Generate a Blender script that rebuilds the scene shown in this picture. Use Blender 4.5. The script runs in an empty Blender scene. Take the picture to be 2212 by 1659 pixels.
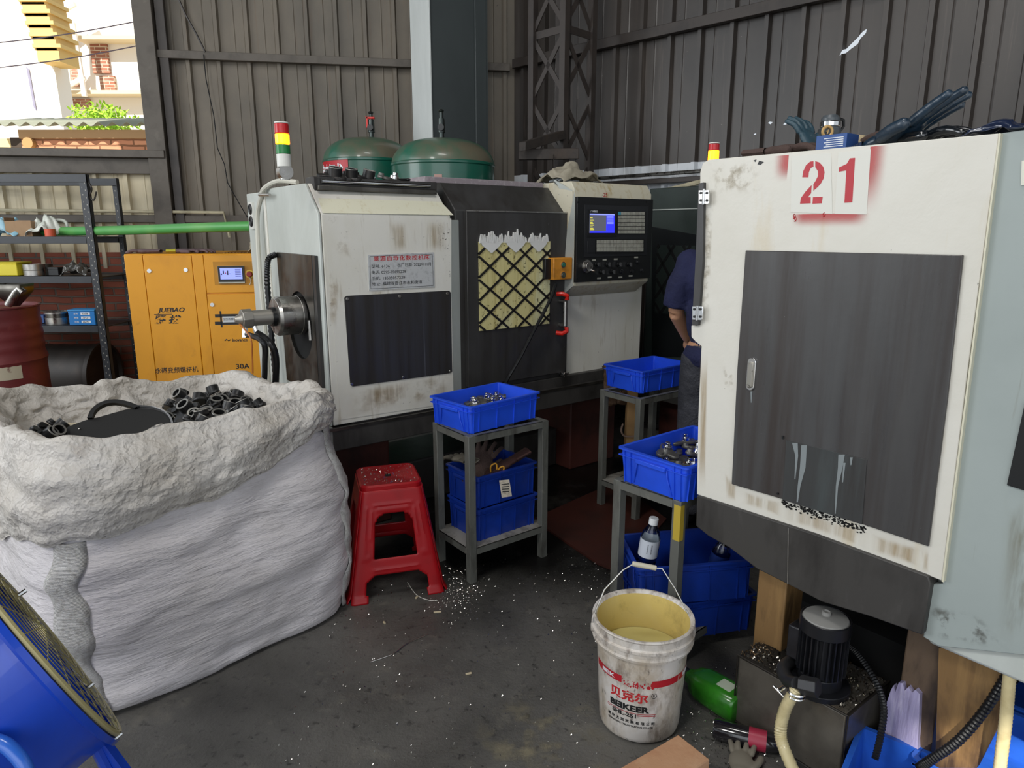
import bpy, bmesh, math, random
from mathutils import Vector, Matrix, noise
R = math.radians; PI = math.pi
random.seed(7)
C = bpy.context.scene.collection
sc = bpy.context.scene

# ---------------------------------------------------------------- camera
EYE = 1.5; PITCH = 12.57; FPX = 1480.0
cd = bpy.data.cameras.new('camera'); cam = bpy.data.objects.new('camera', cd); C.objects.link(cam)
cd.sensor_width = 36.0; cd.lens = 36.0 * FPX / 2212.0; cd.clip_start = .05; cd.clip_end = 200
cam.location = (0, 0, EYE); cam.rotation_euler = (R(90 - PITCH), 0, 0); sc.camera = cam

# ---------------------------------------------------------------- world, sun, daylight
w = bpy.data.worlds.new('world'); sc.world = w; w.use_nodes = True
bg = w.node_tree.nodes['Background']; bg.inputs[0].default_value = (.86, .93, 1, 1); bg.inputs[1].default_value = .8
def lamp(kind, name, loc, target, energy, col, **kw):
    d = bpy.data.lights.new(name, kind); d.energy = energy; d.color = col
    for k, v in kw.items(): setattr(d, k, v)
    o = bpy.data.objects.new(name, d); C.objects.link(o); o.location = loc
    o.rotation_euler = (Vector(target) - Vector(loc)).to_track_quat('-Z', 'Y').to_euler()
    return o
lamp('SUN', 'sun', (-6, -8, 14), (0, 8, 0), 7.5, (1, .95, .86), angle=R(.6))
lamp('AREA', 'skylight_key', (-2.6, -1.6, 4.9), (.1, 2.6, .5), 92, (1, .985, .95), shape='RECTANGLE', size=1.1, size_y=.8)
lamp('AREA', 'daylight_front', (-.4, -5.2, 2.6), (0, 3, .8), 118, (.93, .97, 1), shape='RECTANGLE', size=7, size_y=3.6)
lamp('AREA', 'roof_fill', (-.2, 1.2, 5.5), (.75, 4.2, .9), 75, (1, .985, .95), shape='RECTANGLE', size=1.4, size_y=.7)  # added overhead fill for the dim control cabinet end of the lathe
lamp('AREA', 'daylight_left', (-6.2, 1.6, 3.0), (-2.0, 5.0, .8), 135, (.95, .98, 1), shape='RECTANGLE', size=3, size_y=3.0)
sc.view_settings.view_transform = 'Standard'; sc.view_settings.look = 'None'
sc.view_settings.exposure = 0.0; sc.view_settings.gamma = 1; sc.view_settings.use_curve_mapping = False

# ---------------------------------------------------------------- measuring: where a line of sight meets a real plane
_c, _s = math.cos(R(PITCH)), math.sin(R(PITCH))
def ray(px, py):
    u = (px - 1106) / FPX; v = (py - 829.5) / FPX
    return Vector((u, _c - v * _s, -_s - v * _c))
def atZ(px, py, z):
    r = ray(px, py); t = (z - EYE) / r.z; return Vector((r.x * t, r.y * t, z))
def atY(px, py, y):
    r = ray(px, py); t = y / r.y; return Vector((r.x * t, y, EYE + r.z * t))
def atP(root, px, py, axis, val):
    """local point of ROOT where the sight line meets the local plane axis = val"""
    inv = root.matrix_basis.inverted()
    o = inv @ Vector((0, 0, EYE)); d = inv.to_3x3() @ ray(px, py)
    i = 'xyz'.index(axis); t = (val - o[i]) / d[i]
    return o + d * t

# ---------------------------------------------------------------- materials
def srgb(h):
    if isinstance(h, str):
        c = [int(h[i:i + 2], 16) / 255 for i in (0, 2, 4)]
        return tuple(x / 12.92 if x <= .04045 else ((x + .055) / 1.055) ** 2.4 for x in c) + (1,)
    return tuple(h) + (1,) if len(h) == 3 else tuple(h)
_m = {}
def mat(name, col, rough=.5, metal=0., layers=(), bump=None, spec=.5, alpha=1., trans=0., emit=None, emits=0., coat=0., rl=None, wave=None, sheen=0., crinkle=None):
    """layers: (colour, scale, lo, hi, (sx,sy,sz), strength): noise-driven dirt and wear in object space"""
    if name in _m: return _m[name]
    m = bpy.data.materials.new(name); _m[name] = m; m.use_nodes = True
    nt = m.node_tree; N = nt.nodes; L = nt.links; b = N['Principled BSDF']
    b.inputs['Roughness'].default_value = rough; b.inputs['Metallic'].default_value = metal
    b.inputs['Specular IOR Level'].default_value = spec; b.inputs['Alpha'].default_value = alpha
    b.inputs['Transmission Weight'].default_value = trans; b.inputs['Coat Weight'].default_value = coat
    if emit: b.inputs['Emission Color'].default_value = srgb(emit); b.inputs['Emission Strength'].default_value = emits
    tc = N.new('ShaderNodeTexCoord'); cur = None; basec = srgb(col); seed = len(_m) * 3.7
    def noi(scale, st, det=5, dist=0., off=0):
        mp = N.new('ShaderNodeMapping'); L.new(tc.outputs['Object'], mp.inputs[0]); mp.inputs['Scale'].default_value = st
        mp.inputs['Location'].default_value = (seed + off, off * 1.3, seed)
        n = N.new('ShaderNodeTexNoise'); n.inputs['Scale'].default_value = scale; n.inputs['Detail'].default_value = det
        n.inputs['Roughness'].default_value = .62; n.inputs['Distortion'].default_value = dist
        L.new(mp.outputs[0], n.inputs['Vector']); return n
    for i, ly in enumerate(layers):
        c2, scl, lo, hi, st, k = ly[:6]
        n = noi(scl, st, 6, .3, i * 5.1)
        r = N.new('ShaderNodeMapRange'); r.inputs[1].default_value = lo; r.inputs[2].default_value = hi; r.inputs[4].default_value = k
        L.new(n.outputs['Fac'], r.inputs[0])
        mx = N.new('ShaderNodeMix'); mx.data_type = 'RGBA'; L.new(r.outputs[0], mx.inputs['Factor'])
        if cur: L.new(cur, mx.inputs['A'])
        else: mx.inputs['A'].default_value = basec
        mx.inputs['B'].default_value = srgb(c2); cur = mx.outputs['Result']
    if cur: L.new(cur, b.inputs['Base Color'])
    else: b.inputs['Base Color'].default_value = basec
    if rl:
        n = noi(rl[0], rl[3] if len(rl) > 3 else (1, 1, 1), 4, 0, 9); r = N.new('ShaderNodeMapRange'); r.inputs[1].default_value = .35; r.inputs[2].default_value = .65
        r.inputs[3].default_value = rl[1]; r.inputs[4].default_value = rl[2]; L.new(n.outputs['Fac'], r.inputs[0]); L.new(r.outputs[0], b.inputs['Roughness'])
    hgt = None
    if bump:
        for bl in (bump if isinstance(bump[0], (tuple, list)) else [bump]):
            bs, bk, bst = bl[0], bl[1], (bl[2] if len(bl) > 2 else (1, 1, 1))
            n = noi(bs, bst, 6, .2, 17)
            bp = N.new('ShaderNodeBump'); bp.inputs['Strength'].default_value = 1; bp.inputs['Distance'].default_value = bk
            L.new(n.outputs['Fac'], bp.inputs['Height'])
            if hgt: L.new(hgt, bp.inputs['Normal'])
            hgt = bp.outputs[0]
    if wave:
        wv = N.new('ShaderNodeTexWave'); wv.bands_direction = wave[2]; wv.inputs['Scale'].default_value = wave[0]; wv.inputs['Distortion'].default_value = wave[3] if len(wave) > 3 else 0
        L.new(tc.outputs['Object'], wv.inputs[0])
        bp = N.new('ShaderNodeBump'); bp.inputs['Distance'].default_value = wave[1]; L.new(wv.outputs['Fac'], bp.inputs['Height'])
        if hgt: L.new(hgt, bp.inputs['Normal'])
        hgt = bp.outputs[0]
    if crinkle:
        for sc_, dist_ in crinkle:
            n = noi(sc_ * .7, (1, 1, 1), 3, 0, 29); vm = N.new('ShaderNodeVectorMath'); vm.operation = 'MULTIPLY_ADD'; vm.inputs[1].default_value = (.12, .12, .12)
            L.new(n.outputs['Color'], vm.inputs[0]); L.new(tc.outputs['Object'], vm.inputs[2])
            vo = N.new('ShaderNodeTexVoronoi'); vo.inputs['Scale'].default_value = sc_; L.new(vm.outputs[0], vo.inputs['Vector'])
            bp = N.new('ShaderNodeBump'); bp.inputs['Distance'].default_value = dist_; L.new(vo.outputs['Distance'], bp.inputs['Height'])
            if hgt: L.new(hgt, bp.inputs['Normal'])
            hgt = bp.outputs[0]
    if hgt: L.new(hgt, b.inputs['Normal'])
    if alpha < 1: m.blend_method = 'BLEND' if hasattr(m, 'blend_method') else None
    return m

def stain_mat(name, col, scale, st, lo, hi, k=1., rough=.55):
    """dried dirt: its own colour where the noise is high, nothing elsewhere"""
    if name in _m: return _m[name]
    m = mat(name, col, rough); nt = m.node_tree; N = nt.nodes; L = nt.links; b = N['Principled BSDF']
    tc = N.new('ShaderNodeTexCoord'); mp = N.new('ShaderNodeMapping'); L.new(tc.outputs['Object'], mp.inputs[0]); mp.inputs['Scale'].default_value = st
    n = N.new('ShaderNodeTexNoise'); n.inputs['Scale'].default_value = scale; n.inputs['Detail'].default_value = 7; n.inputs['Roughness'].default_value = .65; L.new(mp.outputs[0], n.inputs['Vector'])
    r = N.new('ShaderNodeMapRange'); r.inputs[1].default_value = lo; r.inputs[2].default_value = hi; r.inputs[4].default_value = k; L.new(n.outputs['Fac'], r.inputs[0])
    at = N.new('ShaderNodeAttribute'); at.attribute_name = 'fade'; mu = N.new('ShaderNodeMath'); mu.operation = 'MULTIPLY'; L.new(r.outputs[0], mu.inputs[0]); L.new(at.outputs['Fac'], mu.inputs[1]); L.new(mu.outputs[0], b.inputs['Alpha'])
    return m
def stain(root, quad, m, name, fx=3.):
    """thin dried film on a surface: QUAD is four corner points, thinning out towards its border"""
    n = 12; a, b_, c, d = [Vector(p) for p in quad]; vs = []; fs = []; fd = []
    for i in range(n + 1):
        for j in range(n + 1):
            u, v = i / n, j / n; vs.append(a.lerp(b_, u).lerp(d.lerp(c, u), v)); e = min(u, 1 - u, v, 1 - v) * fx; e = max(0., min(1., e)); fd.append(e * e * (3 - 2 * e))
    for i in range(n):
        for j in range(n): k = i * (n + 1) + j; fs.append((k, k + n + 1, k + n + 2, k + 1))
    me = bpy.data.meshes.new(name); me.from_pydata([tuple(p) for p in vs], [], fs); me.materials.append(m)
    at = me.attributes.new('fade', 'FLOAT', 'POINT'); at.data.foreach_set('value', fd)
    o = bpy.data.objects.new(name, me); C.objects.link(o)
    if root: o.parent = root
    return o

# ---------------------------------------------------------------- mesh building
class MB:
    def __init__(s): s.v = []; s.f = []
    def add(s, vs, fs):
        o = len(s.v); s.v += [tuple(p) for p in vs]; s.f += [tuple(i + o for i in f) for f in fs]; return s
    def box(s, x0, x1, y0, y1, z0, z1, M=None):
        vs = [Vector((x, y, z)) for x in (x0, x1) for y in (y0, y1) for z in (z0, z1)]
        if M: vs = [M @ v for v in vs]
        return s.add(vs, [(0, 1, 3, 2), (4, 6, 7, 5), (0, 4, 5, 1), (2, 3, 7, 6), (0, 2, 6, 4), (1, 5, 7, 3)])
    def prism(s, pts, d):
        """closed outline of 3-D points pushed along the vector d"""
        n = len(pts); pts = [Vector(p) for p in pts]; d = Vector(d)
        return s.add(pts + [p + d for p in pts], [tuple(range(n)), tuple(range(2 * n - 1, n - 1, -1))] + [(i, (i + 1) % n, n + (i + 1) % n, n + i) for i in range(n)])
    def grid(s, rows, closed=False, capa=False, capb=False, closev=False):
        m = len(rows[0]); n = len(rows); o = len(s.v)
        for r in rows: s.v += [tuple(p) for p in r]
        for i in range(n if closev else n - 1):
            for j in range(m if closed else m - 1):
                a = i * m + j; b = i * m + (j + 1) % m; i2 = (i + 1) % n
                s.f.append((o + a, o + b, o + i2 * m + (j + 1) % m, o + i2 * m + j))
        if capa: s.f.append(tuple(o + j for j in range(m))[::-1])
        if capb: s.f.append(tuple(o + (n - 1) * m + j for j in range(m)))
        return s
    def lathe(s, prof, c=(0, 0, 0), n=28, M=None, cap=False):
        c = Vector(c)
        rows = [[(M if M else Matrix.Identity(3)) @ Vector((r * math.cos(2 * PI * k / n), r * math.sin(2 * PI * k / n), z)) + c for k in range(n)] for r, z in prof]
        return s.grid(rows, closed=True, capa=cap, capb=cap)
    def cyl(s, p0, p1, r0, r1=None, n=16):
        p0 = Vector(p0); p1 = Vector(p1); d = p1 - p0; Q = d.to_track_quat('Z', 'Y').to_matrix(); r1 = r0 if r1 is None else r1
        return s.lathe([(r0, 0), (r1, d.length)], p0, n, Q, True)
    def tube(s, pts, r, n=8, closed=False, corr=None):
        pts = [Vector(p) for p in pts]; m = len(pts); rows = []; prev = None
        for i, p in enumerate(pts):
            a = pts[(i - 1) % m] if closed or i else pts[0]; b = pts[(i + 1) % m] if closed or i < m - 1 else pts[-1]
            t = (b - a).normalized()
            if prev is None:
                u = t.orthogonal().normalized()
            else:
                u = (prev - t * prev.dot(t)); u = u.normalized() if u.length > 1e-6 else t.orthogonal().normalized()
            prev = u; v = t.cross(u); rr = r(i / (m - 1)) if callable(r) else r
            if corr: rr *= 1 + corr * (1 if i % 2 else -1)
            rows.append([p + (u * math.cos(2 * PI * k / n) + v * math.sin(2 * PI * k / n)) * rr for k in range(n)])
        return s.grid(rows, closed=True, capa=not closed, capb=not closed, closev=closed)
    def blob(s, c, rx, ry, rz, n=12, k=6, M=None, amp=0., fs=3., seed=0):
        rows = []; c = Vector(c)
        for i in range(k + 1):
            th = PI * i / k; row = []
            for j in range(n):
                ph = 2 * PI * j / n; d = Vector((math.sin(th) * math.cos(ph), math.sin(th) * math.sin(ph), math.cos(th)))
                q = 1 + amp * noise.noise(d * fs + Vector((seed, seed * .7, 0))) if amp else 1
                p = Vector((d.x * rx, d.y * ry, d.z * rz)) * q
                row.append((M @ p if M else p) + c)
            rows.append(row)
        return s.grid(rows, closed=True)
def obj(name, mb, m, parent=None, bev=0., sub=0, smooth=35, label=None, world=False, seg=2):
    me = bpy.data.meshes.new(name); vs = mb.v
    if world and parent is not None:
        inv = root_of(parent).matrix_basis.inverted(); vs = [tuple(inv @ Vector(v)) for v in vs]
    me.from_pydata(vs, [], mb.f); me.materials.append(m)
    bm = bmesh.new(); bm.from_mesh(me); bmesh.ops.remove_doubles(bm, verts=bm.verts, dist=1e-6); bmesh.ops.recalc_face_normals(bm, faces=bm.faces); bm.to_mesh(me); bm.free()
    if smooth:
        me.polygons.foreach_set('use_smooth', [True] * len(me.polygons)); me.set_sharp_from_angle(angle=R(smooth))
    o = bpy.data.objects.new(name, me); C.objects.link(o)
    if parent: o.parent = parent
    if bev:
        d = o.modifiers.new('bevel', 'BEVEL'); d.width = bev; d.segments = seg; d.limit_method = 'ANGLE'; d.angle_limit = R(40)
    if sub:
        d = o.modifiers.new('sub', 'SUBSURF'); d.levels = sub; d.render_levels = sub
    if label: o['label'] = label
    return o
def root_of(o):
    while o.parent: o = o.parent
    return o
def thing(name, label, cat, loc=(0, 0, 0), rz=0, group=None):
    o = bpy.data.objects.new(name, None); C.objects.link(o); o.empty_display_size = .1
    M = Matrix.Translation(Vector(loc)) @ Matrix.Rotation(R(rz), 4, 'Z'); o.matrix_basis = M
    o['label'] = label; o['category'] = cat
    if group: o['group'] = group
    return o
def tag(o, label, cat, group=None, kind=None):
    if label: o['label'] = label
    if cat: o['category'] = cat
    if group: o['group'] = group
    if kind: o['kind'] = kind
    return o
def struct(name, mb, m, **k):
    o = obj(name, mb, m, **k)
    if not o.parent: o['kind'] = 'structure'
    return o
def copy_thing(src, M, label, group=None):
    def cp(o, par):
        c = o.copy(); C.objects.link(c); c.parent = par
        for ch in o.children: cp(ch, c)
        return c
    r = cp(src, None); r.matrix_basis = M; r['label'] = label
    if group: r['group'] = group
    return r
def text(name, body, parent, org, ex, ez, h, m, width=None, depth=.0006, bold=0., shear=0., bend=None, space=1., valign=0):
    """lettering as thin real geometry: ORG the lower left corner, EX along the line, EZ up"""
    cu = bpy.data.curves.new('txt', 'FONT'); cu.body = body; cu.size = 1; cu.offset = bold; cu.shear = shear; cu.space_character = space; cu.extrude = .002; cu.resolution_u = 3
    o = bpy.data.objects.new('txt', cu); C.objects.link(o)
    me = bpy.data.meshes.new_from_object(o.evaluated_get(bpy.context.evaluated_depsgraph_get()))
    bpy.data.objects.remove(o); bpy.data.curves.remove(cu)
    if not me.vertices: return None
    xs = [v.co.x for v in me.vertices]; ys = [v.co.y for v in me.vertices]; x0, x1, y0, y1 = min(xs), max(xs), min(ys), max(ys)
    ky = h / max(y1 - y0, 1e-6); kx = width / (x1 - x0) if width else ky
    ex = Vector(ex).normalized(); ez = Vector(ez).normalized(); en = ex.cross(ez); org = Vector(org)
    for v in me.vertices:
        a = (v.co.x - x0) * kx; b = (v.co.y - y0) * ky; d = depth * (1 if v.co.z > 0 else 0)
        v.co = bend(a, b, d) if bend else org + ex * a + ez * b + en * d
    me.materials.clear(); me.materials.append(m); me.name = name
    t = bpy.data.objects.new(name, me); C.objects.link(t)
    if parent: t.parent = parent
    return t

# ---------------------------------------------------------------- palette
WHITE = mat('machine_white', 'dad8d0', .42, layers=[('c2bda9', 3, .45, .75, (1, 1, .35), .6), ('8c7a58', 5, .59, .76, (4, 4, .5), .55), ('5b554b', 40, .68, .74, (1, 1, 1), .8)], bump=(20, .0004))
WHITE2 = mat('machine_white_worn', 'd8d5cc', .42, layers=[('c9b58c', 2.2, .56, .72, (3, 3, .5), .55), ('2a2622', 60, .72, .75, (1, 1, 1), .9), ('b9b39f', 1.5, .4, .8, (1, 1, 1), .5)], bump=[(9, .0015), (3, .003)])
CREAM = mat('chamfer_cream', 'e0dec8', .42, layers=[('b8a878', 5, .55, .75, (5, 5, .5), .5), ('26221c', 70, .69, .72, (1, 1, 1), 1)])
GREYW = mat('machine_light_grey', 'c3c8c3', .4, layers=[('9a9f98', 2.5, .4, .7, (1, 1, .5), .6), ('8d7f62', 7, .66, .78, (3, 3, .6), .5)], bump=(6, .001))
DARK = mat('panel_charcoal', '353433', .42, layers=[('26221f', 3, .45, .7, (5, 5, .25), .8), ('4a4a4c', 2, .5, .75, (1, 1, .6), .6), ('8b8c8c', 90, .735, .75, (1, 1, 1), .8)], bump=(60, .0002), rl=(6, .3, .55, (3, 3, .4)))
DARK2 = mat('tray_dark', '3c3a38', .5, layers=[('1c1917', 4, .45, .72, (2, 2, .8), .85), ('565452', 12, .62, .8, (1, 1, .4), .5)], bump=(40, .0003))
BLACK = mat('black_plastic', '141516', .45)
BLACKR = mat('black_rubber', '0f1012', .35)
HOLE = mat('cavity_black', '060606', .9)
STEEL = mat('brushed_steel', 'b6b3ae', .32, 1, layers=[('7d7a75', 8, .4, .7, (1, 1, 1), .5)], rl=(20, .22, .45))
DSTEEL = mat('dull_steel_sheet', '77746e', .38, 1, layers=[('3f3c38', 3, .35, .7, (2, 2, .4), .8)], rl=(8, .28, .5))
CHROME = mat('chrome', 'd8d8d8', .14, 1)
STAND = mat('stand_grey_paint', '5e5f5a', .5, layers=[('3a3833', 9, .5, .7, (2, 2, .6), .8), ('7e7b72', 20, .62, .75, (1, 1, 1), .6)], bump=(60, .0004))
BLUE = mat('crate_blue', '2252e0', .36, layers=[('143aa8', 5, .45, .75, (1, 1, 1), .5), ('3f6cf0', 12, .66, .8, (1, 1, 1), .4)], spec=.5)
BLUE_SHADED = mat('crate_blue_shaded', '133594', .34, layers=[('101f50', 4, .45, .75, (1, 1, 1), .7)], spec=.5)  # crate blue again, shade of the lower shelves put into the colour
RED = mat('stool_red', '9a0c15', .36, layers=[('5e080d', 6, .5, .75, (1, 1, 1), .6)], spec=.35)
RUST = mat('steel_dark_rust', '3d3733', .6, .3, layers=[('57422f', 5, .5, .75, (1, 1, .5), .6), ('22201e', 14, .5, .7, (1, 1, 1), .6)], bump=(50, .0006))
BROWN = mat('aged_timber', '8c6a3e', .65, layers=[('33231a', 3, .48, .66, (2, 2, .6), .9), ('b58d55', 9, .5, .8, (3, 3, .3), .5)], bump=(20, .002, (4, 4, .5)))
TEXTB = mat('print_black', '1a1a1c', .5); TEXTR = mat('print_red', 'b8272c', .5); TEXTW = mat('print_white', 'dfe2e6', .5)
# ================================================================ the shed
def brick_mat(name, c1, c2, mortar, bw=.22, bh=.062, ms=.008, sooty=True):
    m = bpy.data.materials.new(name); m.use_nodes = True; nt = m.node_tree; N = nt.nodes; L = nt.links; b = N['Principled BSDF']
    tc = N.new('ShaderNodeTexCoord'); sp = N.new('ShaderNodeSeparateXYZ'); cb = N.new('ShaderNodeCombineXYZ'); L.new(tc.outputs['Object'], sp.inputs[0])
    L.new(sp.outputs[0], cb.inputs[0]); L.new(sp.outputs[2], cb.inputs[1])
    n0 = N.new('ShaderNodeTexNoise'); n0.inputs['Scale'].default_value = 4; L.new(tc.outputs['Object'], n0.inputs['Vector'])
    vm = N.new('ShaderNodeVectorMath'); vm.operation = 'SCALE'; vm.inputs['Scale'].default_value = .03; L.new(n0.outputs['Color'], vm.inputs[0])
    va = N.new('ShaderNodeVectorMath'); va.operation = 'ADD'; L.new(cb.outputs[0], va.inputs[0]); L.new(vm.outputs[0], va.inputs[1])
    br = N.new('ShaderNodeTexBrick'); br.inputs['Scale'].default_value = 1; br.inputs['Brick Width'].default_value = bw; br.inputs['Row Height'].default_value = bh
    br.inputs['Mortar Size'].default_value = ms; br.inputs['Mortar Smooth'].default_value = .3
    br.inputs['Color1'].default_value = srgb(c1); br.inputs['Color2'].default_value = srgb(c2); br.inputs['Mortar'].default_value = srgb(mortar); L.new(va.outputs[0], br.inputs['Vector'])
    n = N.new('ShaderNodeTexNoise'); n.inputs['Scale'].default_value = 2.5; n.inputs['Detail'].default_value = 7; L.new(tc.outputs['Object'], n.inputs['Vector'])
    r = N.new('ShaderNodeMapRange'); r.inputs[1].default_value = .42; r.inputs[2].default_value = .68; r.inputs[4].default_value = .6 if sooty else .25; L.new(n.outputs['Fac'], r.inputs[0])
    mx = N.new('ShaderNodeMix'); mx.data_type = 'RGBA'; L.new(r.outputs[0], mx.inputs['Factor']); L.new(br.outputs['Color'], mx.inputs['A']); mx.inputs['B'].default_value = srgb('3a2a24' if sooty else mortar)
    L.new(mx.outputs['Result'], b.inputs['Base Color']); b.inputs['Roughness'].default_value = .85
    bp = N.new('ShaderNodeBump'); bp.inputs['Distance'].default_value = .01; bp.invert = True; L.new(br.outputs['Fac'], bp.inputs['Height']); L.new(bp.outputs[0], b.inputs['Normal'])
    return m
class Wall:
    """a vertical plane: s metres along it from P0, z up, d out of it towards the room"""
    def __init__(s, x0, y0, ang, side):
        s.P = Vector((x0, y0, 0)); s.e = Vector((math.cos(R(ang)), math.sin(R(ang)), 0)); s.n = Vector((-s.e.y, s.e.x, 0)) * side
        s.M = Matrix(((s.e.x, s.n.x, 0, x0), (s.e.y, s.n.y, 0, y0), (0, 0, 1, 0), (0, 0, 0, 1)))
    def at(s, px, py, d=0):
        r = ray(px, py); o = Vector((0, 0, EYE)); t = (s.P + s.n * d - o).dot(s.n) / r.dot(s.n); p = o + r * t; return (p - s.P).dot(s.e), p.z
    def make(s, name, mb, m, **k):
        o = struct(name, mb, m, **k); o.matrix_basis = s.M; return o
def corr(s0, s1, z0, z1, pitch=.235, rib=.045, dep=.028, off=0, th=.0):
    xs = [(s0, 0)]; x = s0 + off
    while x < s1 - rib * 1.5:
        xs += [(x, 0), (x + rib * .22, dep), (x + rib * .78, dep), (x + rib, 0)]
        if th: xs += [(x + pitch * .5, .0), (x + pitch * .53, .004), (x + pitch * .56, 0)]
        x += pitch
    xs.append((s1, 0)); return MB().grid([[(a, d, z) for a, d in xs] for z in (z0, z1)])
WB = Wall(.02, 6.33, 189.5, 1)          # back wall, running left from the corner
WB.n = Vector((WB.e.y, -WB.e.x, 0)) * 1
if WB.n.y > 0: WB.n = -WB.n
WB.M = Matrix(((WB.e.x, WB.n.x, 0, WB.P.x), (WB.e.y, WB.n.y, 0, WB.P.y), (0, 0, 1, 0), (0, 0, 0, 1)))
WR = Wall(.02, 6.33, -43.5, 1)
if WR.n.x > 0: WR.n = -WR.n
WR.M = Matrix(((WR.e.x, WR.n.x, 0, WR.P.x), (WR.e.y, WR.n.y, 0, WR.P.y), (0, 0, 1, 0), (0, 0, 0, 1)))

SHEET = mat('wall_sheet_grey', '70675a', .55, layers=[('4a4742', 1.3, .38, .66, (1, 1, .5), .75), ('6a5038', 4, .6, .8, (6, 1, .25), .6), ('2e2b28', 30, .7, .76, (1, 1, 1), .7)], bump=(30, .0004))
SHEETL = mat('wall_sheet_pale', 'cbbfa2', .55, layers=[('75603f', 3, .52, .72, (5, 1, .2), .7), ('5b584f', 1.6, .45, .7, (1, 1, .5), .6), ('c8c6ba', 2, .5, .8, (1, 1, 1), .5)], bump=(30, .0004))
SOOT = mat('wall_sheet_sooty', '403934', .42, layers=[('2b2623', 1.2, .35, .62, (1, 1, .6), .9), ('6b6058', 7, .6, .8, (6, 1, .2), .5), ('9a9288', 40, .725, .75, (1, 1, 1), .6)], bump=(25, .0005), spec=.6)
BRIGHT = mat('wall_sheet_clean', 'cfd3d8', .5, layers=[('8d8f90', 3, .5, .7, (3, 1, 1), .6)])
GIRT = mat('girt_brown_steel', '5a534b', .55, layers=[('3b342e', 6, .45, .7, (1, 1, 1), .7), ('7a7268', 14, .6, .8, (1, 1, 1), .4)])
GIRTD = mat('girt_dark_steel', '39322e', .5, layers=[('1f1b19', 6, .45, .7, (1, 1, 1), .7)])
PIPEM = mat('conduit_cream', 'b5ad93', .45, layers=[('6b6452', 8, .5, .7, (1, 1, 1), .6)])
FLOOR = mat('floor_oily_concrete', '62605c', .5, layers=[('3a3936', 1.3, .4, .66, (1, 1, 1), .85), ('8a8578', 9, .58, .8, (1, 1, 1), .5), ('1c1b1a', 30, .58, .7, (1, 1, 1), .8)],
            bump=[(14, .004), (90, .002)], rl=(3.5, .22, .62))
struct('floor', MB().box(-9, 7, -5, 7.5, -.1, 0), FLOOR)
FS = stain_mat('worn_concrete', '8f8770', 9, (1, 1, 1), .50, .66, .75, .75)
fp0 = [atZ(*q, .0015) for q in ((1010, 1560), (1150, 1490), (1290, 1520), (1370, 1659), (1280, 1720), (1000, 1720))]
fp_ = stain(None, [atZ(*q, .0015) for q in ((1000, 1480), (1330, 1480), (1420, 1720), (940, 1720))], FS, 'floor_patch', 2.2); fp_['kind'] = 'structure'
film_ = stain(None, [Vector(p) for p in ((-1.0, 2.70, .0012), (1.0, 2.35, .0012), (2.2, 4.6, .0012), (-.6, 4.9, .0012))], stain_mat('black_floor_film', '070707', 1.2, (1, 1, 1), .25, .50, .88, .3), 'floor_dark_film', 5.); film_['kind'] = 'structure'  # near-black film on the floor beneath stands and machines, thinning at its border
struct('ceiling', MB().prism([(-6.5, -6.6, 5.6), (-1.3, -6.6, 5.6), (-1.3, -4.6, 5.6), (7, -4.6, 5.6), (7, 7.5, 5.6), (-6.5, 7.5, 5.6)], (0, 0, .1)), GIRTD)  # unseen roof, front edge notched so sun reaches only the right side
sw = WB.at(335, 200)[0]                  # where the sheeting right of the opening begins
WB.make('wall_back', corr(0, sw, 1.2, 5.6, .232, .05, .03, .06, 1), SHEET, smooth=0)
WB.make('wall_back_lower', corr(sw, 6.5, 1.2, 2.13, .232, .05, .03, .03, 1), SHEETL, smooth=0)
WB.make('wall_back_brick', MB().box(0, 6.5, -.2, .02, 0, 1.33), brick_mat('brick_red_dirty', '8c4a38', 'a05c48', '75695f'))
wall_right = WR.make('wall_right', corr(0, 7.5, 1.98, 5.6, .235, .05, .035, .1, 1), SOOT, smooth=0)
WR.make('wall_right_lower', corr(0, 7.5, 1.5, 1.98, .235, .05, .035, .1, 1), BRIGHT, smooth=0)
WR.make('wall_right_base', corr(0, 7.5, 0, 1.5, .235, .05, .035, .1, 1), SOOT, smooth=0)  # hidden base sheet, coloured dark to bounce less light
def girt(name, W, s0, s1, z, h, d, m=GIRT, d0=.032):
    return W.make(name, MB().box(s0, s1, d0, d0 + d, z - h / 2, z + h / 2), m, bev=.003)
girt('trim_1', WB, .05, WB.at(343, 115)[0], 2.855, .06, .05)
girt('trim_2', WR, .05, 7.3, 2.88, .07, .05, GIRTD)
girt('trim_3', WR, .3, 6, 1.86, .035, .06, GIRTD)
girt('trim_4', WB, .2, 6.3, 1.60, .06, .04)
# window opening: post, sill
WB.make('trim_5', MB().box(sw - .07, sw + .07, .03, .12, 0, 5.6), GIRT, bev=.004)
WB.make('trim_6', MB().box(sw - .15, sw - .08, .03, .08, .9, 5.6), GIRTD, bev=.004)
WB.make('window_1', MB().box(sw - .06, 6.4, -.03, .14, 2.07, 2.13).box(sw - .02, 6.4, .03, .07, 1.95, 2.07), GIRT, bev=.004)
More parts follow.
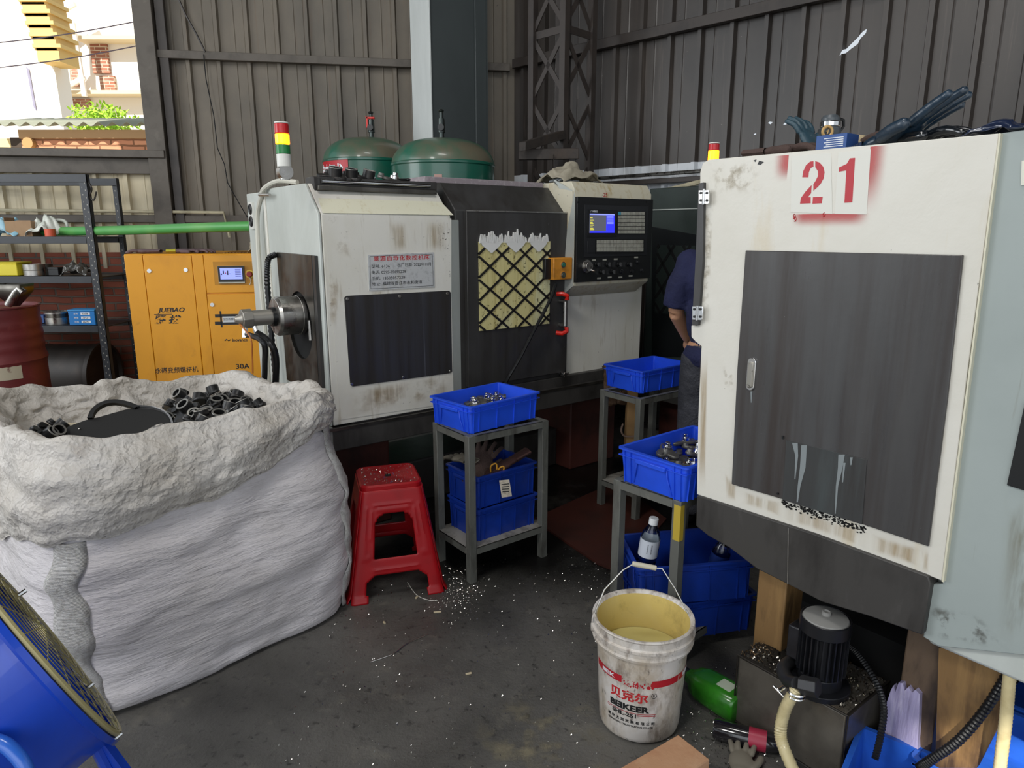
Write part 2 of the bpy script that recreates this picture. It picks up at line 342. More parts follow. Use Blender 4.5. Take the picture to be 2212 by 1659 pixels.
# thin trims: edge strip in the corner, conduits
WR.make('trim_7', MB().cyl((.52, .05, 1.9), (.52, .05, 5.6), .012), PIPEM)
cz = MB().tube([WB.M @ Vector((s, .10, z)) for s, z in ((6, 1.665), (4, 1.66), (3.0, 1.655), (2.45, 1.65), (2.42, 1.45))], .013, 8)
tag(obj('wall_conduit', cz, PIPEM), 'cream plastic conduit running along the back wall above the bricks', 'pipe')
cz = MB().tube([WR.M @ Vector(p) for p in ((.9, .20, 1.68), (1.6, .20, 1.77), (2.0, .20, 1.84), (2.6, .20, 1.90))], .018, 8)
tag(obj('air_pipe', cz, PIPEM), 'cream pipe sloping along the right wall beside the number 21 machine', 'pipe')
cz = MB().tube([WR.M @ Vector(p) for p in ((.7, .11, 1.90), (4.2, .11, 1.92))], .014, 8)
tag(obj('steel_pipe', cz, STEEL), 'thin shiny pipe running level along the right wall under the soot line', 'pipe')
# real holes torn in the sooty sheet, the sky behind
def cut(wall, W, outlines):
    mb = MB()
    for pts in outlines:
        q = [W.at(x, y, .02) for x, y in pts]; mb.prism([(a, -.2, z) for a, z in q], (0, .4, 0))
    c = obj('cutter', mb, SOOT, smooth=0); c.matrix_basis = W.M
    md = wall.modifiers.new('cut', 'BOOLEAN'); md.operation = 'DIFFERENCE'; md.solver = 'EXACT'; md.object = c
    bpy.context.view_layer.update()
    me = bpy.data.meshes.new_from_object(wall.evaluated_get(bpy.context.evaluated_depsgraph_get()))
    wall.modifiers.clear(); 
    if len(me.polygons): wall.data = me
    bpy.data.objects.remove(c)
cut(wall_right, WR, [[(1815, 122), (1822, 108), (1838, 92), (1852, 78), (1862, 66), (1870, 61), (1868, 70), (1858, 80), (1850, 94), (1836, 104), (1824, 114)],
    [(1656, 265), (1660, 262), (1666, 263), (1662, 268)], [(1689, 268), (1694, 263), (1702, 262), (1700, 266), (1693, 269)], [(1625, 289), (1630, 287), (1632, 290), (1627, 291)]])
# ---- steel columns
TEAL = mat('column_paint_lit', 'd2d6d4', .45, layers=[('979d9b', 2, .4, .7, (1, 1, .3), .5), ('6c6a5c', 20, .68, .76, (1, 1, 1), .5)])
TEAL_SHADED = mat('column_paint_shaded', '454b4c', .45, layers=[('34393a', 2, .4, .7, (1, 1, .3), .6)])
t = thing('steel_column', 'pale painted steel column rising behind the green tanks', 'column', (-.72, 5.6, 0), 24)
# one paint in two colours: lit narrow face, shade put into the others
def colpt(px, Y): r = ray(px, 300); return Vector((r.x / r.y * Y, Y, 0))
A1, A2, A3 = colpt(893, 5.75), colpt(933, 5.55), colpt(1052, 5.85)
inv = t.matrix_basis.inverted(); A1, A2, A3 = [inv @ p for p in (A1, A2, A3)]; A4 = A3 + (A1 - A2)
H = Vector((0, 0, 5.6))
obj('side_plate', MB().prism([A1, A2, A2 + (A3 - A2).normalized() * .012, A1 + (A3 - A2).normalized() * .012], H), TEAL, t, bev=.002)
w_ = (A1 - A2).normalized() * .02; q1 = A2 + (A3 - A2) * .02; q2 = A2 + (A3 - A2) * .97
obj('web_plate', MB().prism([q1 + w_, q2 + w_, q2 + w_ * 1.5, q1 + w_ * 1.5], H), TEAL_SHADED, t)
obj('flange', MB().prism([A2 + (A3 - A2) * .80, A3, A3 + w_ * .7, A2 + (A3 - A2) * .80 + w_ * .7], H), TEAL_SHADED, t, bev=.003)
obj('side_plate', MB().prism([A3, A4, A4 + (A4 - A1).normalized() * .012, A3 + (A4 - A1).normalized() * .012], H), TEAL_SHADED, t)
# lattice column by the corner
t = thing('lattice_column', 'dark rusty lattice steel column standing by the corner of the shed', 'column', tuple(WR.M @ Vector((.38, .42, 0))), -43.5 + 0)
def latt(t, w, d):
    cs = [(-w / 2, -d / 2), (w / 2, -d / 2), (-w / 2, d / 2), (w / 2, d / 2)]
    for x, y in cs: obj('post', MB().box(x - .025, x + .025, y - .025, y + .025, 0, 5.6), GIRTD, t)
    for k in range(12):
        z = .25 + k * .44
        for (a, b) in ((0, 1), (0, 2)):
            (xa, ya), (xb, yb) = cs[a], cs[b]
            m1 = MB(); 
            for za, zb in ((z, z + .4), (z + .4, z)):
                p, q = Vector((xa, ya, za)), Vector((xb, yb, zb)); dd = (q - p); sidev = Vector((0, 0, 1)).cross(dd).normalized() * .004; up = Vector((0, 0, .03))
                m1.prism([p - up - sidev, q - up - sidev, q + up - sidev, p + up - sidev], sidev * 2)
            if k % 3 == 0: m1.prism([(xa, ya, z - .05), (xb, yb, z - .05), (xb, yb, z + .0), (xa, ya, z + .0)], (.006, -.006, 0))
            obj('lattice_brace', m1, GIRTD, t)
latt(t, .30, .30)
t.matrix_basis = Matrix.Translation(Vector((atY(1212, 300, 5.35).x, 5.35, 0))) @ Matrix.Rotation(R(45), 4, 'Z')
t = thing('steel_bracket_frame', 'rusty channel steel frame leaning against the lattice column', 'frame', (.12, 5.0, 0), 0)
P = lambda px, py, y=4.95: atY(px, py, y) - Vector((.12, 5.0, 0))
def beam(name, a, b, wd, hh, m, t, drop=True):
    d = (b - a); sd = Vector((-d.y, d.x, 0)).normalized() * wd if abs(d.x) + abs(d.y) > 1e-4 else Vector((wd, 0, 0))
    up = Vector((0, 0, hh)) if abs(d.z) < d.length * .9 else Vector((0, wd, 0))
    return obj(name, MB().prism([a, b, b + up, a + up], sd), m, t, bev=.003)
beam('channel', P(1135, 326, 4.8), P(1222, 300, 5.1), .06, .06, RUST, t)
beam('channel', P(1120, 345), P(1250, 343), .05, .07, RUST, t)
beam('post', P(1195, 400) * Vector((1, 1, 0)), P(1195, 335), .08, .08, RUST, t)
beam('post', P(1152, 400) * Vector((1, 1, 0)), P(1152, 345), .05, .05, RUST, t)

# ================================================================ outside, seen over the sill
GR = mat('ground_outside', 'cfc2a6', .9)
struct('ground_outside', MB().box(-30, 12, 7.6, 40, -.2, 0), GR)
BLK = brick_mat('pale_blocks', 'd9b27e', 'e2c090', '9a7a52', .42, .2, .01, False)
ox = lambda px, py, Y: atY(px, py, Y)
OY = 9.6
a = ox(52, 330, OY); b = ox(345, 330, OY); zt = ox(100, 314, OY).z
t = thing('outbuilding', 'low block wall building with a wavy grey corrugated roof outside', 'building', (a.x, OY, 0), 0)
wdt = b.x - a.x
obj('wall', MB().box(0, wdt, 0, .3, 0, zt - .06), BLK, t)
obj('brick_course', MB().box(0, wdt, -.02, .3, zt - .06, zt + .08), brick_mat('course_bricks', 'c98a68', 'd79a76', '8a6044', .3, .075, .012, False), t)
obj('beam', MB().box(0, wdt, -.06, .2, zt + .08, zt + .19), mat('pale_timber', 'b39068', .8), t)
obj('beam_end', MB().cyl((.13, -.1, zt + .02), (.13, .2, zt + .02), .07), mat('log_end', 'b08c5c', .8), t)
rows = []
for y, dz in ((-.25, 0), (.9, .22)):
    rows.append([(-.35 + k * .016, y, zt + .24 + dz + .025 * math.sin(k * .016 * 2 * PI / .185)) for k in range(int((wdt + .5) / .016))])
rf = obj('roof', MB().grid(rows), mat('roof_fibre_cement', '8e9182', .8), t); sd = rf.modifiers.new('s', 'SOLIDIFY'); sd.thickness = .012
obj('door_post', MB().box(-.16, -.0, .0, .2, 0, zt + .1), mat('dark_gap', '43372c', .8), t)
obj('side_wall', MB().box(-.9, -.2, .1, .3, 0, zt + .1), mat('yellow_plaster', 'e9cf94', .8), t)
WHT = mat('white_plaster', 'efe9e0', .9)
a = ox(0, 200, 13)
t = thing('white_building', 'white plastered building with stepped yellow eaves at far left outside', 'building', (a.x - 2.5, 13, 0), 0)
b1 = ox(132, 260, 13).x - (a.x - 2.5)
xt = ox(66, 0, 13).x - (a.x - 2.5)
zz = ox(60, 0, 13).z
obj('wall', MB().prism([(0, 0, 0), (b1 + .12, 0, 0), (b1, 0, ox(125, 135, 13).z), (xt, 0, zz + .3), (0, 0, zz + .3)], (0, .4, 0)), WHT, t)
ev = MB(); n = 7
for k in range(n):
    f = k / n; x = xt + (b1 - xt) * f * .97; z = zz + .25 + (ox(125, 135, 13).z - zz - .25) * f
    ev.box(x + .0, x + .42 - .05 * f, -.35, .2, z - .24, z - .03); ev.box(x - .03, x + .45, -.4, .2, z - .03, z + .03)
obj('eaves', ev, mat('eave_yellow', 'd8b878', .8), t)
obj('shutter', MB().prism([(ox(58, 145, 13).x - (a.x - 2.5), -.02, ox(58, 145, 13).z), (ox(64, 150, 13).x - (a.x - 2.5), -.02, ox(64, 150, 13).z), (ox(80, 240, 13).x - (a.x - 2.5), -.02, ox(80, 240, 13).z), (ox(74, 232, 13).x - (a.x - 2.5), -.02, ox(74, 232, 13).z)], (0, .1, 0)), mat('shutter_grey', '8d8aa0', .6), t)
BR2 = brick_mat('far_bricks', '8e5a48', 'a36a54', 'c9b8a4', .25, .075, .012, False)
BY = 17.5
t = thing('brick_building', 'half-finished building with brick infill between white concrete frames outside', 'building', (ox(120, 260, BY).x, BY, 0), 0)
X = lambda px, py=150: ox(px, py, BY).x - ox(120, 260, BY).x
ztop = ox(200, 0, BY).z + 1
obj('frame', MB().box(X(120) - .2, X(340), .15, 2, 0, ztop), WHT, t)
for (xa, xb, ya, yb) in ((122, 168, 84, 185), (196, 232, 92, 156), (208, 240, 162, 200), (135, 180, 212, 232)):
    obj('brick_infill', MB().box(X(xa), X(xb), .08, .2, ox(200, yb, BY).z, ox(200, ya, BY).z), BR2, t)
obj('ledge', MB().box(X(185), X(320), -.3, .15, ox(200, 92, BY).z, ox(200, 84, BY).z), mat('ledge_stone', 'd8c8a8', .8), t)
obj('ledge', MB().box(X(130), X(320), -.3, .15, ox(200, 208, BY).z, ox(200, 200, BY).z), mat('ledge_stone', 'd8c8a8', .8), t)
pp = MB()
for a_, b_ in (((130, 215), (205, 175)), ((132, 182), (180, 150)), ((140, 160), (165, 120)), ((150, 40), (185, 20)), ((132, 48), (160, 28)), ((165, 52), (172, 200)), ((180, 60), (205, 215))):
    pp.cyl(ox(*a_, BY) - Vector((ox(120, 260, BY).x, BY + .4, 0)), ox(*b_, BY) - Vector((ox(120, 260, BY).x, BY + .4, 0)), .06, n=6)
obj('scaffold_pole', pp, WHT, t)
# bush
LEAF = mat('leaf_bright', '9fc838', .6)
lf = MB(); cc = ox(222, 266, 11.5); random.seed(3)
for k in range(900):
    d = Vector((random.gauss(0, 1), random.gauss(0, 1), random.gauss(0, 1))).normalized() * random.uniform(.3, 1)
    p = Vector((d.x * .55, d.y * .4, d.z * .3)); e1 = Vector((random.gauss(0, 1), random.gauss(0, 1), random.gauss(0, 1))).normalized(); e2 = e1.orthogonal().normalized()
    lf.add([p, p + e1 * .05 + e2 * .018, p + e1 * .1, p + e1 * .05 - e2 * .018], [(0, 1, 2, 3)])
t = thing('bush', 'bright green leafy bush growing behind the corrugated roof outside', 'bush', (cc.x, 11.5, 0), 0)
for v in range(len(lf.v)): lf.v[v] = (lf.v[v][0], lf.v[v][1], lf.v[v][2] + cc.z)
obj('foliage', lf, LEAF, t); obj('stem', MB().cyl((0, 0, 0), (0, 0, cc.z), .03, .02, 8), BROWN, t)
CABLE = mat('overhead_wire', '6f6470', .6)
for (ya, yb, lab) in ((92, 45, 'upper of two thin wires crossing the bright opening'), (146, 98, 'lower of two thin wires crossing the bright opening')):
    p, q = ox(-60, ya + 6, 8.0), ox(330, yb - 6, 8.0)
    tag(obj('overhead_wire', MB().tube([p.lerp(q, k / 8) + Vector((0, 0, -.03 * math.sin(PI * k / 8))) for k in range(9)], .006, 5), CABLE), lab, 'wire', 'wires crossing the opening')
# brace cable and hanging wire on the back wall
p = [WB.at(*q, .1) for q in ((378, -20), (400, 30), (425, 75), (443, 112))]
o = obj('brace_rod', MB().tube([(a, .1, z) for a, z in p], .008, 6), GIRTD); o.matrix_basis = WB.M; tag(o, 'thin diagonal rod from the ceiling to the back wall rail', 'rod')
p = [WB.at(*q, .09) for q in ((440, 118), (445, 170), (462, 250), (470, 320), (485, 355), (492, 395), (520, 445), (535, 470))]
o = obj('hanging_wire', MB().tube([(a, .09, z) for a, z in p], .004, 5), BLACKR); o.matrix_basis = WB.M; tag(o, 'thin dark wire hanging loosely down the back wall sheeting', 'wire')
# ================================================================ lathe with the number plate and control panel
MROT = 37.5
m1 = thing('cnc_lathe', 'white and charcoal lathe with mesh window door, control panel and orange tower light lit', 'machine', (-.842, 3.1, 0), MROT)
def F(px, py, y=0.): return atP(m1, px, py, 'y', y)
def S(px, py, x=0.): return atP(m1, px, py, 'x', x)
def plate(root, pts, axis, val, th, name, m, parent=None, bev=0., label=None, rnd=0.):
    """sheet whose outer outline is measured on the local plane axis = val; th > 0 pushes it inward (+axis)"""
    q = [atP(root, x, y, axis, val) for x, y in pts]
    d = Vector((0, 0, 0)); d['xyz'.index(axis)] = th
    return obj(name, MB().prism(q, d), m, parent or root, bev=bev, label=label)
ztop = 1.710; zc = F(697, 462).z; zb = F(735, 909).z; zt0 = F(733, 917).z; zt1 = .49
D0 = .70; D1 = 1.02
# x of the section borders on the front plane
xA = F(975, 640).x; xB = F(1003, 640, .03).x; xC = F(1217, 640, .03).x; xD = F(1384, 700, .05).x
prof = lambda x: [(x, 0, zb - .02), (x, 0, zc), (x, .13, ztop), (x, D0, ztop), (x, D0, zb - .02)]
obj('body', MB().prism(prof(.004), (xA - .004, 0, 0)).box(xA - .01, xB, .06, D0, zb, zc - .02), WHITE, m1, bev=.004)
plate(m1, [(700, 470), (975, 472), (975, 640), (980, 870), (735, 907), (720, 700)], 'y', -.002, .001, 'front_sheet', WHITE, bev=0)
obj('chamfer_sheet', MB().prism([(.012, -.003, zc + .004), (xA + .02, -.003, zc + .004), (xA - .03, .124, ztop - .012), (.03, .124, ztop - .012)], (0, .004, .002)), CREAM, m1)
obj('end_cover', MB().prism(prof(-.012), (.012, 0, 0)), GREYW, m1, bev=.003)
# corner strip turning into the door bay, its shade painted in as grey
e1 = F(975, 640).x
obj('corner_strip', MB().prism([(e1, -.002, zb), (e1, -.002, zc), (e1 + .0, .04, zc), (e1, .06, zb)], (.0, 0, 0)).prism([(e1 - .002, -.002, zb), (xB - .005, .04, zb), (xB - .01, .08, zb), (e1 - .02, .05, zb)], (0, 0, zc - zb - .02)), GREYW, m1, bev=.002)
# black rail slot on the top left
obj('rail_housing', MB().box(.02, xA - .01, .10, .20, ztop - .035, ztop + .03), DARK, m1, bev=.003)
obj('rail', MB().cyl((.05, .085, ztop + .01), (xA - .06, .085, ztop + .01), .009), CHROME, m1)
obj('rail', MB().box(.03, xA - .03, .075, .1, ztop - .03, ztop - .008), DSTEEL, m1, bev=.003)
# the dark door bay
bay = MB().prism([(xB - .05, .03, zb - .03), (xB - .05, .03, zc + .03), (xB - .05, .17, ztop + .035), (xB - .05, D0, ztop + .035), (xB - .05, D0, zb - .03)], (xC - xB + .085, 0, 0))
obj('door_bay', bay, DARK, m1, bev=.004)
dz1 = F(1003, 455, 0.).z; dz0 = F(1010, 838, 0.).z
door = obj('sliding_door', MB().box(xB, xC, 0.0, .03, dz0, dz1), DARK, m1, bev=.003)
obj('door_top_edge', MB().box(xB, xC, -.004, .004, dz1 - .003, dz1 + .003), STEEL, door)
# window with expanded metal lattice
wx0, wx1 = F(1034, 600, -.002).x, F(1187, 600, -.002).x; wz1 = F(1110, 522, -.002).z; wz0 = F(1110, 707, -.002).z
GLZ = mat('oily_window', 'd2c88e', .22, layers=[('9c8a48', 6, .48, .7, (4, 1, .25), .7), ('d8e0c4', 2.5, .5, .7, (2, 1, .6), .8), ('3c381f', 45, .6, .68, (1, 1, 1), .9)], bump=(90, .0006), coat=.4)
obj('window_pane', MB().box(wx0, wx1, -.006, -.001, wz0, wz1), GLZ, door)
lt = MB(); W_ = wx1 - wx0; Hh = wz1 - wz0; pw = W_ / 3.1; ph = Hh / 3.85
def strut(mb, a, b, wd, y0, y1):
    d = Vector((b[0] - a[0], b[1] - a[1])); n_ = Vector((-d.y, d.x)).normalized() * wd / 2
    mb.prism([(a[0] + n_.x, y0, a[1] + n_.y), (b[0] + n_.x, y0, b[1] + n_.y), (b[0] - n_.x, y0, b[1] - n_.y), (a[0] - n_.x, y0, a[1] - n_.y)], (0, y1 - y0, 0))
def clip(a, b, x0, x1, z0, z1):
    t0, t1 = 0., 1.; dx, dz = b[0] - a[0], b[1] - a[1]
    for p_, q_ in ((-dx, a[0] - x0), (dx, x1 - a[0]), (-dz, a[1] - z0), (dz, z1 - a[1])):
        if abs(p_) < 1e-9: continue
        r_ = q_ / p_
        if p_ < 0: t0 = max(t0, r_)
        else: t1 = min(t1, r_)
    if t0 >= t1: return None
    return (a[0] + dx * t0, a[1] + dz * t0), (a[0] + dx * t1, a[1] + dz * t1)
for k in range(-6, 8):
    for sg in (1, -1):
        xs = wx0 - .01 + k * pw; a_ = (xs, wz1 - .01 if sg < 0 else wz0); a_ = (xs, wz0 + .035); b_ = (xs + sg * pw * 8, wz0 + .035 + ph * 8)
        a_ = (xs - sg * pw * 4, wz0 + .035 - ph * 4)
        c_ = clip(a_, b_, wx0 - .002, wx1 + .002, wz0, wz1)
        if c_: strut(lt, c_[0], c_[1], .0115, -.0105, -.001)
obj('window_lattice', lt, mat('lattice_black', '1d1b1a', .4), door)
PRF = mat('scraped_paint', 'd9d9d6', .6)
random.seed(11)
for (xa, xb) in ((.02, .30), (.355, .63), (.69, .95)):
    fr = MB(); n = 11
    for k in range(n):
        x = wx0 + W_ * (xa + (xb - xa) * (k + random.uniform(-.2, .2)) / (n - 1)); h_ = random.uniform(.02, .055) * (1.3 if k in (3, 6) else 1)
        fr.prism([(x - .008, -.0125, wz1 - .006), (x + .008, -.0125, wz1 - .004), (x + .004, -.0125, wz1 + h_ * .7), (x + random.uniform(-.004, .006), -.0125, wz1 + h_)], (0, .0125, 0))
    mx = wx0 + W_ * (xa + xb) / 2; hw = W_ * (xb - xa) / 2
    fr.prism([(mx - hw, -.012, wz1), (mx + hw, -.012, wz1), (mx + hw * .8, -.012, wz1 - .02), (mx + .006, -.012, wz1 - .055), (mx - .006, -.012, wz1 - .055), (mx - hw * .85, -.012, wz1 - .018)], (0, .004, 0))
    obj('paint_scrape', fr, PRF, door)
# red-tipped grab handle
hx = F(1216, 680, -.02).x; hz1 = F(1210, 640, -.03).z; hz0 = F(1210, 715, -.03).z
hd = obj('door_handle', MB().cyl((hx - .005, -.045, hz0 + .03), (hx - .005, -.045, hz1 - .03), .013).cyl((hx - .005, 0, hz0 + .03), (hx - .005, -.045, hz0 + .03), .012).cyl((hx - .005, 0, hz1 - .03), (hx - .005, -.045, hz1 - .03), .012), STEEL, door)
REDP = mat('handle_red', 'd02318', .3)
for z_, sg in ((hz1, 1), (hz0, -1)):
    obj('handle_end', MB().tube([(hx - .04, -.01, z_ + sg * .012), (hx - .02, -.04, z_ + sg * .014), (hx + .0, -.055, z_ + sg * .002), (hx + .002, -.05, z_ - sg * .02)], .013, 8), REDP, hd)
# control cabinet and panel
cab_t = F(1300, 403, .05).z
cx0 = xC + .03; cx1 = xD
obj('control_cabinet', MB().box(cx0, cx1, .05, D0, zb - .05, F(1250, 625, -.03).z), WHITE, m1, bev=.004)
pz0 = F(1400, 618, -.12).z; 
py_ = -.06
q = lambda px, py, y=py_: F(px, py, y)
hx0, hx1 = q(1240, 520).x, q(1403, 520).x
zA, zB = q(1320, 428).z, q(1320, 605).z
zs = q(1320, 423).z
zt_ = F(1320, 404, .0).z
hood = MB().prism([(hx0, py_, zB - .02), (hx0, py_, zA + .03), (hx0, py_ + .035, zA + .085), (hx0, .3, zA + .085), (hx0, .3, zB - .09), (hx0, .04, zB - .09)], (hx1 - hx0, 0, 0))
obj('control_hood', hood, mat('hood_cream', 'cfc9b4', .45, layers=[('a98f4e', 10, .52, .72, (3, 3, 1), .7), ('4d4335', 50, .66, .74, (1, 1, 1), .8)]), m1, bev=.004)
obj('hood_side', MB().prism([(hx0, py_, zB - .02), (hx0, py_, zA + .04), (hx0, .1, zA + .09), (hx0 - .03, .1, zA + .09), (cx0 - .005, .05, zA + .03), (cx0 - .005, .05, zB - .1), (hx0 - .02, .04, zB - .1)], (-.001, 0, 0)).prism([(cx0 - .03, .04, zB - .12), (cx0 - .03, .04, zA + .02), (cx0 - .05, .1, zA + .1), (hx0, .1, zA + .09), (hx0, -.05, zA + .03), (hx0, -.05, zB - .03), (hx0, .04, zB - .09)], (.0, .01, 0)), GREYW, m1)
pan = obj('control_panel', MB().box(hx0 + .002, hx1 - .004, py_ - .02, py_ + .001, zB, zA), BLACK, m1, bev=.002)
yy = py_ - .02
def PX(px, py): v = F(px, py, yy); return v.x, v.z
def onp(name, x0, y0, x1, y1, m, th=.004, par=None, bev=0.):
    a_, b_ = PX(x0, y0), PX(x1, y1); xm0, xm1 = sorted((a_[0], b_[0])); z0_, z1_ = sorted((a_[1], b_[1]))
    return obj(name, MB().box(xm0, xm1, yy - th, yy, z0_, z1_), m, par or pan, bev=bev)
PNL = mat('panel_black_gloss', '202124', .35)
onp('operator_unit', 1263, 442, 1396, 552, PNL, .003, bev=.001)
onp('screen_bezel', 1269, 452, 1331, 512, BLACK, .006, bev=.001)
scr = onp('screen', 1272, 461, 1325, 503, mat('screen_grey', '2c3040', .3, emit='7d8090', emits=.45), .008)
def seg(px0, py0, px1, py1, m, name='screen_graphic', d=.0088):
    a_, b_ = PX(px0, py0), PX(px1, py1); return obj(name, MB().box(a_[0], b_[0], yy - d, yy - .008, b_[1], a_[1]), m, scr)
SB = mat('screen_blue', '2a2ae0', .4, emit='2f33f0', emits=1.1); SBL = mat('screen_pale_blue', '8b93f0', .4, emit='8c98ff', emits=1.0); SY = mat('screen_yellow', 'e8e040', .4, emit='e8e040', emits=.9)
seg(1272, 461.5, 1325, 465, SBL); seg(1272, 499.5, 1325, 503, SB); seg(1308, 465, 1325, 499, SB)
for k in range(7): seg(1309, 467 + k * 2.6, 1323, 468.2 + k * 2.6, SBL, d=.0092)
for k in range(9): seg(1273, 470 + k * 3.2, 1278 + (k % 3) * 1.5, 471.2 + k * 3.2, SY)
a_ = PX(1274, 459); text('brand_strip', '广州数控', pan, (a_[0], yy - .0065, a_[1]), (1, 0, 0), (0, 0, 1), .012, TEXTW, width=.055)
KEY = mat('key_grey', 'a9a89c', .5, layers=[('6e6c62', 30, .45, .7, (1, 1, 1), .6)])
KEYB = mat('key_blue', '3f9bb4', .5)
def keys(x0, y0, x1, y1, nx, ny, skip=()):
    onp('key_field', x0 - 1.5, y0 - 1.5, x1 + 1.5, y1 + 1.5, BLACK, .006)
    for i in range(nx):
        for j in range(ny):
            if (i, j) in skip: continue
            cx, cy = x0 + (x1 - x0) * i / nx, y0 + (y1 - y0) * j / ny
            o = onp('key', cx + .5, cy + .5, cx + (x1 - x0) / nx - .6, cy + (y1 - y0) / ny - .8, KEYB if (i, j, nx) == (0, 0, 9) else KEY, .0085)
keys(1333, 457, 1391, 505, 9, 6)
onp('card_slot', 1268, 521, 1284, 546, PNL, .006, bev=.001)
keys(1287, 518, 1388, 544, 14, 3)
def knob(px, py, r, m=CHROME, kind='rotary_switch', h=.02):
    x, z = PX(px, py); k = obj(kind, MB().cyl((x, yy, z), (x, yy - h * .4, z), r).cyl((x, yy - h * .4, z), (x, yy - h, z), r * .7), m, pan, bev=.001)
    return k, x, z
k, x, z = knob(1265, 575, .037, STEEL, 'handwheel', .035)
obj('handwheel_grip', MB().cyl((x + .012, yy - .03, z - .022), (x + .016, yy - .06, z - .026), .007), CHROME, k)
for px in (1288, 1311, 1335, 1357): k, x, z = knob(px, 571, .014, BLACK); obj('switch_lever', MB().box(x - .002, x + .004, yy - .03, yy - .015, z - .012, z + .012, None), CHROME, k)
for px in (1298, 1321): k, x, z = knob(px, 587, .014, BLACK); obj('switch_lever', MB().box(x - .002, x + .004, yy - .03, yy - .015, z - .012, z + .012), CHROME, k)
for px, py in ((1376, 566), (1342, 587), (1364, 586), (1385, 584)): knob(px, py, .013, PNL, 'push_button', .014)
for px, py in ((1283, 562), (1306, 561), (1330, 560), (1294, 601), (1317, 599), (1340, 599), (1362, 596), (1374, 556)): onp('switch_label', px - 4, py - 1.5, px + 4, py + 1.5, KEY, .001)
for px, py in ((1248, 437), (1246, 602), (1396, 436)):
    x, z = PX(px, py); obj('screw', MB().cyl((x, yy, z), (x, yy - .003, z), .005), HOLE, pan)
a_ = F(1303, 425, py_ - .001); text('number_25', '25', m1, (a_.x, py_ - .0015, a_.z), (1, 0, 0), (0, 0, 1), .022, TEXTR, width=.032)
# yellow button box on the door edge, its cable
bx = F(1196, 605, -.05); bz1 = F(1205, 557, -.05).z; bx0, bx1 = F(1192, 580, -.05).x, F(1235, 580, -.05).x
bo = obj('start_button_box', MB().box(bx0 + .01, bx1, -.055, .02, bx.z, bz1), mat('box_orange', 'd08a2c', .45, layers=[('5a3d20', 12, .5, .7, (1, 1, 1), .6)]), m1, bev=.005)
obj('box_back', MB().box(bx0 - .03, bx0 + .015, -.03, .0, bx.z + .005, bz1 - .005), BLACK, bo, bev=.003)
for pyy, mm in ((572, mat('button_green', '2d6d57', .4)), (594, mat('button_grey_green', '4a5148', .4))):
    v = F(1217, pyy, -.06); b2 = obj('push_button', MB().cyl((v.x, -.055, v.z), (v.x, -.062, v.z), .017), CHROME, bo); obj('button_cap', MB().cyl((v.x, -.06, v.z), (v.x, -.066, v.z), .011), mm, b2)
cp = [F(1201, 612, -.05), F(1192, 640, -.06), F(1172, 680, -.065), F(1150, 720, -.065), F(1125, 770, -.06), F(1100, 812, -.05), F(1085, 840, -.03)]
obj('button_box_cable', MB().tube([c for i in range(6) for c in (cp[i], cp[i].lerp(cp[i + 1], .25), cp[i].lerp(cp[i + 1], .5), cp[i].lerp(cp[i + 1], .75))] + [cp[6]], .0095, 8, corr=.1), BLACKR, m1)
v = F(1217, 808, -.01); lk = obj('door_lock', MB().cyl((v.x, .02, v.z), (v.x, -.03, v.z), .014).box(v.x, v.x + .035, -.02, -.012, v.z - .008, v.z + .008), CHROME, m1, bev=.002)
# maker's plate
pl = plate(m1, [(795, 551), (937, 545), (939, 620), (798, 628)], 'y', -.006, .005, 'name_plate', mat('nameplate_metal', 'c3c5c6', .35, .15, layers=[('a8934e', 4, .52, .72, (1, 1, .5), .6), ('8f9192', 60, .5, .7, (1, 1, 1), .5)]))
def line(s_, x0, y0, x1, h, mm=TEXTB, **k):
    a_, b_ = F(x0, y0, -.0062), F(x1, y0, -.0062); text('lettering', s_, pl, a_, (1, 0, 0), (0, 0, 1), h, mm, width=b_.x - a_.x, depth=.0004, **k)
def hpx(x, y0, y1): return F(x, y0, -.006).z - F(x, y1, -.006).z
line('景源自动化数控机床', 807, 564, 928, hpx(860, 553, 563.5), TEXTR, bold=.01, space=1.2)
line('型号: 6136', 802, 579.5, 842, hpx(820, 571, 578.5)); line('出厂日期: 2022年11月', 859, 576.5, 931, hpx(890, 568, 576))
line('电话: 0595-85695228', 803, 592.5, 877, hpx(820, 584, 591.5)); line('手机: 13505057228', 803, 605.5, 875, hpx(820, 597, 604.5))
line('地址: 福建省晋江市永和街道', 804, 618, 912, hpx(820, 609, 617))
bd = MB(); c0 = [F(*p, -.0064) for p in ((799, 554), (934, 549), (936, 617), (801, 624))]
for i in range(4):
    a_, b_ = c0[i], c0[(i + 1) % 4]; d = (b_ - a_).normalized(); n_ = Vector((-d.z, 0, d.x)) * .0007; bd.prism([a_ - n_, b_ - n_, b_ + n_, a_ + n_], (0, -.0004, 0))
obj('plate_border', bd, TEXTB, pl)
# access panel with screws
ac = plate(m1, [(744, 643), (749, 639), (970, 628), (974, 632), (977, 803), (973, 806), (762, 835), (757, 831)], 'y', -.006, .005, 'access_panel', mat('access_panel_charcoal', '323237', .4, layers=[('28241f', 3, .42, .62, (5, 5, .2), .9), ('5a5d66', 6, .64, .72, (9, 9, .2), .6), ('a0a2a6', 90, .735, .75, (1, 1, 1), .8)], rl=(6, .3, .5, (3, 3, .4)), bump=(50, .0002)), bev=.001)
for px, py in ((750, 646), (863, 640), (966, 634), (760, 830), (871, 815), (972, 802)):
    v = F(px, py, -.006); obj('screw', MB().cyl((v.x, -.006, v.z), (v.x, -.010, v.z), .0075), STEEL, ac, bev=.001); 
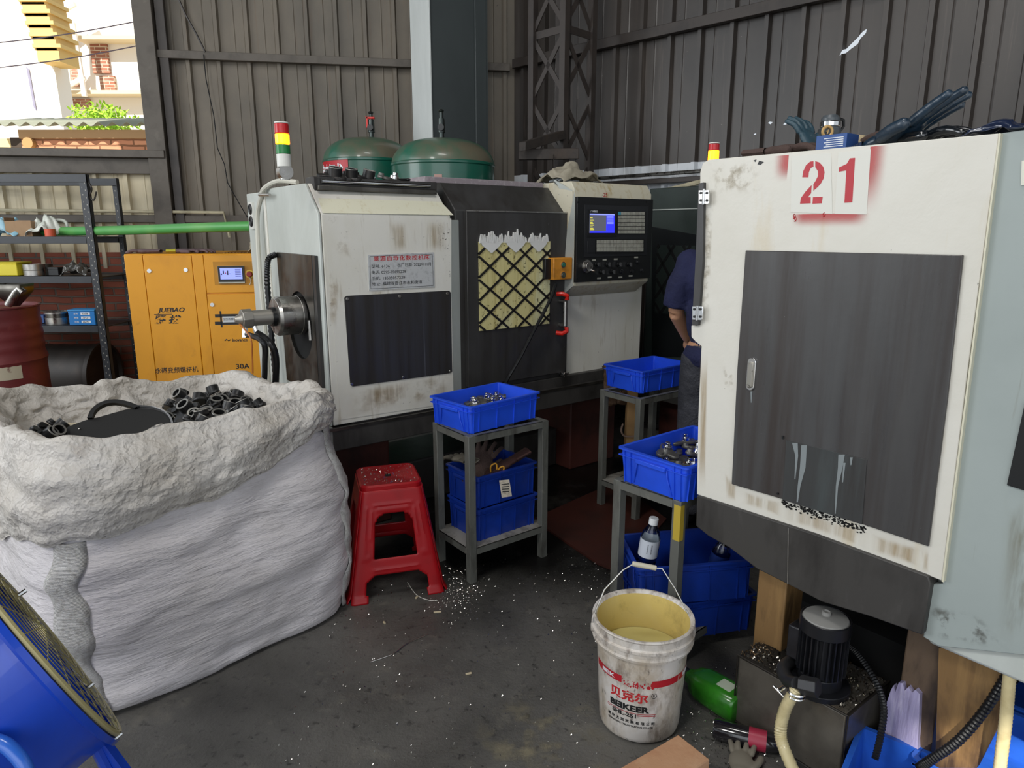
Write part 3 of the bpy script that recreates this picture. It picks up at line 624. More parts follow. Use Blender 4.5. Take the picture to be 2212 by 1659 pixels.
# drip tray
xe = F(1384, 800, 0).x
tray = MB().box(-.015, xe, -.03, D0, zt1, zt0 - .012).box(.1, xe, .012, D0, zt0 - .02, zb + .03)
obj('drip_tray', tray, DARK2, m1, bev=.004)
obj('tray_end_plate', MB().box(-.075, -.012, -.028, D0 - .1, zt1, zt0), mat('tray_end_grey', '82837f', .4, layers=[('5c5c58', 4, .45, .7, (2, 2, 1), .5)]), m1, bev=.003)
obj('tray_lip', MB().box(-.075, xe, -.034, -.028, zt0 - .02, zt0 - .006), DSTEEL, m1)
PED = mat('pedestal_red_brown', '4a231c', .6, layers=[('241511', 5, .45, .7, (1, 1, 1), .8)], bump=(30, .001))
for (x0, x1) in ((-.02, .35), (xe - .5, xe - .1)):
    obj('pedestal', MB().box(x0, x1, .12, D0 - .05, 0, zt1), PED, m1, bev=.01)
obj('chip_bed', MB().box(.35, xe - .5, .25, D0 - .05, .0, .25), DARK2, m1, bev=.01)
# end: steel cover plate with hole, rotating cylinder, hoses
h0 = S(648, 703, -.03); Rh = (S(648, 632, -.03).z - S(648, 775, -.03).z) / 2
cc = S(646, 680, -.03)
pts = [S(*p, -.03) for p in ((597, 545), (672, 552), (690, 860), (620, 820))]
ring = [Vector((-.03, h0.y + Rh * .93 * math.cos(2 * PI * k / 40), h0.z + Rh * math.sin(2 * PI * k / 40))) for k in range(40)]
def holed(outer, inner, d):
    """plate with a round hole: outer quad subdivided to 40 points matched by angle"""
    c_ = sum(inner, Vector((0, 0, 0))) / len(inner); out = []
    for p in inner:
        dr = (p - c_).normalized(); best = None
        for i in range(len(outer)):
            a_, b_ = outer[i], outer[(i + 1) % len(outer)]; e = b_ - a_; n_ = Vector((0, -e.z, e.y)); dn = dr.dot(n_)
            if abs(dn) < 1e-9: continue
            t_ = (a_ - c_).dot(n_) / dn
            if t_ > 0:
                h_ = c_ + dr * t_; u_ = (h_ - a_).dot(e) / e.length_squared
                if -.001 <= u_ <= 1.001 and (best is None or t_ < best[0]): best = (t_, h_)
        out.append(best[1])
    for c4 in outer:
        k = min(range(len(out)), key=lambda i: (out[i] - c4).length); out[k] = c4
    m_ = len(inner); D = Vector(d)
    return MB().grid([inner, out, [p + D for p in out], [p + D for p in inner]], closed=True, closev=True)
cv = obj('end_cover_plate', holed(pts, ring, (.022, 0, 0)), DSTEEL, m1, smooth=30)
obj('cover_side', MB().prism([S(*p, -.028) for p in ((672, 552), (679, 553), (697, 862), (690, 860))], (.026, 0, 0)), DARK, cv)
obj('cover_slot', MB().tube([S(668, 692, -.034), S(671, 735, -.034)], .008, 8), STEEL, cv)
obj('hole_dark', MB().lathe([(0, 0), (Rh * 1.1, 0)], (-.0145, h0.y, h0.z), 32, Matrix(((0, 0, 1), (1, 0, 0), (0, 1, 0)))), HOLE, m1)
rc = .092
cyl = obj('chuck_cylinder', MB().cyl((-.02, cc.y, cc.z), (-.135, cc.y, cc.z), rc, n=48).cyl((-.135, cc.y, cc.z), (-.148, cc.y, cc.z), rc, rc * .9, 48).cyl((-.02, cc.y, cc.z), (-.04, cc.y, cc.z), rc * 1.02, n=48), STEEL, m1, bev=.001)
obj('seal_ring', MB().cyl((-.14, cc.y, cc.z), (-.165, cc.y, cc.z), .045, n=28), BLACKR, cyl)
rj = obj('rotary_joint', MB().cyl((-.16, cc.y, cc.z), (-.255, cc.y, cc.z), .036, n=28).cyl((-.255, cc.y, cc.z), (-.30, cc.y, cc.z), .045, n=8).cyl((-.30, cc.y, cc.z), (-.33, cc.y, cc.z), .03, .012, 12), mat('cast_alloy', 'a5a199', .45, .8, bump=(60, .0005)), cyl, bev=.002)
for dx in (-.245, -.285):
    obj('hose_fitting', MB().cyl((dx, cc.y, cc.z - .035), (dx - .01 + .02 * (dx > -.26), cc.y - .01, cc.z - .085), .012, n=8), CHROME, rj)
def curve(pts, n=8):
    pts = [Vector(p) for p in pts]; out = []
    for i in range(len(pts) - 1):
        p0 = pts[max(i - 1, 0)]; p1, p2 = pts[i], pts[i + 1]; p3 = pts[min(i + 2, len(pts) - 1)]
        for k in range(n):
            t_ = k / n; out.append(.5 * ((2 * p1) + (-p0 + p2) * t_ + (2 * p0 - 5 * p1 + 4 * p2 - p3) * t_ ** 2 + (-p0 + 3 * p1 - 3 * p2 + p3) * t_ ** 3))
    return out + [pts[-1]]
xs = -.25
obj('hydraulic_hose', MB().tube(curve([(-.285, cc.y - .01, cc.z - .07), S(569, 740, -.27), S(572, 790, -.25), S(570, 850, -.25)]), .013, 10), BLACKR, m1)
obj('hydraulic_hose', MB().tube(curve([(-.235, cc.y - .01, cc.z - .07), S(583, 740, -.22), S(596, 775, -.2), S(594, 850, -.2)]), .015, 10), BLACKR, m1)
obj('drip_tube', MB().tube(curve([(-.31, cc.y, cc.z - .02), S(541, 730, -.31), S(545, 770, -.31), S(546, 806, -.31)]), .004, 6), mat('amber_tube', 'a8642c', .3), m1)
obj('corrugated_conduit', MB().tube(curve([S(596, 550, -.03), S(580, 560, -.07), S(577, 600, -.07), S(583, 680, -.07), S(590, 760, -.07), S(598, 840, -.07)], 16), .014, 8, corr=.14), BLACKR, m1)
# rear electrical cabinet with fan, tower light
cabz = S(533, 408, 0).z
obj('rear_cabinet', MB().box(.0, .9, D0 + .012, D1, .55, ztop - .01), GREYW, m1, bev=.004)
obj('side_rib', MB().box(-.02, .0, D0 - .035, D0 - .01, .7, ztop), WHITE, m1, bev=.003)
fan0, fan1 = S(540, 437, -.002), S(552, 494, -.002)
fn = obj('fan_grille', MB().box(-.012, .0, min(fan0.y, fan1.y), max(fan0.y, fan1.y), fan1.z, fan0.z), mat('grille_white', 'd8d8d2', .4), m1)
for cz_ in (.27, .73):
    zc_ = fan1.z + (fan0.z - fan1.z) * cz_; yc_ = (fan0.y + fan1.y) / 2
    for rr in (.02, .034, .048, .062):
        rr = min(rr, abs(fan0.y - fan1.y) * .48)* (rr/.062) if False else rr * abs(fan0.y - fan1.y) / .14
        obj('grille_ring', MB().tube([(-.014, yc_ + rr * math.cos(2 * PI * k / 20), zc_ + rr * math.sin(2 * PI * k / 20)) for k in range(20)], .003, 5, closed=True), BLACK, fn)
obj('white_cable', MB().tube(curve([(.05, .38, ztop + .02), (.0, .5, ztop + .03), (-.03, .62, ztop + .0), S(563, 430, -.03), S(556, 480, -.03), S(562, 600, -.04), S(572, 700, -.04), S(583, 850, -.04)]), .012, 8), mat('cable_white', 'c4c2b6', .5), m1)
obj('cable_clamp', MB().cyl(S(560, 421, -.04), S(583, 421, -.04), .007), STEEL, m1)
tp = Vector((.12, .55, ztop))
v = atP(m1, 616, 388, 'z', ztop); tp = Vector((v.x, v.y, ztop))
tl = obj('tower_light', MB().cyl(tp + Vector((0, 0, .06)), tp + Vector((0, 0, .09)), .010).cyl(tp + Vector((0, -.02, .03)), tp + Vector((0, .02, .03)), .03, n=20).cyl(tp, tp + Vector((0, 0, .03)), .02), STEEL, m1)
def tz(py): return atP(m1, 616, py, 'y', tp.y).z - 0
LR = .0285
def lens(name, y0, y1, m): return obj(name, MB().cyl(Vector((tp.x, tp.y, tz(y1))), Vector((tp.x, tp.y, tz(y0) - .001)), LR, n=24), m, tl, bev=.002)
lens('lamp_base', 333, 361, mat('lamp_white', 'dcdcd6', .4)); lens('lens_green', 313, 333, mat('lens_green', '1d7a3e', .25)); lens('lens_amber', 290, 312, mat('lens_amber', 'ff9a20', .3, emit='ff8a10', emits=5)); lens('lens_red', 268, 289, mat('lens_red', 'c01a20', .25)); lens('lamp_cap', 264, 268, mat('lamp_white', 'dcdcd6', .4))
obj('cap_plate', MB().box(xB - .12, xC - .02, .2, .5, ztop + .035, ztop + .065), mat('cap_plate_grey', '8d8388', .5, layers=[('b8b0b4', 40, .5, .7, (1, 1, 1), .7)]), m1, bev=.003)

# dried coolant and oil runs on the white sheets
SBR = stain_mat('dried_oil_runs', 'a58d63', 12, (3, 3, .15), .40, .75, .62)
SBP = stain_mat('dried_oil_patch', 'a78e6b', 9, (1, 1, 1), .44, .68, .6)
SBK = stain_mat('black_specks', '1d1a17', 70, (1, 1, 1), .60, .63, 1)
def st_(pts, m, nm='oil_stain', d=-.0032): stain(m1, [atP(m1, x, y, 'y', d) for x, y in pts], m, nm)
st_([(832, 475), (880, 475), (884, 545), (850, 548)], SBR); st_([(900, 473), (972, 473), (973, 545), (905, 547)], SBR)
st_([(700, 462), (740, 462), (720, 490), (703, 485)], SBP); st_([(716, 500), (752, 500), (760, 560), (724, 548)], SBP); st_([(706, 590), (735, 590), (728, 720), (712, 700)], SBP)
st_([(780, 838), (890, 818), (890, 860), (784, 885)], SBR); st_([(738, 850), (990, 800), (996, 855), (738, 905)], SBP)
st_([(940, 472), (975, 472), (976, 625), (950, 545)], SBK); st_([(797, 629), (830, 627), (832, 640), (800, 642)], SBR)
# ================================================================ lathe marked 21 on its end cover
m2 = thing('cnc_lathe', 'white and charcoal lathe end marked with a big red stencilled 21', 'machine', (1.017, 1.510, 0), MROT)
T = lambda px, py, x=0.: atP(m2, px, py, 'x', x)
H2 = 1.698; YL = .70
bot = T(1505, 1068).z
white = [(1518, 352), (1530, 345), (2158, 288), (2090, 800), (2035, 1255), (2005, 1243), (1760, 1152), (1505, 1068), (1508, 900), (1515, 748), (1502, 738), (1493, 728), (1493, 703), (1505, 703), (1508, 560), (1512, 395), (1512, 372)]
plate(m2, white, 'x', -.012, .012, 'end_cover', WHITE2, bev=.002)
obj('body', MB().box(.002, 1.7, -.0, YL - .03, .66, H2 - .008), WHITE, m2, bev=.004)
# grey main body panel right of the seam, facing the same way
grey = [(2161, 288), (2330, 262), (2420, 700), (2450, 1440), (2198, 1414), (2028, 1396), (1994, 1376), (2012, 1262), (2036, 1262), (2092, 800)]
plate(m2, grey, 'x', .0, .02, 'side_panel', mat('side_panel_grey', '9fa8a6', .4, layers=[('8f9896', 2, .4, .7, (1, 1, 1), .5), ('6e6650', 5, .62, .74, (5, 5, .4), .6)], bump=(20, .0003)), bev=.002)
obj('front_housing', MB().box(.02, 1.9, -.42, -.0, .5, H2 - .03), GREYW, m2, bev=.01)
plate(m2, [(2158, 288), (2162, 288), (2038, 1258), (2034, 1256)], 'x', -.014, .014, 'edge_trim', mat('edge_cream', 'd6d2bc', .4))
plate(m2, [(2214, 870), (2175, 1048), (2330, 1095), (2330, 830)], 'x', -.006, .006, 'side_window', BLACK)
plate(m2, [(2207, 347), (2240, 345), (2240, 400), (2205, 400)], 'x', -.003, .003, 'paper_label', mat('label_paper', 'd8d8cc', .6))
# dark door with slot handle and welded patch
dr = plate(m2, [(1610, 541), (2080, 551), (2046, 860), (2005, 1181), (1790, 1108), (1580, 1046), (1592, 800)], 'x', -.020, .008, 'cover_door', mat('door_charcoal', '444343', .38, layers=[('342c28', 3, .46, .66, (5, 5, .2), .8), ('4f5153', 2, .5, .75, (2, 2, .4), .6), ('a8a8a8', 100, .735, .75, (1, 1, 1), .8)], rl=(5, .26, .5, (3, 3, .4)), bump=(30, .0003)), bev=.002)
pt = plate(m2, [(1698, 951), (1872, 993), (1862, 1133), (1690, 1080)], 'x', -.0225, .003, 'patch_plate', mat('patch_charcoal', '3b3c3c', .4, layers=[('4a5354', 3, .5, .7, (4, 4, .3), .7), ('2c2623', 5, .5, .7, (4, 4, .3), .6)], rl=(5, .3, .5)), dr, bev=.0005)
def drip(pts, wd, x=-.0235, par=pt, m=mat('dried_coolant', '7f8688', .55)):
    for a_, b_, w0, w1 in zip(pts, pts[1:], wd, wd[1:]):
        plate(m2, [(a_[0] - w0, a_[1]), (a_[0] + w0, a_[1]), (b_[0] + w1, b_[1]), (b_[0] - w1, b_[1])], 'x', x, .0012, 'coolant_drip', m, par)
drip([(1717, 957), (1721, 985), (1717, 1035)], [6, 3, 1]); drip([(1737, 962), (1734, 1010), (1726, 1050), (1722, 1085)], [6, 6, 3, 1.5])
drip([(1818, 982), (1815, 1010), (1808, 1050), (1804, 1110)], [7, 5, 2.5, 1]); drip([(1824, 1000), (1820, 1042)], [2.5, 1]); drip([(1839, 988), (1838, 1005)], [3, 1])
for px, py in ((1692, 943), (1681, 1066), (1692, 946)): v = T(px, py, -.02); obj('screw', MB().cyl((-.02, v.y, v.z), (-.024, v.y, v.z), .003), BLACK, dr)
v0, v1 = T(1626, 783, -.02), T(1622, 833, -.02)
def capsule(a_, b_, r, x0, x1, n=16):
    a_ = Vector(a_); b_ = Vector(b_); u_ = (b_ - a_).normalized(); v_ = Vector((0, -u_.z, u_.y)); pts = []
    for k in range(n + 1): th = PI / 2 + PI * k / n; pts.append(a_ + u_ * r * math.cos(th) + v_ * r * math.sin(th))
    for k in range(n + 1): th = -PI / 2 + PI * k / n; pts.append(b_ + u_ * r * math.cos(th) + v_ * r * math.sin(th))
    for p in pts: p.x = x0
    return MB().prism(pts, (x1 - x0, 0, 0))
hd = obj('slot_handle', capsule(v0, v1, .0135, -.026, -.018), CHROME, dr, bev=.0015)
obj('handle_lever', capsule(v0 + Vector((0, 0, -.006)), v1 + Vector((0, 0, .002)), .008, -.031, -.024), mat('worn_alloy', 'a19e96', .4, .8, layers=[('3a3530', 60, .6, .66, (1, 1, 1), .8)]), hd, bev=.0015)
plate(m2, [(1621, 846), (1625, 846), (1623, 870), (1622, 870)], 'x', -.0212, .0012, 'coolant_drip', mat('dried_coolant', '7f8688', .55), dr)
# hinge strip and hinges
hs = plate(m2, [(1509, 396), (1520, 394), (1518, 560), (1508, 703), (1494, 703), (1502, 560)], 'x', -.024, .012, 'hinge_strip', DARK, bev=.001)
for (cx, cy) in ((1520, 425), (1506, 676)):
    h_ = plate(m2, [(cx - 11, cy - 14), (cx + 10, cy - 15), (cx + 12, cy - 12), (cx + 11, cy + 14), (cx + 8, cy + 16), (cx - 11, cy + 15)], 'x', -.030, .005, 'hinge', CHROME, bev=.001)
    v = T(cx, cy, -.03); obj('hinge_pin', MB().cyl((-.032, v.y, v.z - .022), (-.032, v.y, v.z + .022), .0035, n=10), CHROME, h_)
    for sx in (-6, 7):
        for sy in (-8, 8): v = T(cx + sx, cy + sy, -.03); obj('screw', MB().cyl((-.030, v.y, v.z), (-.0325, v.y, v.z), .0038, n=10), BLACK, h_)
# stencilled number on its paper-masked white field with red overspray
MASK = mat('mask_white', 'd9d8d0', .5)
OV = mat('overspray', 'd6d4cc', .5, layers=[('c96460', 2, .30, .80, (1, 1, 1), .62)])
def spray(pts, name='red_overspray', c_='d9aaa6', d=.0008): plate(m2, pts, 'x', -.0128, d, name, mat('spray_' + c_, c_, .5), None)
# soft overspray: a material whose red fades with distance from the stencil edges (paint on the panel)
def overspray_mat():
    m = bpy.data.materials.new('red_overspray'); m.use_nodes = True; nt = m.node_tree; N = nt.nodes; L = nt.links; b = N['Principled BSDF']; b.inputs['Roughness'].default_value = .5
    tc = N.new('ShaderNodeTexCoord'); sp = N.new('ShaderNodeSeparateXYZ'); L.new(tc.outputs['Object'], sp.inputs[0])
    def ms(v, e0, e1, rev=False):
        r = N.new('ShaderNodeMapRange'); r.interpolation_type = 'SMOOTHSTEP'; r.inputs[1].default_value = e0; r.inputs[2].default_value = e1
        if rev: r.inputs[3].default_value = 1; r.inputs[4].default_value = 0
        L.new(v, r.inputs[0]); return r.outputs[0]
    def mul(a, c): x = N.new('ShaderNodeMath'); x.operation = 'MULTIPLY'; L.new(a, x.inputs[0]); L.new(c, x.inputs[1]); return x.outputs[0]
    def mx(a, c): x = N.new('ShaderNodeMath'); x.operation = 'MAXIMUM'; L.new(a, x.inputs[0]); L.new(c, x.inputs[1]); return x.outputs[0]
    Yo, Zo = sp.outputs[1], sp.outputs[2]
    L0, L1 = T(1705, 380), T(1880, 380); zt, zb_ = T(1790, 330).z, T(1780, 463).z
    yl, yr = L0.y, L1.y
    inz = mul(ms(Zo, zb_ - .02, zb_ + .05), ms(Zo, zt - .02, zt + .02, True)) if False else ms(Zo, zb_ - .01, zb_ + .05)
    left = mul(mul(ms(Yo, yl, yl + .045, True), ms(Yo, yl - .002, yl)), mul(ms(Zo, zb_ + .02, zb_ + .05), ms(Zo, T(1705, 355).z, T(1705, 395).z, True)))
    right = mul(mul(ms(Yo, yr - .045, yr), ms(Yo, yr, yr + .002, True)), ms(Zo, zb_ - .01, zb_ + .12))
    bott = mul(mul(ms(Zo, zb_ - .035, zb_), ms(Zo, zb_, zb_ + .002, True)), mul(ms(Yo, yr - .02, yr + .03), ms(Yo, yl - .06, yl - .02, True)))
    tot = mx(mx(left, right), bott)
    g = N.new('ShaderNodeMath'); g.operation = 'MULTIPLY'; g.inputs[1].default_value = .75; L.new(tot, g.inputs[0])
    b.inputs['Base Color'].default_value = srgb('c4484a'); L.new(g.outputs[0], b.inputs['Alpha'])
    return m
plate(m2, [(1668, 338), (1930, 312), (1925, 498), (1660, 500)], 'x', -.0124, .0006, 'number_field', overspray_mat())
plate(m2, [(1710, 338), (1795, 330), (1798, 462), (1708, 458)], 'x', -.0130, .0007, 'stencil_mask_mark', MASK)
plate(m2, [(1811, 329), (1881, 322), (1872, 463), (1803, 462)], 'x', -.0130, .0007, 'stencil_mask_mark', MASK)
NR = mat('stencil_red', 'b5303a', .5, layers=[('c2444c', 12, .5, .7, (1, 1, 1), .6)])
def numpl(pts): plate(m2, pts, 'x', -.0136, .0007, 'painted_number', NR)
numpl([(1733, 383), (1735, 370), (1741, 357), (1750, 349), (1757, 348), (1757, 360), (1751, 363), (1747, 372), (1746, 383)])
numpl([(1761, 348), (1770, 351), (1778, 360), (1781, 372), (1779, 385), (1773, 396), (1766, 404), (1757, 412), (1757, 398), (1762, 390), (1767, 380), (1767, 370), (1761, 361)])
numpl([(1753, 400), (1752, 417), (1745, 426), (1751, 426), (1751, 439), (1728, 440), (1730, 428), (1739, 415)])
numpl([(1756, 426), (1777, 425), (1775, 439), (1755, 440)])
numpl([(1812, 362), (1829, 354), (1836, 342), (1847, 341), (1841, 437), (1824, 438), (1828, 368), (1812, 371)])
for px, py in ((1716, 467), (1718, 474), (1780, 464)): v = T(px, py, -.013); obj('handwriting_mark', MB().tube([(-.0128, v.y + .004 * math.sin(k * 1.9), v.z + .006 * math.cos(k * 1.3)) for k in range(8)], .0008, 4), TEXTR, m2)
for pts in ([(1627, 347), (1634, 344), (1632, 350)], [(1636, 355), (1640, 347), (1650, 350), (1643, 356)]): plate(m2, pts, 'x', -.0126, .0006, 'chipped_paint', BLACK)
# bottom rust runs
RUN = stain_mat('rust_run', 'a88c5c', 10, (3, 3, .16), .36, .72, .7)
for pts in ([(1600, 1058), (1690, 1085), (1690, 1118), (1600, 1088)], [(1690, 1085), (1880, 1150), (1880, 1190), (1690, 1122)], [(1880, 1150), (1990, 1185), (1990, 1228), (1880, 1192)], [(1565, 1020), (1592, 1045), (1590, 1085), (1568, 1080)], [(1512, 760), (1530, 760), (1524, 1060), (1508, 1060)], [(1990, 1188), (2008, 1190), (2006, 1240), (1990, 1236)]):
    stain(m2, [atP(m2, x, y, 'x', -.0128) for x, y in pts], RUN, 'rust_run')
for pts in ([(1522, 395), (1545, 400), (1530, 700), (1512, 700)], [(1525, 350), (1640, 345), (1660, 420), (1530, 420)], [(1560, 790), (1590, 790), (1585, 850), (1562, 840)]):
    stain(m2, [atP(m2, x, y, 'x', -.0128) for x, y in pts], stain_mat('grime_smear', '9a8a6c', 30, (1, 1, 1), .48, .66, .5), 'grime_smear')
stain(m2, [atP(m2, x, y, 'x', -.001) for x, y in ((2165, 1060), (2330, 1080), (2330, 1400), (2150, 1400))], stain_mat('rust_run_thin', '857a5c', 7, (2, 2, .3), .50, .66, .6), 'rust_run')
stain(m2, [atP(m2, x, y, 'x', -.001) for x, y in ((2000, 1300), (2120, 1330), (2190, 1410), (2000, 1376))], stain_mat('grime_smear2', '4a4236', 20, (1, 1, 1), .50, .62, .7), 'grime_smear')
# grimy swarf stuck along the door bottom
sw_ = MB(); random.seed(5)
for k in range(260):
    u_ = random.random(); px = 1690 + u_ * 180 + random.gauss(0, 3); py = 1085 + u_ * 60 + random.gauss(0, 4); v = T(px, py, -.013)
    s_ = random.uniform(.0012, .004); sw_.blob((-.013, v.y, v.z), s_ * .7, s_, s_ * .7, 6, 3, amp=.5, seed=k)
tag(obj('stuck_swarf', sw_, HOLE, m2), None, None, kind='stuff')
# drip tray
ty = [(1505, 1070), (1760, 1154), (2005, 1245), (2010, 1262), (1992, 1372), (1880, 1332), (1775, 1300), (1701, 1262), (1635, 1229), (1575, 1183), (1530, 1158), (1503, 1136)]
obj('drip_tray', MB().prism([T(*p, -.022) for p in ty], (.9, 0, 0)), DARK2, m2, bev=.003)
plate(m2, [(1702, 1140), (1704, 1140), (1702, 1262), (1700, 1262)], 'x', -.0235, .002, 'weld_seam', STEEL)
tl2 = obj('tower_light', MB().cyl(T(1541, 348, .35) + Vector((0, 0, -.02)), T(1541, 340, .35), .018), STEEL, m2)
c_ = T(1541, 340, .35); pz = lambda py: T(1541, py, .35).z
def len2(name, y0, y1, m): obj(name, MB().cyl((c_.x, c_.y, pz(y1)), (c_.x, c_.y, pz(y0) - .001), .0185, n=20), m, tl2, bev=.0015)
len2('lens_amber', 325, 347, _m['lens_amber']); len2('lens_red', 311, 325, _m['lens_red']); len2('lamp_cap', 308, 311, _m['lamp_white'])
# timber-clad support legs
LEGM = mat('leg_stained_panel', '80623c', .6, layers=[('35261c', 2.4, .5, .62, (2, 2, .7), .9), ('c39c62', 6, .5, .8, (3, 3, .3), .5)], bump=(12, .002, (4, 4, .5)))
def legbox(pts_px, x, dx, m=LEGM, name='support_leg'):
    q = [T(*p, x) for p in pts_px]; return obj(name, MB().prism(q, (dx, 0, 0)), m, m2, bev=.004)
a_ = T(1642, 1200, .06).y; b_ = T(1706, 1200, .06).y
obj('support_leg', MB().box(.06, .16, min(a_, b_), max(a_, b_), 0, .56), LEGM, m2, bev=.004)
y1_ = T(1940, 1500, .12).y; y2_ = T(2028, 1500, .12).y
obj('support_leg', MB().box(.12, .5, y2_, y1_, 0, .56), mat('leg_dark_face', '5d4c3c', .6, layers=[('241b16', 3, .45, .62, (2, 2, .7), .9)], bump=(12, .002)), m2, bev=.006)
plate(m2, [(2028, 1400), (2178, 1400), (2160, 1560), (2110, 1659), (2020, 1659)], 'x', .1, .02, 'leg_cladding', LEGM)
obj('chip_bed', MB().box(.3, 1.6, .0, YL - .1, 0, .3), HOLE, m2)

# ================================================================ dark lathe far behind
m3 = thing('cnc_lathe', 'dark green-grey lathe with lattice window in the shade behind the worker', 'machine', (atY(1400, 500, 5.0).x, 5.0, 0), MROT)
U = lambda px, py, x=0.: atP(m3, px, py, 'x', x)
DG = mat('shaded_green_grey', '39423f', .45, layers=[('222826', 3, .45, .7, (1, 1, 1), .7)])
y_a, y_b = U(1400, 500).y, U(1535, 500).y; zt3 = U(1460, 404).z
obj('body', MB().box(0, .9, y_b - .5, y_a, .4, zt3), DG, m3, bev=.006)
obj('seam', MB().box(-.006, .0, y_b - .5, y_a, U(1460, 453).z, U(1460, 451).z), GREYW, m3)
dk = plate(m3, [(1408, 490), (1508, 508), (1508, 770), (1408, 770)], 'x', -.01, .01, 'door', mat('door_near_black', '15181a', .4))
lt3 = MB()
za, zb3 = U(1460, 530).z, U(1460, 680).z; ya, yb3 = U(1420, 600).y, U(1500, 600).y
lo, hi = min(ya, yb3), max(ya, yb3)
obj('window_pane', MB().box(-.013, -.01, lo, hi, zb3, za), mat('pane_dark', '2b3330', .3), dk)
pw3 = (hi - lo) / 2.4
for k in range(-4, 6):
    for sg in (1, -1):
        c_ = clip((lo + k * pw3 - sg * pw3 * 4, zb3 - pw3 * 4 * 1.3), (lo + k * pw3 + sg * pw3 * 6, zb3 + pw3 * 6 * 1.3), lo, hi, zb3, za)
        if c_:
            (p0, q0), (p1, q1) = c_; d = Vector((p1 - p0, q1 - q0)); n_ = Vector((-d.y, d.x)).normalized() * .01
            lt3.prism([(-.016, p0 + n_.x, q0 + n_.y), (-.016, p1 + n_.x, q1 + n_.y), (-.016, p1 - n_.x, q1 - n_.y), (-.016, p0 - n_.x, q0 - n_.y)], (.003, 0, 0))
obj('window_lattice', lt3, HOLE, dk)
obj('drip_tray', MB().box(-.02, .9, y_b - .5, y_a, .3, .45), DARK2, m3); obj('pedestal', MB().box(.1, .8, y_b - .3, y_a - .1, 0, .3), PED, m3)

# ================================================================ air compressor
YC = 4.75
cl = atY(272, 600, YC); ca = 10.
comp = thing('air_compressor', 'yellow screw air compressor cabinet standing against the brick wall', 'compressor', (cl.x, cl.y, 0), ca)
K = lambda px, py, y=0.: atP(comp, px, py, 'y', y)
CY = mat('compressor_yellow', 'e09a1c', .42, layers=[('b9791a', 2.5, .5, .72, (1, 1, .6), .6), ('8f6a2a', 8, .64, .76, (1, 1, 1), .5)], bump=(20, .0003))
zt4 = K(285, 549).z; xw = .95
cb = obj('cabinet', MB().box(0, xw, .008, .8, .06, zt4), CY, comp, bev=.006)
obj('foot_rail', MB().box(.02, xw - .02, .03, .78, 0, .06), BLACK, comp)
def kp(name, x0, x1, y0, y1, m=CY, th=.008, par=None):
    return obj(name, MB().box(K(x0, (y0 + y1) / 2).x, K(x1, (y0 + y1) / 2).x, -th + .006, .01, y1 if y1 < 5 else K((x0 + x1) / 2, y1).z, K((x0 + x1) / 2, y0).z), m, par or comp, bev=.002)
z_lo = .09
X0 = .004; X1 = K(314, 600).x; X2 = K(418, 600).x; X3 = K(444, 600).x
for nm, xa, xb, za_, zb_ in (('corner_post', X0, X1 - .003, z_lo, zt4 - .006), ('service_door', X1, X2, z_lo, zt4 - .01), ('centre_post', X2 + .003, X3 - .003, z_lo, zt4 - .006), ('lower_door', X3, xw - .006, z_lo, K(500, 635).z), ('upper_panel', X3, xw - .006, K(500, 632).z, zt4 - .01)):
    o = obj(nm, MB().box(xa, xb, -.004, .01, za_, zb_), CY, comp, bev=.003)
    if nm == 'service_door': sd_ = o
    if nm == 'lower_door': ld_ = o
    if nm == 'upper_panel': up_ = o
for px, py, pr in ((323, 585, sd_), (402, 583, sd_), (459, 658, ld_)):
    v = K(px, py); obj('lock', MB().cyl((v.x, -.004, v.z), (v.x, -.010, v.z), .014, n=18), CHROME, pr)
rz0, rz1 = K(500, 615).z, K(500, 565).z
ds = obj('display_recess', MB().box(K(462, 590).x, xw - .05, -.006, -.0035, rz0, rz1), mat('recess_amber', 'b87f18', .5), up_, bev=.004)
dx0, dx1 = K(472, 590).x, K(529, 590).x; dz0_, dz1_ = K(500, 612).z, K(500, 574).z
di = obj('display_frame', MB().box(dx0, dx1, -.02, -.004, dz0_, dz1_), mat('frame_grey', 'b9b6a8', .4), ds, bev=.003)
obj('display_bezel', MB().box(dx0 + .002, dx1 - .002, -.023, -.018, dz0_ + .012, dz1_ - .002), BLACK, di)
sc_ = obj('display', MB().box(dx0 + .016, dx1 - .014, -.0245, -.02, dz0_ + .03, dz1_ - .014), mat('display_glow', '7f8ad8', .3, emit='8f9cf0', emits=.85), di)
DI = mat('display_ink', '2a2c50', .5)
ww = dx1 - dx0
for k in range(5): obj('display_graphic', MB().box(dx0 + .02 + k * .014, dx0 + .028 + k * .014, -.0255, -.0245, dz0_ + .06 + (k % 3) * .008, dz0_ + .07 + (k % 2) * .02), TEXTR if k == 2 else DI, sc_)
for k in range(5): obj('display_graphic', MB().box(dx1 - .06, dx1 - .022, -.0255, -.0245, dz0_ + .048 + k * .012, dz0_ + .051 + k * .012), DI, sc_)
v = K(540, 592); es = obj('emergency_stop', MB().cyl((v.x, -.006, v.z), (v.x, -.03, v.z), .02, n=20), mat('stop_red', '8e2020', .4), up_, bev=.004)
obj('stop_ring', MB().cyl((v.x, -.004, v.z), (v.x, -.012, v.z), .03, n=20), mat('stop_yellow', 'd8b030', .4), es)
obj('hanging_key', MB().tube([(v.x, -.02, v.z - .02), (v.x + .008, -.02, v.z - .05), (v.x - .005, -.02, v.z - .075)], .003, 5), STEEL, es)
def kt(s_, x0, yb_, x1, yt_, par, mm=TEXTB, **k):
    a_ = K(x0, yb_, -.0045); b_ = K(x1, yb_, -.0045); text('lettering', s_, par, a_, (1, 0, 0), (0, 0, 1), K(x0, yt_, -.0045).z - a_.z, mm, width=b_.x - a_.x, **k)
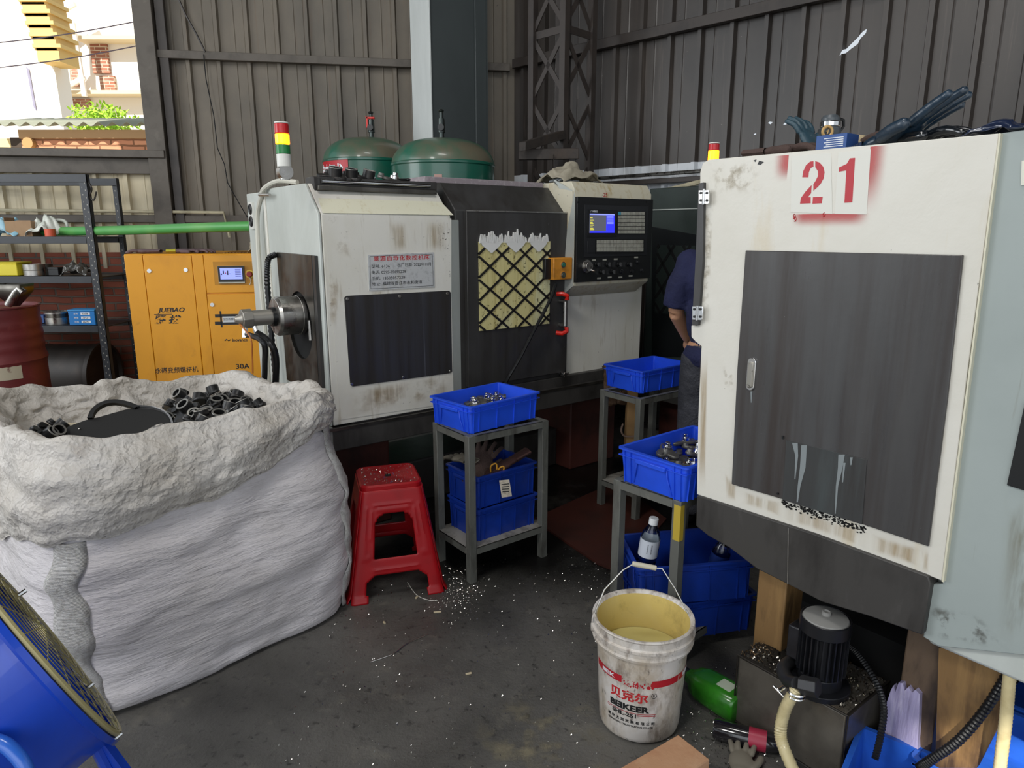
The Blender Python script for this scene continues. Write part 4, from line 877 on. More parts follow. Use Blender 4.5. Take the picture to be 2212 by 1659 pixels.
kt('JUEBAO', 341, 678, 400, 665, sd_, bold=.03, shear=.25); kt('爵 拔', 333, 700, 393, 681, sd_, bold=.03, shear=.25); kt('永磁变频螺杆机', 336, 807, 429, 794, sd_, bold=.01)
kt('30A', 510, 797, 540, 786, ld_, bold=.02); kt('Inovance', 502, 738, 535, 731, ld_, bold=.02); kt('汇川', 540, 738, 551, 731, ld_, mat('faint_print', 'a98a4a', .5))
v0, v1 = K(333, 679.5, -.0045), K(372, 679.5, -.0045); obj('logo_line', MB().box(v0.x, v1.x, -.0052, -.0045, v0.z - .002, v0.z + .002), TEXTB, sd_)
v = K(492, 735, -.0045); obj('logo_swoosh', MB().tube([(v.x - .02, -.005, v.z - .003), (v.x - .008, -.005, v.z + .008), (v.x + .006, -.005, v.z - .004), (v.x + .018, -.005, v.z + .004)], .0035, 5), TEXTB, ld_)
tp_ = MB(); 
def kb(x0, y0, x1, y1, th=.001): a_, b_ = K(x0, y0, -.0045), K(x1, y1, -.0045); return MB().box(a_.x, b_.x, -.0045 - th, -.004, b_.z, a_.z)
for r_ in ((474, 672, 481, 707), (464, 679, 552, 684), (464, 695, 552, 700)): obj('black_tape', kb(*r_), TEXTB, ld_)
sl = obj('taped_slip', kb(480, 684, 552, 695, .0012), mat('slip_paper', 'c9cdd0', .6), ld_)
a_ = K(482, 692, -.006); text('lettering', '空压机销售服务电话 18-199', sl, (a_.x, -.006, a_.z), (1, 0, 0), (0, 0, 1), .016, TEXTB, width=K(550, 692, -.006).x - a_.x)
gv = MB()
for k in range(14): gv.box(.62 + k * .022, .634 + k * .022, .10, .42, zt4, zt4 + .004)
obj('top_vent', gv, mat('vent_dark_amber', '9a6a20', .5), comp)
# hydrocarbon of gloves on top come later
# ================================================================ green air tanks
TG = mat('tank_green', '145a49', .26, layers=[('5b5348', 1.6, .45, .75, (1, 1, 1), .5)], coat=.3)
TGD = mat('tank_green_dusty', '1c6450', .36, layers=[('6f6252', 3.0, .36, .62, (1, 1, .2), .85)], coat=.2)
DUST = mat('dusty_green', '4d5a4e', .6, layers=[('6f6353', 2, .35, .6, (1, 1, 1), .9)])
def tank(cx, Y, wpx, ytop, yw, lab, val_px, red=False):
    c0 = atY(cx, yw, Y); r = wpx / 2 * (ray(cx, yw).y and (c0 - Vector((0, 0, EYE))).dot(Vector((0, _c, -_s)))) / FPX
    zt = atY(cx, ytop, Y).z; zw = atY(cx, yw, Y - r).z
    t = thing('air_tank', lab, 'tank', (c0.x, Y, 0), 0)
    h_ = zt - zw
    prof = [(r, .25), (r, zw)]
    obj('shell', MB().lathe([(r * .98, .2), (r, .25), (r, zw)], n=48), TG, t)
    obj('weld_band', MB().lathe([(r + .001, zw - .012), (r + .006, zw - .006), (r + .006, zw + .006), (r + .001, zw + .012)], n=48), TG, t)
    dm = [(r * math.cos(a) ** .75 if a < PI / 2 - .01 else 0.0, zw + h_ * math.sin(a)) for a in [PI / 2 * k / 14 for k in range(15)]]
    obj('dome', MB().lathe(dm, n=48), TGD, t)
    for k in range(3):
        a = k * 2.1 + .5; obj('leg', MB().cyl((r * .85 * math.cos(a), r * .85 * math.sin(a), 0), (r * .85 * math.cos(a), r * .85 * math.sin(a), .25), .03), TG, t)
    vx = atY(val_px, ytop, Y).x - c0.x
    v = obj('safety_valve', MB().cyl((vx, 0, zt - .02), (vx, 0, zt + .04), .018).cyl((vx, 0, zt + .04), (vx, 0, zt + .13), .026, .022).cyl((vx, 0, zt + .13), (vx, 0, zt + .17), .014).blob((vx, 0, zt + .18), .02, .02, .012), mat('valve_metal', '454b49', .3, .8), t)
    obj('valve_port', MB().cyl((vx, -.02, zt + .07), (vx, -.05, zt + .07), .022, n=14), BLACKR, v)
    if red: obj('valve_lever', MB().box(vx - .035, vx - .02, -.02, .0, zt + .07, zt + .15).box(vx - .035, vx + .03, -.02, 0, zt + .135, zt + .15), REDP, v, bev=.003)
    return t, r, zw
tR, rR, zR = tank(957, 4.95, 221, 300, 347, 'right green air tank with a broad dusty dome behind the lathe', 954)
tL, rL, zL = tank(795, 5.5, 190, 298, 342, 'left green air tank with a red and white sign on its shell', 803, True)
# sign on the left tank
a0, a1 = R(-118 - 52), R(-118 + 8)
def onshell(r, t0, zlo): return lambda a, b, d: Vector(((r + .004 + d) * math.cos(t0 + a / r), (r + .004 + d) * math.sin(t0 + a / r), zlo + b))
zlo = zL - .155; rows = [[onshell(rL, R(-158) + 0, zlo)(k * .02, z_, 0) for k in range(17)] for z_ in (0, .155)]
sg_ = obj('tank_sign', MB().grid(rows), mat('sign_red', 'b3202a', .4), tL)
text('lettering', '自由江龙', sg_, (0, 0, 0), (1, 0, 0), (0, 0, 1), .095, TEXTW, width=.27, bold=.04, bend=lambda a, b, d: onshell(rL, R(-158), zlo)(a + .01, b + .03, d + .001))
v = atY(943, 381, 4.5) - tR.location
obj('tank_label', MB().box(v.x - .025, v.x + .025, -rR - .006, -rR + .01, v.z - .02, v.z + .02), mat('label_pinkish', 'b08a80', .5), tR)
# ================================================================ crates, stands, machined parts
def rr(hx, hy, r, z, n=5):
    out = []
    for cx, cy, a0 in ((hx - r, hy - r, 0), (-hx + r, hy - r, 90), (-hx + r, -hy + r, 180), (hx - r, -hy + r, 270)):
        for k in range(n + 1):
            a = R(a0 + 90 * k / n); out.append((cx + r * math.cos(a), cy + r * math.sin(a), z))
    return out
def make_crate(label, lx=.42, ly=.29, h=.12, m=None, tape=.008):
    m = m or BLUE
    t = thing('plastic_crate', label, 'crate'); X, Y = lx / 2, ly / 2
    rows = [rr(X - tape - .01, Y - tape - .01, .012, 0), rr(X - .010, Y - .010, .012, h - .028), rr(X - .010, Y - .010, .012, h - .006), rr(X, Y, .016, h - .006), rr(X, Y, .016, h), rr(X - .014, Y - .014, .010, h), rr(X - tape - .014, Y - tape - .014, .008, .006)]
    obj('shell', MB().grid(rows, closed=True, capa=True, capb=True), m, t, smooth=40)
    rb = MB()
    def rib(x0, y0, nx, ny, z0, z1, w=.003, d=.007):
        # vertical rib on a wall: n is the outward normal, follows the taper
        tx, ty = -ny, nx; off0 = tape * (1 - z0 / h)
        for zz0, zz1 in ((z0, z1),):
            p = [(x0 - nx * (tape * (1 - zz0 / h)) + tx * w / 2, y0 - ny * (tape * (1 - zz0 / h)) + ty * w / 2, zz0), (x0 - nx * (tape * (1 - zz1 / h)) + tx * w / 2, y0 - ny * (tape * (1 - zz1 / h)) + ty * w / 2, zz1)]
            q = [(a + nx * d, b + ny * d, c) for a, b, c in p]
            rb.prism([p[0], p[1], q[1], q[0]], (-tx * w, -ty * w, 0))
    for s in (1, -1):
        for fx in (-.86, -.72, -.24, .24, .72, .86): rib(fx * X, s * (Y - .011), 0, s, .0, h - .006)
        for fy in (-.80, -.62, .62, .80): rib(s * (X - .011), fy * Y, s, 0, .0, h - .006)
        for z_ in (h - .028,):
            rb.box(-X + .006, X - .006, min(s * (Y - .012), s * (Y - .004)), max(s * (Y - .012), s * (Y - .004)), z_, z_ + .003)
            rb.box(min(s * (X - .012), s * (X - .004)), max(s * (X - .012), s * (X - .004)), -Y + .006, Y - .006, z_, z_ + .003)
    obj('rib', rb, m, t)
    for s in (1, -1):
        hw = Y * .42; xo = s * (X - .011)
        mb = MB().box(min(xo, xo + s * .014), max(xo, xo + s * .014), -hw, hw, h - .036, h - .022)
        for g in (1, -1): mb.tube([(xo + s * .002, g * hw, h - .03), (xo + s * .003, g * (hw + .004), h * .5), (xo - s * tape * .7, g * (hw + .018), .006)], .003, 6)
        obj('handle', mb, m, t, bev=.002)
    return t
def place(t, x, y, z, rz, rx=0, ry=0, s=1.):
    t.matrix_basis = Matrix.Translation(Vector((x, y, z))) @ Matrix.Rotation(R(rz), 4, 'Z') @ Matrix.Rotation(R(ry), 4, 'Y') @ Matrix.Rotation(R(rx), 4, 'X') @ Matrix.Diagonal((s, s, s, 1)); return t
def MX(x, y, z, rz, rx=0, ry=0, s=1.):
    return Matrix.Translation(Vector((x, y, z))) @ Matrix.Rotation(R(rz), 4, 'Z') @ Matrix.Rotation(R(ry), 4, 'Y') @ Matrix.Rotation(R(rx), 4, 'X') @ Matrix.Diagonal((s, s, s, 1))
def make_stand(label, L=.434, Wd=.29, H=.667, m=None, shelf=.16, accent=False):
    m = m or STAND; t = thing('work_stand', label, 'stand'); X, Y = L / 2, Wd / 2; b = .034
    for i, (sx, sy) in enumerate(((-1, -1), (1, -1), (-1, 1), (1, 1))):
        x, y = sx * (X - b / 2), sy * (Y - b / 2)
        o = obj('leg', MB().box(x - b / 2, x + b / 2, y - b / 2, y + b / 2, 0, H), m, t, bev=.002)
        if accent and i == 0: obj('yellow_paint', MB().box(x - b / 2 - .0006, x + .004, y - b / 2 - .0006, y + b / 2 - .008, H - .14, H - .015), mat('yellow_paint', 'b39a35', .5), o)
    for z, nm in ((H, 'top_rail'), (shelf, 'shelf_rail')):
        for sy in (-1, 1): obj(nm, MB().box(-X + b, X - b, min(sy * Y, sy * (Y - .004)), max(sy * Y, sy * (Y - .004)), z - .03, z).box(-X + b, X - b, min(sy * Y, sy * (Y - .028)), max(sy * Y, sy * (Y - .028)), z - .003, z), m, t)
        for sx in (-1, 1): obj(nm, MB().box(min(sx * X, sx * (X - .004)), max(sx * X, sx * (X - .004)), -Y + b, Y - b, z - .03, z).box(min(sx * X, sx * (X - .028)), max(sx * X, sx * (X - .028)), -Y + b, Y - b, z - .003, z), m, t)
    obj('shelf', MB().box(-X + .004, X - .004, -Y + .004, Y - .004, shelf - .0025, shelf + .0015), mat('shelf_sheet', '8a8780', .5, layers=[('3a3631', 12, .45, .65, (1, 1, 1), .8)]), t)
    return t
s1 = place(make_stand('grey steel stand in the middle carrying a blue crate, next to the red stool'), -.095, 2.967, 0, 37.3)
s2 = place(make_stand('grey steel stand with a yellow-painted leg behind the white bucket', H=.634, shelf=.10, accent=True), .825 - .1, 2.355, 0, 41)
fr = Vector((.5637, 2.0935)); e_ = Vector((math.cos(R(41)), math.sin(R(41)))); n_ = Vector((-e_.y, e_.x)); c2 = fr + e_ * .217 + n_ * .16
place(s2, c2.x, c2.y, 0, 41)
s3 = place(make_stand('grey steel stand farthest back, under the empty crate beside the worker'), .735, 3.62, 0, 37.6)
k1 = place(make_crate('bright blue crate on the middle stand with a few grey castings inside'), -.119, 2.99, .668, 43)
k2 = copy_thing(k1, MX(0, 0, 0, 0), 'bright blue crate on the yellow-legged stand half filled with grey castings')
fr = Vector((.5595, 2.075)); e_ = Vector((math.cos(R(39)), math.sin(R(39)))); n_ = Vector((-e_.y, e_.x)); c2 = fr + e_ * .2184 + n_ * .1508
k2.matrix_basis = MX(c2.x, c2.y, .635, 39, s=1.04)
def recolor(t, m):
    for o in t.children:
        o.data = o.data.copy(); o.data.materials.clear(); o.data.materials.append(m)
k3 = copy_thing(k1, MX(.753, 3.719, .668, 37.6), 'blue crate on the farthest stand beside the worker, empty')
k4 = place(make_crate('shaded blue crate on the lower shelf of the middle stand, upper one holding gloves', .35, .255, .15, BLUE_SHADED), -.094, 2.995, .312, 39)
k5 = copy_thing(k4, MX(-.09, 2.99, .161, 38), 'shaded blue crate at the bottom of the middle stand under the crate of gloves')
k6 = place(make_crate('blue crate under the yellow-legged stand holding the clear water bottle', .42, .29, .15, BLUE_SHADED), .640, 2.335, .215, 4, 0, -3)
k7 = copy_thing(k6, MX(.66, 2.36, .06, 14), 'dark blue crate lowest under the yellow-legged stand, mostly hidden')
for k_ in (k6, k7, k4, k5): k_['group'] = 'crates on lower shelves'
# lobed casting with a cup end
CAST = mat('casting_grey', '6f6e6a', .42, .55, layers=[('4d4c49', 14, .45, .7, (1, 1, 1), .7)], bump=(120, .0002))
CASTD = mat('casting_dark', '2b2b2c', .38, .45, layers=[('4a4744', 30, .5, .72, (1, 1, 1), .6)], bump=(150, .0002))
def casting(label, m, group, cup=True):
    out = []
    for k in range(36):
        a = 2 * PI * k / 36; r = .030 + .010 * math.cos(3 * a) + .006 * math.cos(a)
        out.append((r * math.cos(a) * 1.25, r * math.sin(a), 0))
    t = thing('cast_fitting', label, 'casting', group=group)
    if True:
        obj('plate', MB().prism(out, (0, 0, .010)), m, t, bev=.003)
        obj('boss', MB().cyl((-.018, .022, .009), (-.018, .022, .017), .010, .009, 12), m, t)
        if cup: obj('cup', MB().lathe([(.0, .006), (.0145, .006), (.0150, .034), (.0205, .034), (.0205, .008), (.014, .004)], (.020, 0, 0), 20), m, t, smooth=40); obj('cup_rim', MB().lathe([(.0148, .0335), (.0150, .0352), (.0200, .0352), (.0207, .0335)], (.020, 0, 0), 20), mat('casting_rim_highlight', '8f8d88', .4, .5), t)  # pale machined rim, with its highlight put into the colour
        else: obj('machined_boss', MB().cyl((.020, 0, .009), (.020, 0, .020), .015, .014, 18).cyl((.020, 0, .020), (.020, 0, .030), .008, .008, 14), CHROME, t, bev=.001)
    return t
random.seed(21)
gA = 'finished castings in the crate on the middle stand'; gB = 'finished castings in the crate on the yellow-legged stand'
first = None
def put(src, M, label, group): return copy_thing(src, M, label, group)
p0 = casting('grey casting with shiny boss lying in the blue crate on the middle stand', CAST, gA, False)
k = 0
for (px, py) in ((1012, 868), (1030, 862), (1048, 858), (1062, 853), (1080, 848), (1024, 872), (1052, 866), (1070, 860), (1040, 872), (1090, 856)):
    p = atZ(px, py, .745); M = MX(p.x, p.y, .715 + .012 * (k % 3), random.uniform(0, 360), random.uniform(-14, 14), random.uniform(-14, 14), 1.05)
    if k == 0: p0.matrix_basis = M
    else: put(p0, M, 'grey casting with shiny boss lying in the blue crate on the middle stand', gA)
    k += 1
k = 0
for (px, py) in ((1424, 975), (1448, 962), (1478, 950), (1440, 985), (1462, 990), (1486, 985), (1500, 965), (1505, 990), (1470, 972), (1450, 1000), (1485, 1005), (1465, 960), (1495, 950), (1430, 992)):
    p = atZ(px, py, .70); put(p0, MX(p.x, p.y, .655 + .017 * (k % 4), random.uniform(0, 360), random.uniform(-16, 16), random.uniform(-16, 16), 1.25), 'grey casting with shiny boss in the crate on the yellow-legged stand', gB); k += 1
# ================================================================ big bag
BGX, BGY, BA = -1.345, 2.53, 46
bag = thing('bulk_bag', 'large crumpled white woven bulk bag full of dark castings', 'bag', (BGX, BGY, 0), BA)
BAGM = mat('bag_weave', 'dcd7da', .6, layers=[('aaa49f', 2.5, .42, .7, (1, 1, 1), .5), ('8d7a68', 5, .66, .8, (1, 1, 1), .5), ('26231f', 26, .735, .755, (1, 1, 1), .9)], bump=[(3, .022, (1, 1, 4.5)), (11, .007, (1, 1, 3)), (60, .0008)])
COLM = mat('bag_collar', 'cbc6c0', .5, layers=[('a89f92', 3.5, .42, .68, (1, 1, 1), .65), ('8a7663', 7, .62, .78, (1, 1, 1), .5), ('6b5f55', 40, .62, .72, (1, 1, 1), .3)], bump=[(8, .014), (50, .003)], crinkle=[(6, .022), (22, .008)])
COLI = mat('bag_inside', 'cbbfa6', .6, layers=[('8e7c66', 4, .45, .7, (1, 1, 1), .7)], bump=[(9, .008)], crinkle=[(8, .03), (20, .01)])
HB = .885; NS = 260
def sq(a, n=5.0):
    c, s = math.cos(a), math.sin(a); return 1 / (abs(c) ** n + abs(s) ** n) ** (1 / n)
def bagpt(a, z, k=1.0, amp=.012, sd=0):
    r = sq(a) * .53 * k; c, s = math.cos(a), math.sin(a)
    d = Vector((c * 1.3, s * 1.3, z * 6 + sd)); w_ = noise.noise(d * 1.3) * amp * 1.6 + noise.noise(Vector((c * 3, s * 3, z * 15 + sd))) * amp * .8 + noise.noise(Vector((c * 9, s * 9, z * 22 + sd))) * amp * .35
    r += w_; return Vector((r * c, r * s, z))
def prof_k(z): t_ = z / HB; return .985 + .06 * math.sin(PI * min(1, t_ ** .75)) - .06 * max(0, (t_ - .6) / .4)
# collar: rolled rim, folded down outside, longer at the camera-left side
def angw(px, py): v = bag.matrix_basis.inverted() @ atZ(px, py, .75); return math.atan2(v.y, v.x)
def hang(a):
    w_ = math.degrees(a) + BA; w_ = (w_ + 180) % 360 - 180
    T_ = ((-180, .38), (-150, .42), (-90, .30), (-57, .285), (-33, .25), (-10, .16), (20, .10), (90, .10), (180, .38)); h_ = .1
    for (p, q), (p2, q2) in zip(T_, T_[1:]):
        if p <= w_ <= p2: h_ = q + (q2 - q) * (w_ - p) / (p2 - p)
    return h_ + .02 * noise.noise(Vector((math.cos(a) * 2.2, math.sin(a) * 2.2, 5)))
def rimz(a):
    w_ = math.degrees(a) + BA; bk_ = max(0, math.sin(R(w_)))
    c, s = math.cos(a), math.sin(a); return HB + .02 - .055 * bk_ + .030 * noise.noise(Vector((c * 2.6, s * 2.6, 1))) + .018 * noise.noise(Vector((c * 8, s * 8, 3)))
rows = []
for i in range(70):
    row = []
    for j in range(NS):
        a = 2 * PI * j / NS; z = (rimz(a) - .05) * i / 69; kk = prof_k(z)
        if z < .03: kk -= .03 * (1 - z / .03) ** 2
        row.append(bagpt(a, z, kk - (.02 if i > 60 else 0)))
    rows.append(row)
obj('bag_body', MB().grid(rows, closed=True, capa=True), BAGM, bag, smooth=180)
outer = []; M_ = 34
for i in range(M_ + 1):
    u_ = i / M_; row = []
    for j in range(NS):
        a = 2 * PI * j / NS; z0 = rimz(a); hg = hang(a); z = z0 - hg * u_
        bul = .028 * math.sin(PI * min(1, u_ * 1.15)) + .018
        c, s = math.cos(a), math.sin(a)
        p = bagpt(a, max(z, 0), prof_k(max(min(z, HB), 0)), .012)
        q_ = Vector((c * 4, s * 4, u_ * 3 + 7)); cr = abs(noise.noise(q_ * .8)) * .034 + abs(noise.noise(q_ * 2.2)) * .010 + noise.noise(q_ * 6) * .005
        e = (bul + cr * (.35 + .65 * math.sin(PI * u_))) * (1 if u_ < .96 else .45)
        row.append(Vector((p.x + c * e, p.y + s * e, z + noise.noise(q_ * 1.6) * .012)))
    outer.append(row)
inner = []
for i in range(26):
    u_ = i / 25; row = []
    for j in range(NS):
        a = 2 * PI * j / NS; c, s = math.cos(a), math.sin(a); z0 = rimz(a)
        q_ = Vector((c * 4, s * 4, -u_ * 3 + 7)); roll = .014 * math.sin(PI * min(1, u_ * 3)) if u_ < .34 else 0
        k_ = 1.0 - .16 * u_ ** .8
        p = bagpt(a, .8, prof_k(.8) * k_, .012)
        cr = abs(noise.noise(q_)) * .045 + noise.noise(q_ * 2.6) * .018
        row.append(Vector((p.x - c * cr * min(1, u_ * 3), p.y - s * cr * min(1, u_ * 3), z0 + roll - .15 * u_ + noise.noise(q_ * 1.4) * .012 * min(1, u_ * 4))))
    inner.append(row)
obj('folded_collar', MB().grid(list(reversed(outer))), COLM, bag, smooth=180) if False else obj('folded_collar', MB().grid(list(reversed(outer)) + inner[1:], closed=True), COLM, bag, smooth=180)
fl = [[Vector((p.x * q_, p.y * q_, p.z + (.03 * (1 - q_)))) for p in inner[-1]] for q_ in (1, .8, .55, .3, .05)]
obj('inner_cloth', MB().grid(fl, closed=True, capb=True), COLI, bag, smooth=180)
# sewn corner straps
STRAP = mat('strap_webbing', 'd3d1cf', .65, layers=[('9f9a94', 60, .45, .65, (1, 1, 1), .6)], wave=(90, .002, 'Z'), bump=(20, .002))
def strap(a0, z0, z1, name, wd=.038, sd=0):
    rows = []
    for i in range(46):
        z = z0 + (z1 - z0) * i / 45; aa = a0 + .020 * math.sin(z * 24 + sd) + .010 * math.sin(z * 51 + sd); row = []
        for j in range(7):
            a = aa + (j / 6 - .5) * wd * 2 / .5; p = bagpt(a, z, prof_k(z)); e = .009 + .004 * math.cos((j / 6 - .5) * PI) - .006 * (j in (0, 6))
            e += .004 * math.sin(z * 40 + j)
            row.append(Vector((p.x + math.cos(a) * e, p.y + math.sin(a) * e, z)))
        rows.append(row)
    o = obj(name, MB().grid(rows), STRAP, bag, smooth=180); md = o.modifiers.new('s', 'SOLIDIFY'); md.thickness = .003; return o
strap(R(-134), .01, .60, 'corner_strap'); strap(R(-43), .01, .80, 'corner_strap', sd=2)
# cords hanging from seam: dirt specks are in the cloth material
# dark castings heaped in the bag
lab = 'dark unmachined casting in the heap inside the white bulk bag'; gC = 'dark castings heaped in the bulk bag'
pd = casting(lab, CASTD, gC, True); random.seed(4); n0 = 0
inv_b = bag.matrix_basis
def heap(u, v): return .765 + .045 * math.exp(-((u - .10) ** 2 + (v + .02) ** 2) / .05)
spots = []
for k in range(2600):
    u, v = random.uniform(-.43, .43), random.uniform(-.43, .43)
    if math.hypot(u, v) > .385 * sq(math.atan2(v, u)) : continue
    if all(math.hypot(u - a, v - b) > .052 for a, b in spots): spots.append((u, v))
for k, (u, v) in enumerate(spots):
    p = inv_b @ Vector((u, v, 0)); z = heap(u, v)
    if 1106 + FPX * p.x / (p.y * _c - (.8 - EYE) * _s) < 362: continue
    z = heap(u, v) + random.uniform(-.012, .016)
    M = MX(p.x, p.y, z, random.uniform(0, 360), random.uniform(-42, 42), random.uniform(-42, 42), random.uniform(1.12, 1.28))
    if n0 == 0: pd.matrix_basis = M
    else: put(pd, M, lab, gC)
    n0 += 1
for k in range(26):
    px, py = random.uniform(395, 565), random.uniform(893, 926); p = atZ(px, py, .83)
    lp = inv_b.inverted() @ Vector((p.x, p.y, 0))
    if math.hypot(lp.x, lp.y) > .37 * sq(math.atan2(lp.y, lp.x)): continue
    put(pd, MX(p.x, p.y, .815 + random.uniform(0, .03), random.uniform(0, 360), random.uniform(-35, 35), random.uniform(-35, 35), 1.22), lab, gC)
for (px, py) in ((118, 915), (100, 925), (84, 932)):
    p = atZ(px, py, .85); put(pd, MX(p.x, p.y, .83, random.uniform(0, 360), 50, 20, 1.1), 'dark casting lying left of the black scoop in the bulk bag', 'castings left of the scoop')
# black scoop
SC = mat('scoop_black', '0d0d0e', .5); SCE = mat('scoop_edge', '8f9092', .35, .4)
yS = atZ(250, 940, .83).y - .02
sp = thing('scoop', 'black scoop with a curved handle lying in the bulk bag', 'scoop', tuple(atZ(250, 950, .80)), 0)
def SP(px, py, dy=0):
    # the scoop's flat back leans away from the camera
    r = ray(px, py); o_ = Vector((0, 0, EYE)); c_ = Vector(sp.location); nn = Vector((.12, -.62, .78)).normalized(); t_ = (c_ - o_).dot(nn) / r.dot(nn); return o_ + r * t_ - c_ + nn * dy
out = [(105, 948), (150, 920), (186, 907), (212, 901), (273, 884), (306, 880), (345, 886), (365, 900), (373, 922), (368, 945), (352, 962), (330, 972), (250, 975), (150, 965)]
obj('back_plate', MB().prism([SP(*q) for q in out], Vector((.12, -.62, .78)).normalized() * -.006), SC, sp, bev=.001)
arc = [(296, 879), (325, 881), (350, 889), (366, 902), (373, 922), (368, 945), (352, 962), (334, 971)]
ar = curve([SP(*q) for q in arc], 5); NN = Vector((.12, -.62, .78)).normalized()
obj('curved_side', MB().grid([[p - NN * .004, p + Vector((.004, 0, 0))] + [p + NN * .012 + Vector((.006, 0, 0)), p + NN * .012 - Vector((.002, 0, 0)), p + NN * 0] for p in ar]), SCE, sp)
obj('scoop_wall', MB().grid([[p + Vector((.006, 0, 0)), p + Vector((.03, .012, -.09))] for p in ar]), SC, sp).modifiers.new('s', 'SOLIDIFY').thickness = .004
hn = curve([SP(*q) for q in ((190, 906), (200, 886), (222, 871), (250, 866), (280, 871), (302, 880))], 5)
obj('handle', MB().grid([[p - NN * .006 + (SP(245, 900) - p) * f for f in (0, .0)] + [p + NN * .010, p + NN * .010 + (SP(248, 905) - p).normalized() * .016, p - NN * .006 + (SP(248, 905) - p).normalized() * .016] for p in hn], closed=True), SC, sp)
obj('rivet', MB().blob(SP(172, 927, .002), .004, .004, .003), STEEL, sp)
# ================================================================ red stool
st = thing('plastic_stool', 'red plastic stool with swarf scattered on its seat beside the bulk bag', 'stool', (-.535, 2.80, 0), 17)
def stool_pt(hw, z, u_, side):
    c = hw; x = (u_ * 2 - 1) * c
    return [(x, -c, z), (c, x, z), (-x, c, z), (-c, -x, z)][side]
ST_H = .478
def hwz(z): return .128 + (.205 - .128) * (1 - z / ST_H) ** 1.0
obj('seat', MB().grid([rr(hwz(ST_H) - .0, hwz(ST_H), .035, ST_H - .035), rr(hwz(ST_H) - .0, hwz(ST_H), .035, ST_H - .006), rr(hwz(ST_H) - .008, hwz(ST_H) - .008, .03, ST_H), rr(hwz(ST_H) - .018, hwz(ST_H) - .018, .025, ST_H - .004), rr(.02, .02, .019, ST_H - .004), rr(.012, .012, .011, ST_H - .010)], closed=True), RED, st, smooth=50)
obj('seat_hole', MB().cyl((0, 0, ST_H - .006), (0, 0, ST_H - .0035), .014), HOLE, st)
def side_panel(side):
    # a wall of the stool with an arched opening above a cross band and an arched notch below it
    mb = MB(); nz = 60; nx = 40; zs = [(ST_H - .02) * i / nz for i in range(nz + 1)]
    def open_(u_, z):
        w_ = hwz(z); x = (u_ * 2 - 1) * w_
        if .175 < z < .36:
            hw = .093 - .020 * (z - .175) / .185; r_ = .05
            if z > .36 - r_: hw = hw - r_ + math.sqrt(max(0, r_ * r_ - (z - .36 + r_) ** 2))
            if z < .175 + .02: hw = hw - .02 + math.sqrt(max(0, .0004 - (.195 - z) ** 2))
            return abs(x) < hw
        if z < .105:
            hw = .125; r_ = .045
            if z > .105 - r_: hw = hw - r_ + math.sqrt(max(0, r_ * r_ - (z - .105 + r_) ** 2))
            return abs(x) < hw
        return False
    def edge_push(u_, z):
        w_ = hwz(z); x = abs((u_ * 2 - 1) * w_)
        d = 0
        for k_ in (.018, .036):
            for zc_, top, hw0 in ((.27, .36, .093 - .020 * (z - .175) / .185),):
                if z < top + k_ and z > .17 and abs(x - hw0 - k_) < .004: d = .003
            if abs(z - .36 - k_) < .005 and x < .06 + k_ * .5: d = .003
        if abs(z - .128) < .004 and x < .10: d = .003
        return d
    V = {}
    def vid(i, j):
        if (i, j) not in V:
            z = zs[j]; w_ = hwz(z); u_ = i / nx; r_ = .03; x, y, z = stool_pt(w_, z, u_, side)
            e = edge_push(u_, z); nrm = [(0, -1), (1, 0), (0, 1), (-1, 0)][side]
            # round the vertical corners
            xx, yy = x, y
            if abs(x) > w_ - r_ and abs(y) > w_ - r_:
                cx, cy = math.copysign(w_ - r_, x), math.copysign(w_ - r_, y); v_ = Vector((x - cx, y - cy)); v_ = v_.normalized() * r_; xx, yy = cx + v_.x, cy + v_.y
            fl = .012 * max(0, 1 - z / .03)
            V[(i, j)] = len(mb.v); mb.v.append((xx + nrm[0] * (e + fl), yy + nrm[1] * (e + fl), z))
        return V[(i, j)]
    for j in range(nz):
        for i in range(nx):
            if not open_((i + .5) / nx, (zs[j] + zs[j + 1]) / 2): mb.f.append((vid(i, j), vid(i + 1, j), vid(i + 1, j + 1), vid(i, j + 1)))
    o = obj('side_frame', mb, RED, st, smooth=40); md = o.modifiers.new('s', 'SOLIDIFY'); md.thickness = .005; md.offset = -1
    sm = o.modifiers.new('sm', 'SMOOTH'); sm.factor = .5; sm.iterations = 2
    return o
for s_ in range(4): side_panel(s_)
# swarf on the seat
def chips(name, pts, lab, m, cat='swarf', sz=(.0015, .004), parent=None):
    mb = MB()
    for k, p in enumerate(pts):
        s_ = random.uniform(*sz); a = random.uniform(0, PI); b = random.uniform(-.6, .6)
        d = Vector((math.cos(a) * math.cos(b), math.sin(a) * math.cos(b), abs(math.sin(b)))) * s_; e = Vector((-math.sin(a), math.cos(a), random.uniform(-.3, .3))) * s_ * .45; p = Vector(p)
        mb.add([p - d - e, p + d - e, p + d * .8 + e + Vector((0, 0, s_ * .6)), p - d + e + Vector((0, 0, s_ * .5))], [(0, 1, 2, 3)])
    o = obj(name, mb, m, parent, smooth=0)
    return tag(o, lab, cat, kind='stuff')
SWB = mat('swarf_bright', 'c9c7c2', .25, 1); SWD = mat('swarf_dark', '5a544c', .35, .8)
random.seed(9); Ms = st.matrix_basis
chips('swarf', [Ms @ Vector((random.uniform(-.11, .11), random.uniform(-.11, .11), ST_H - .003)) for _ in range(260)], 'fine metal swarf scattered over the red stool seat', SWB, sz=(.0012, .003))
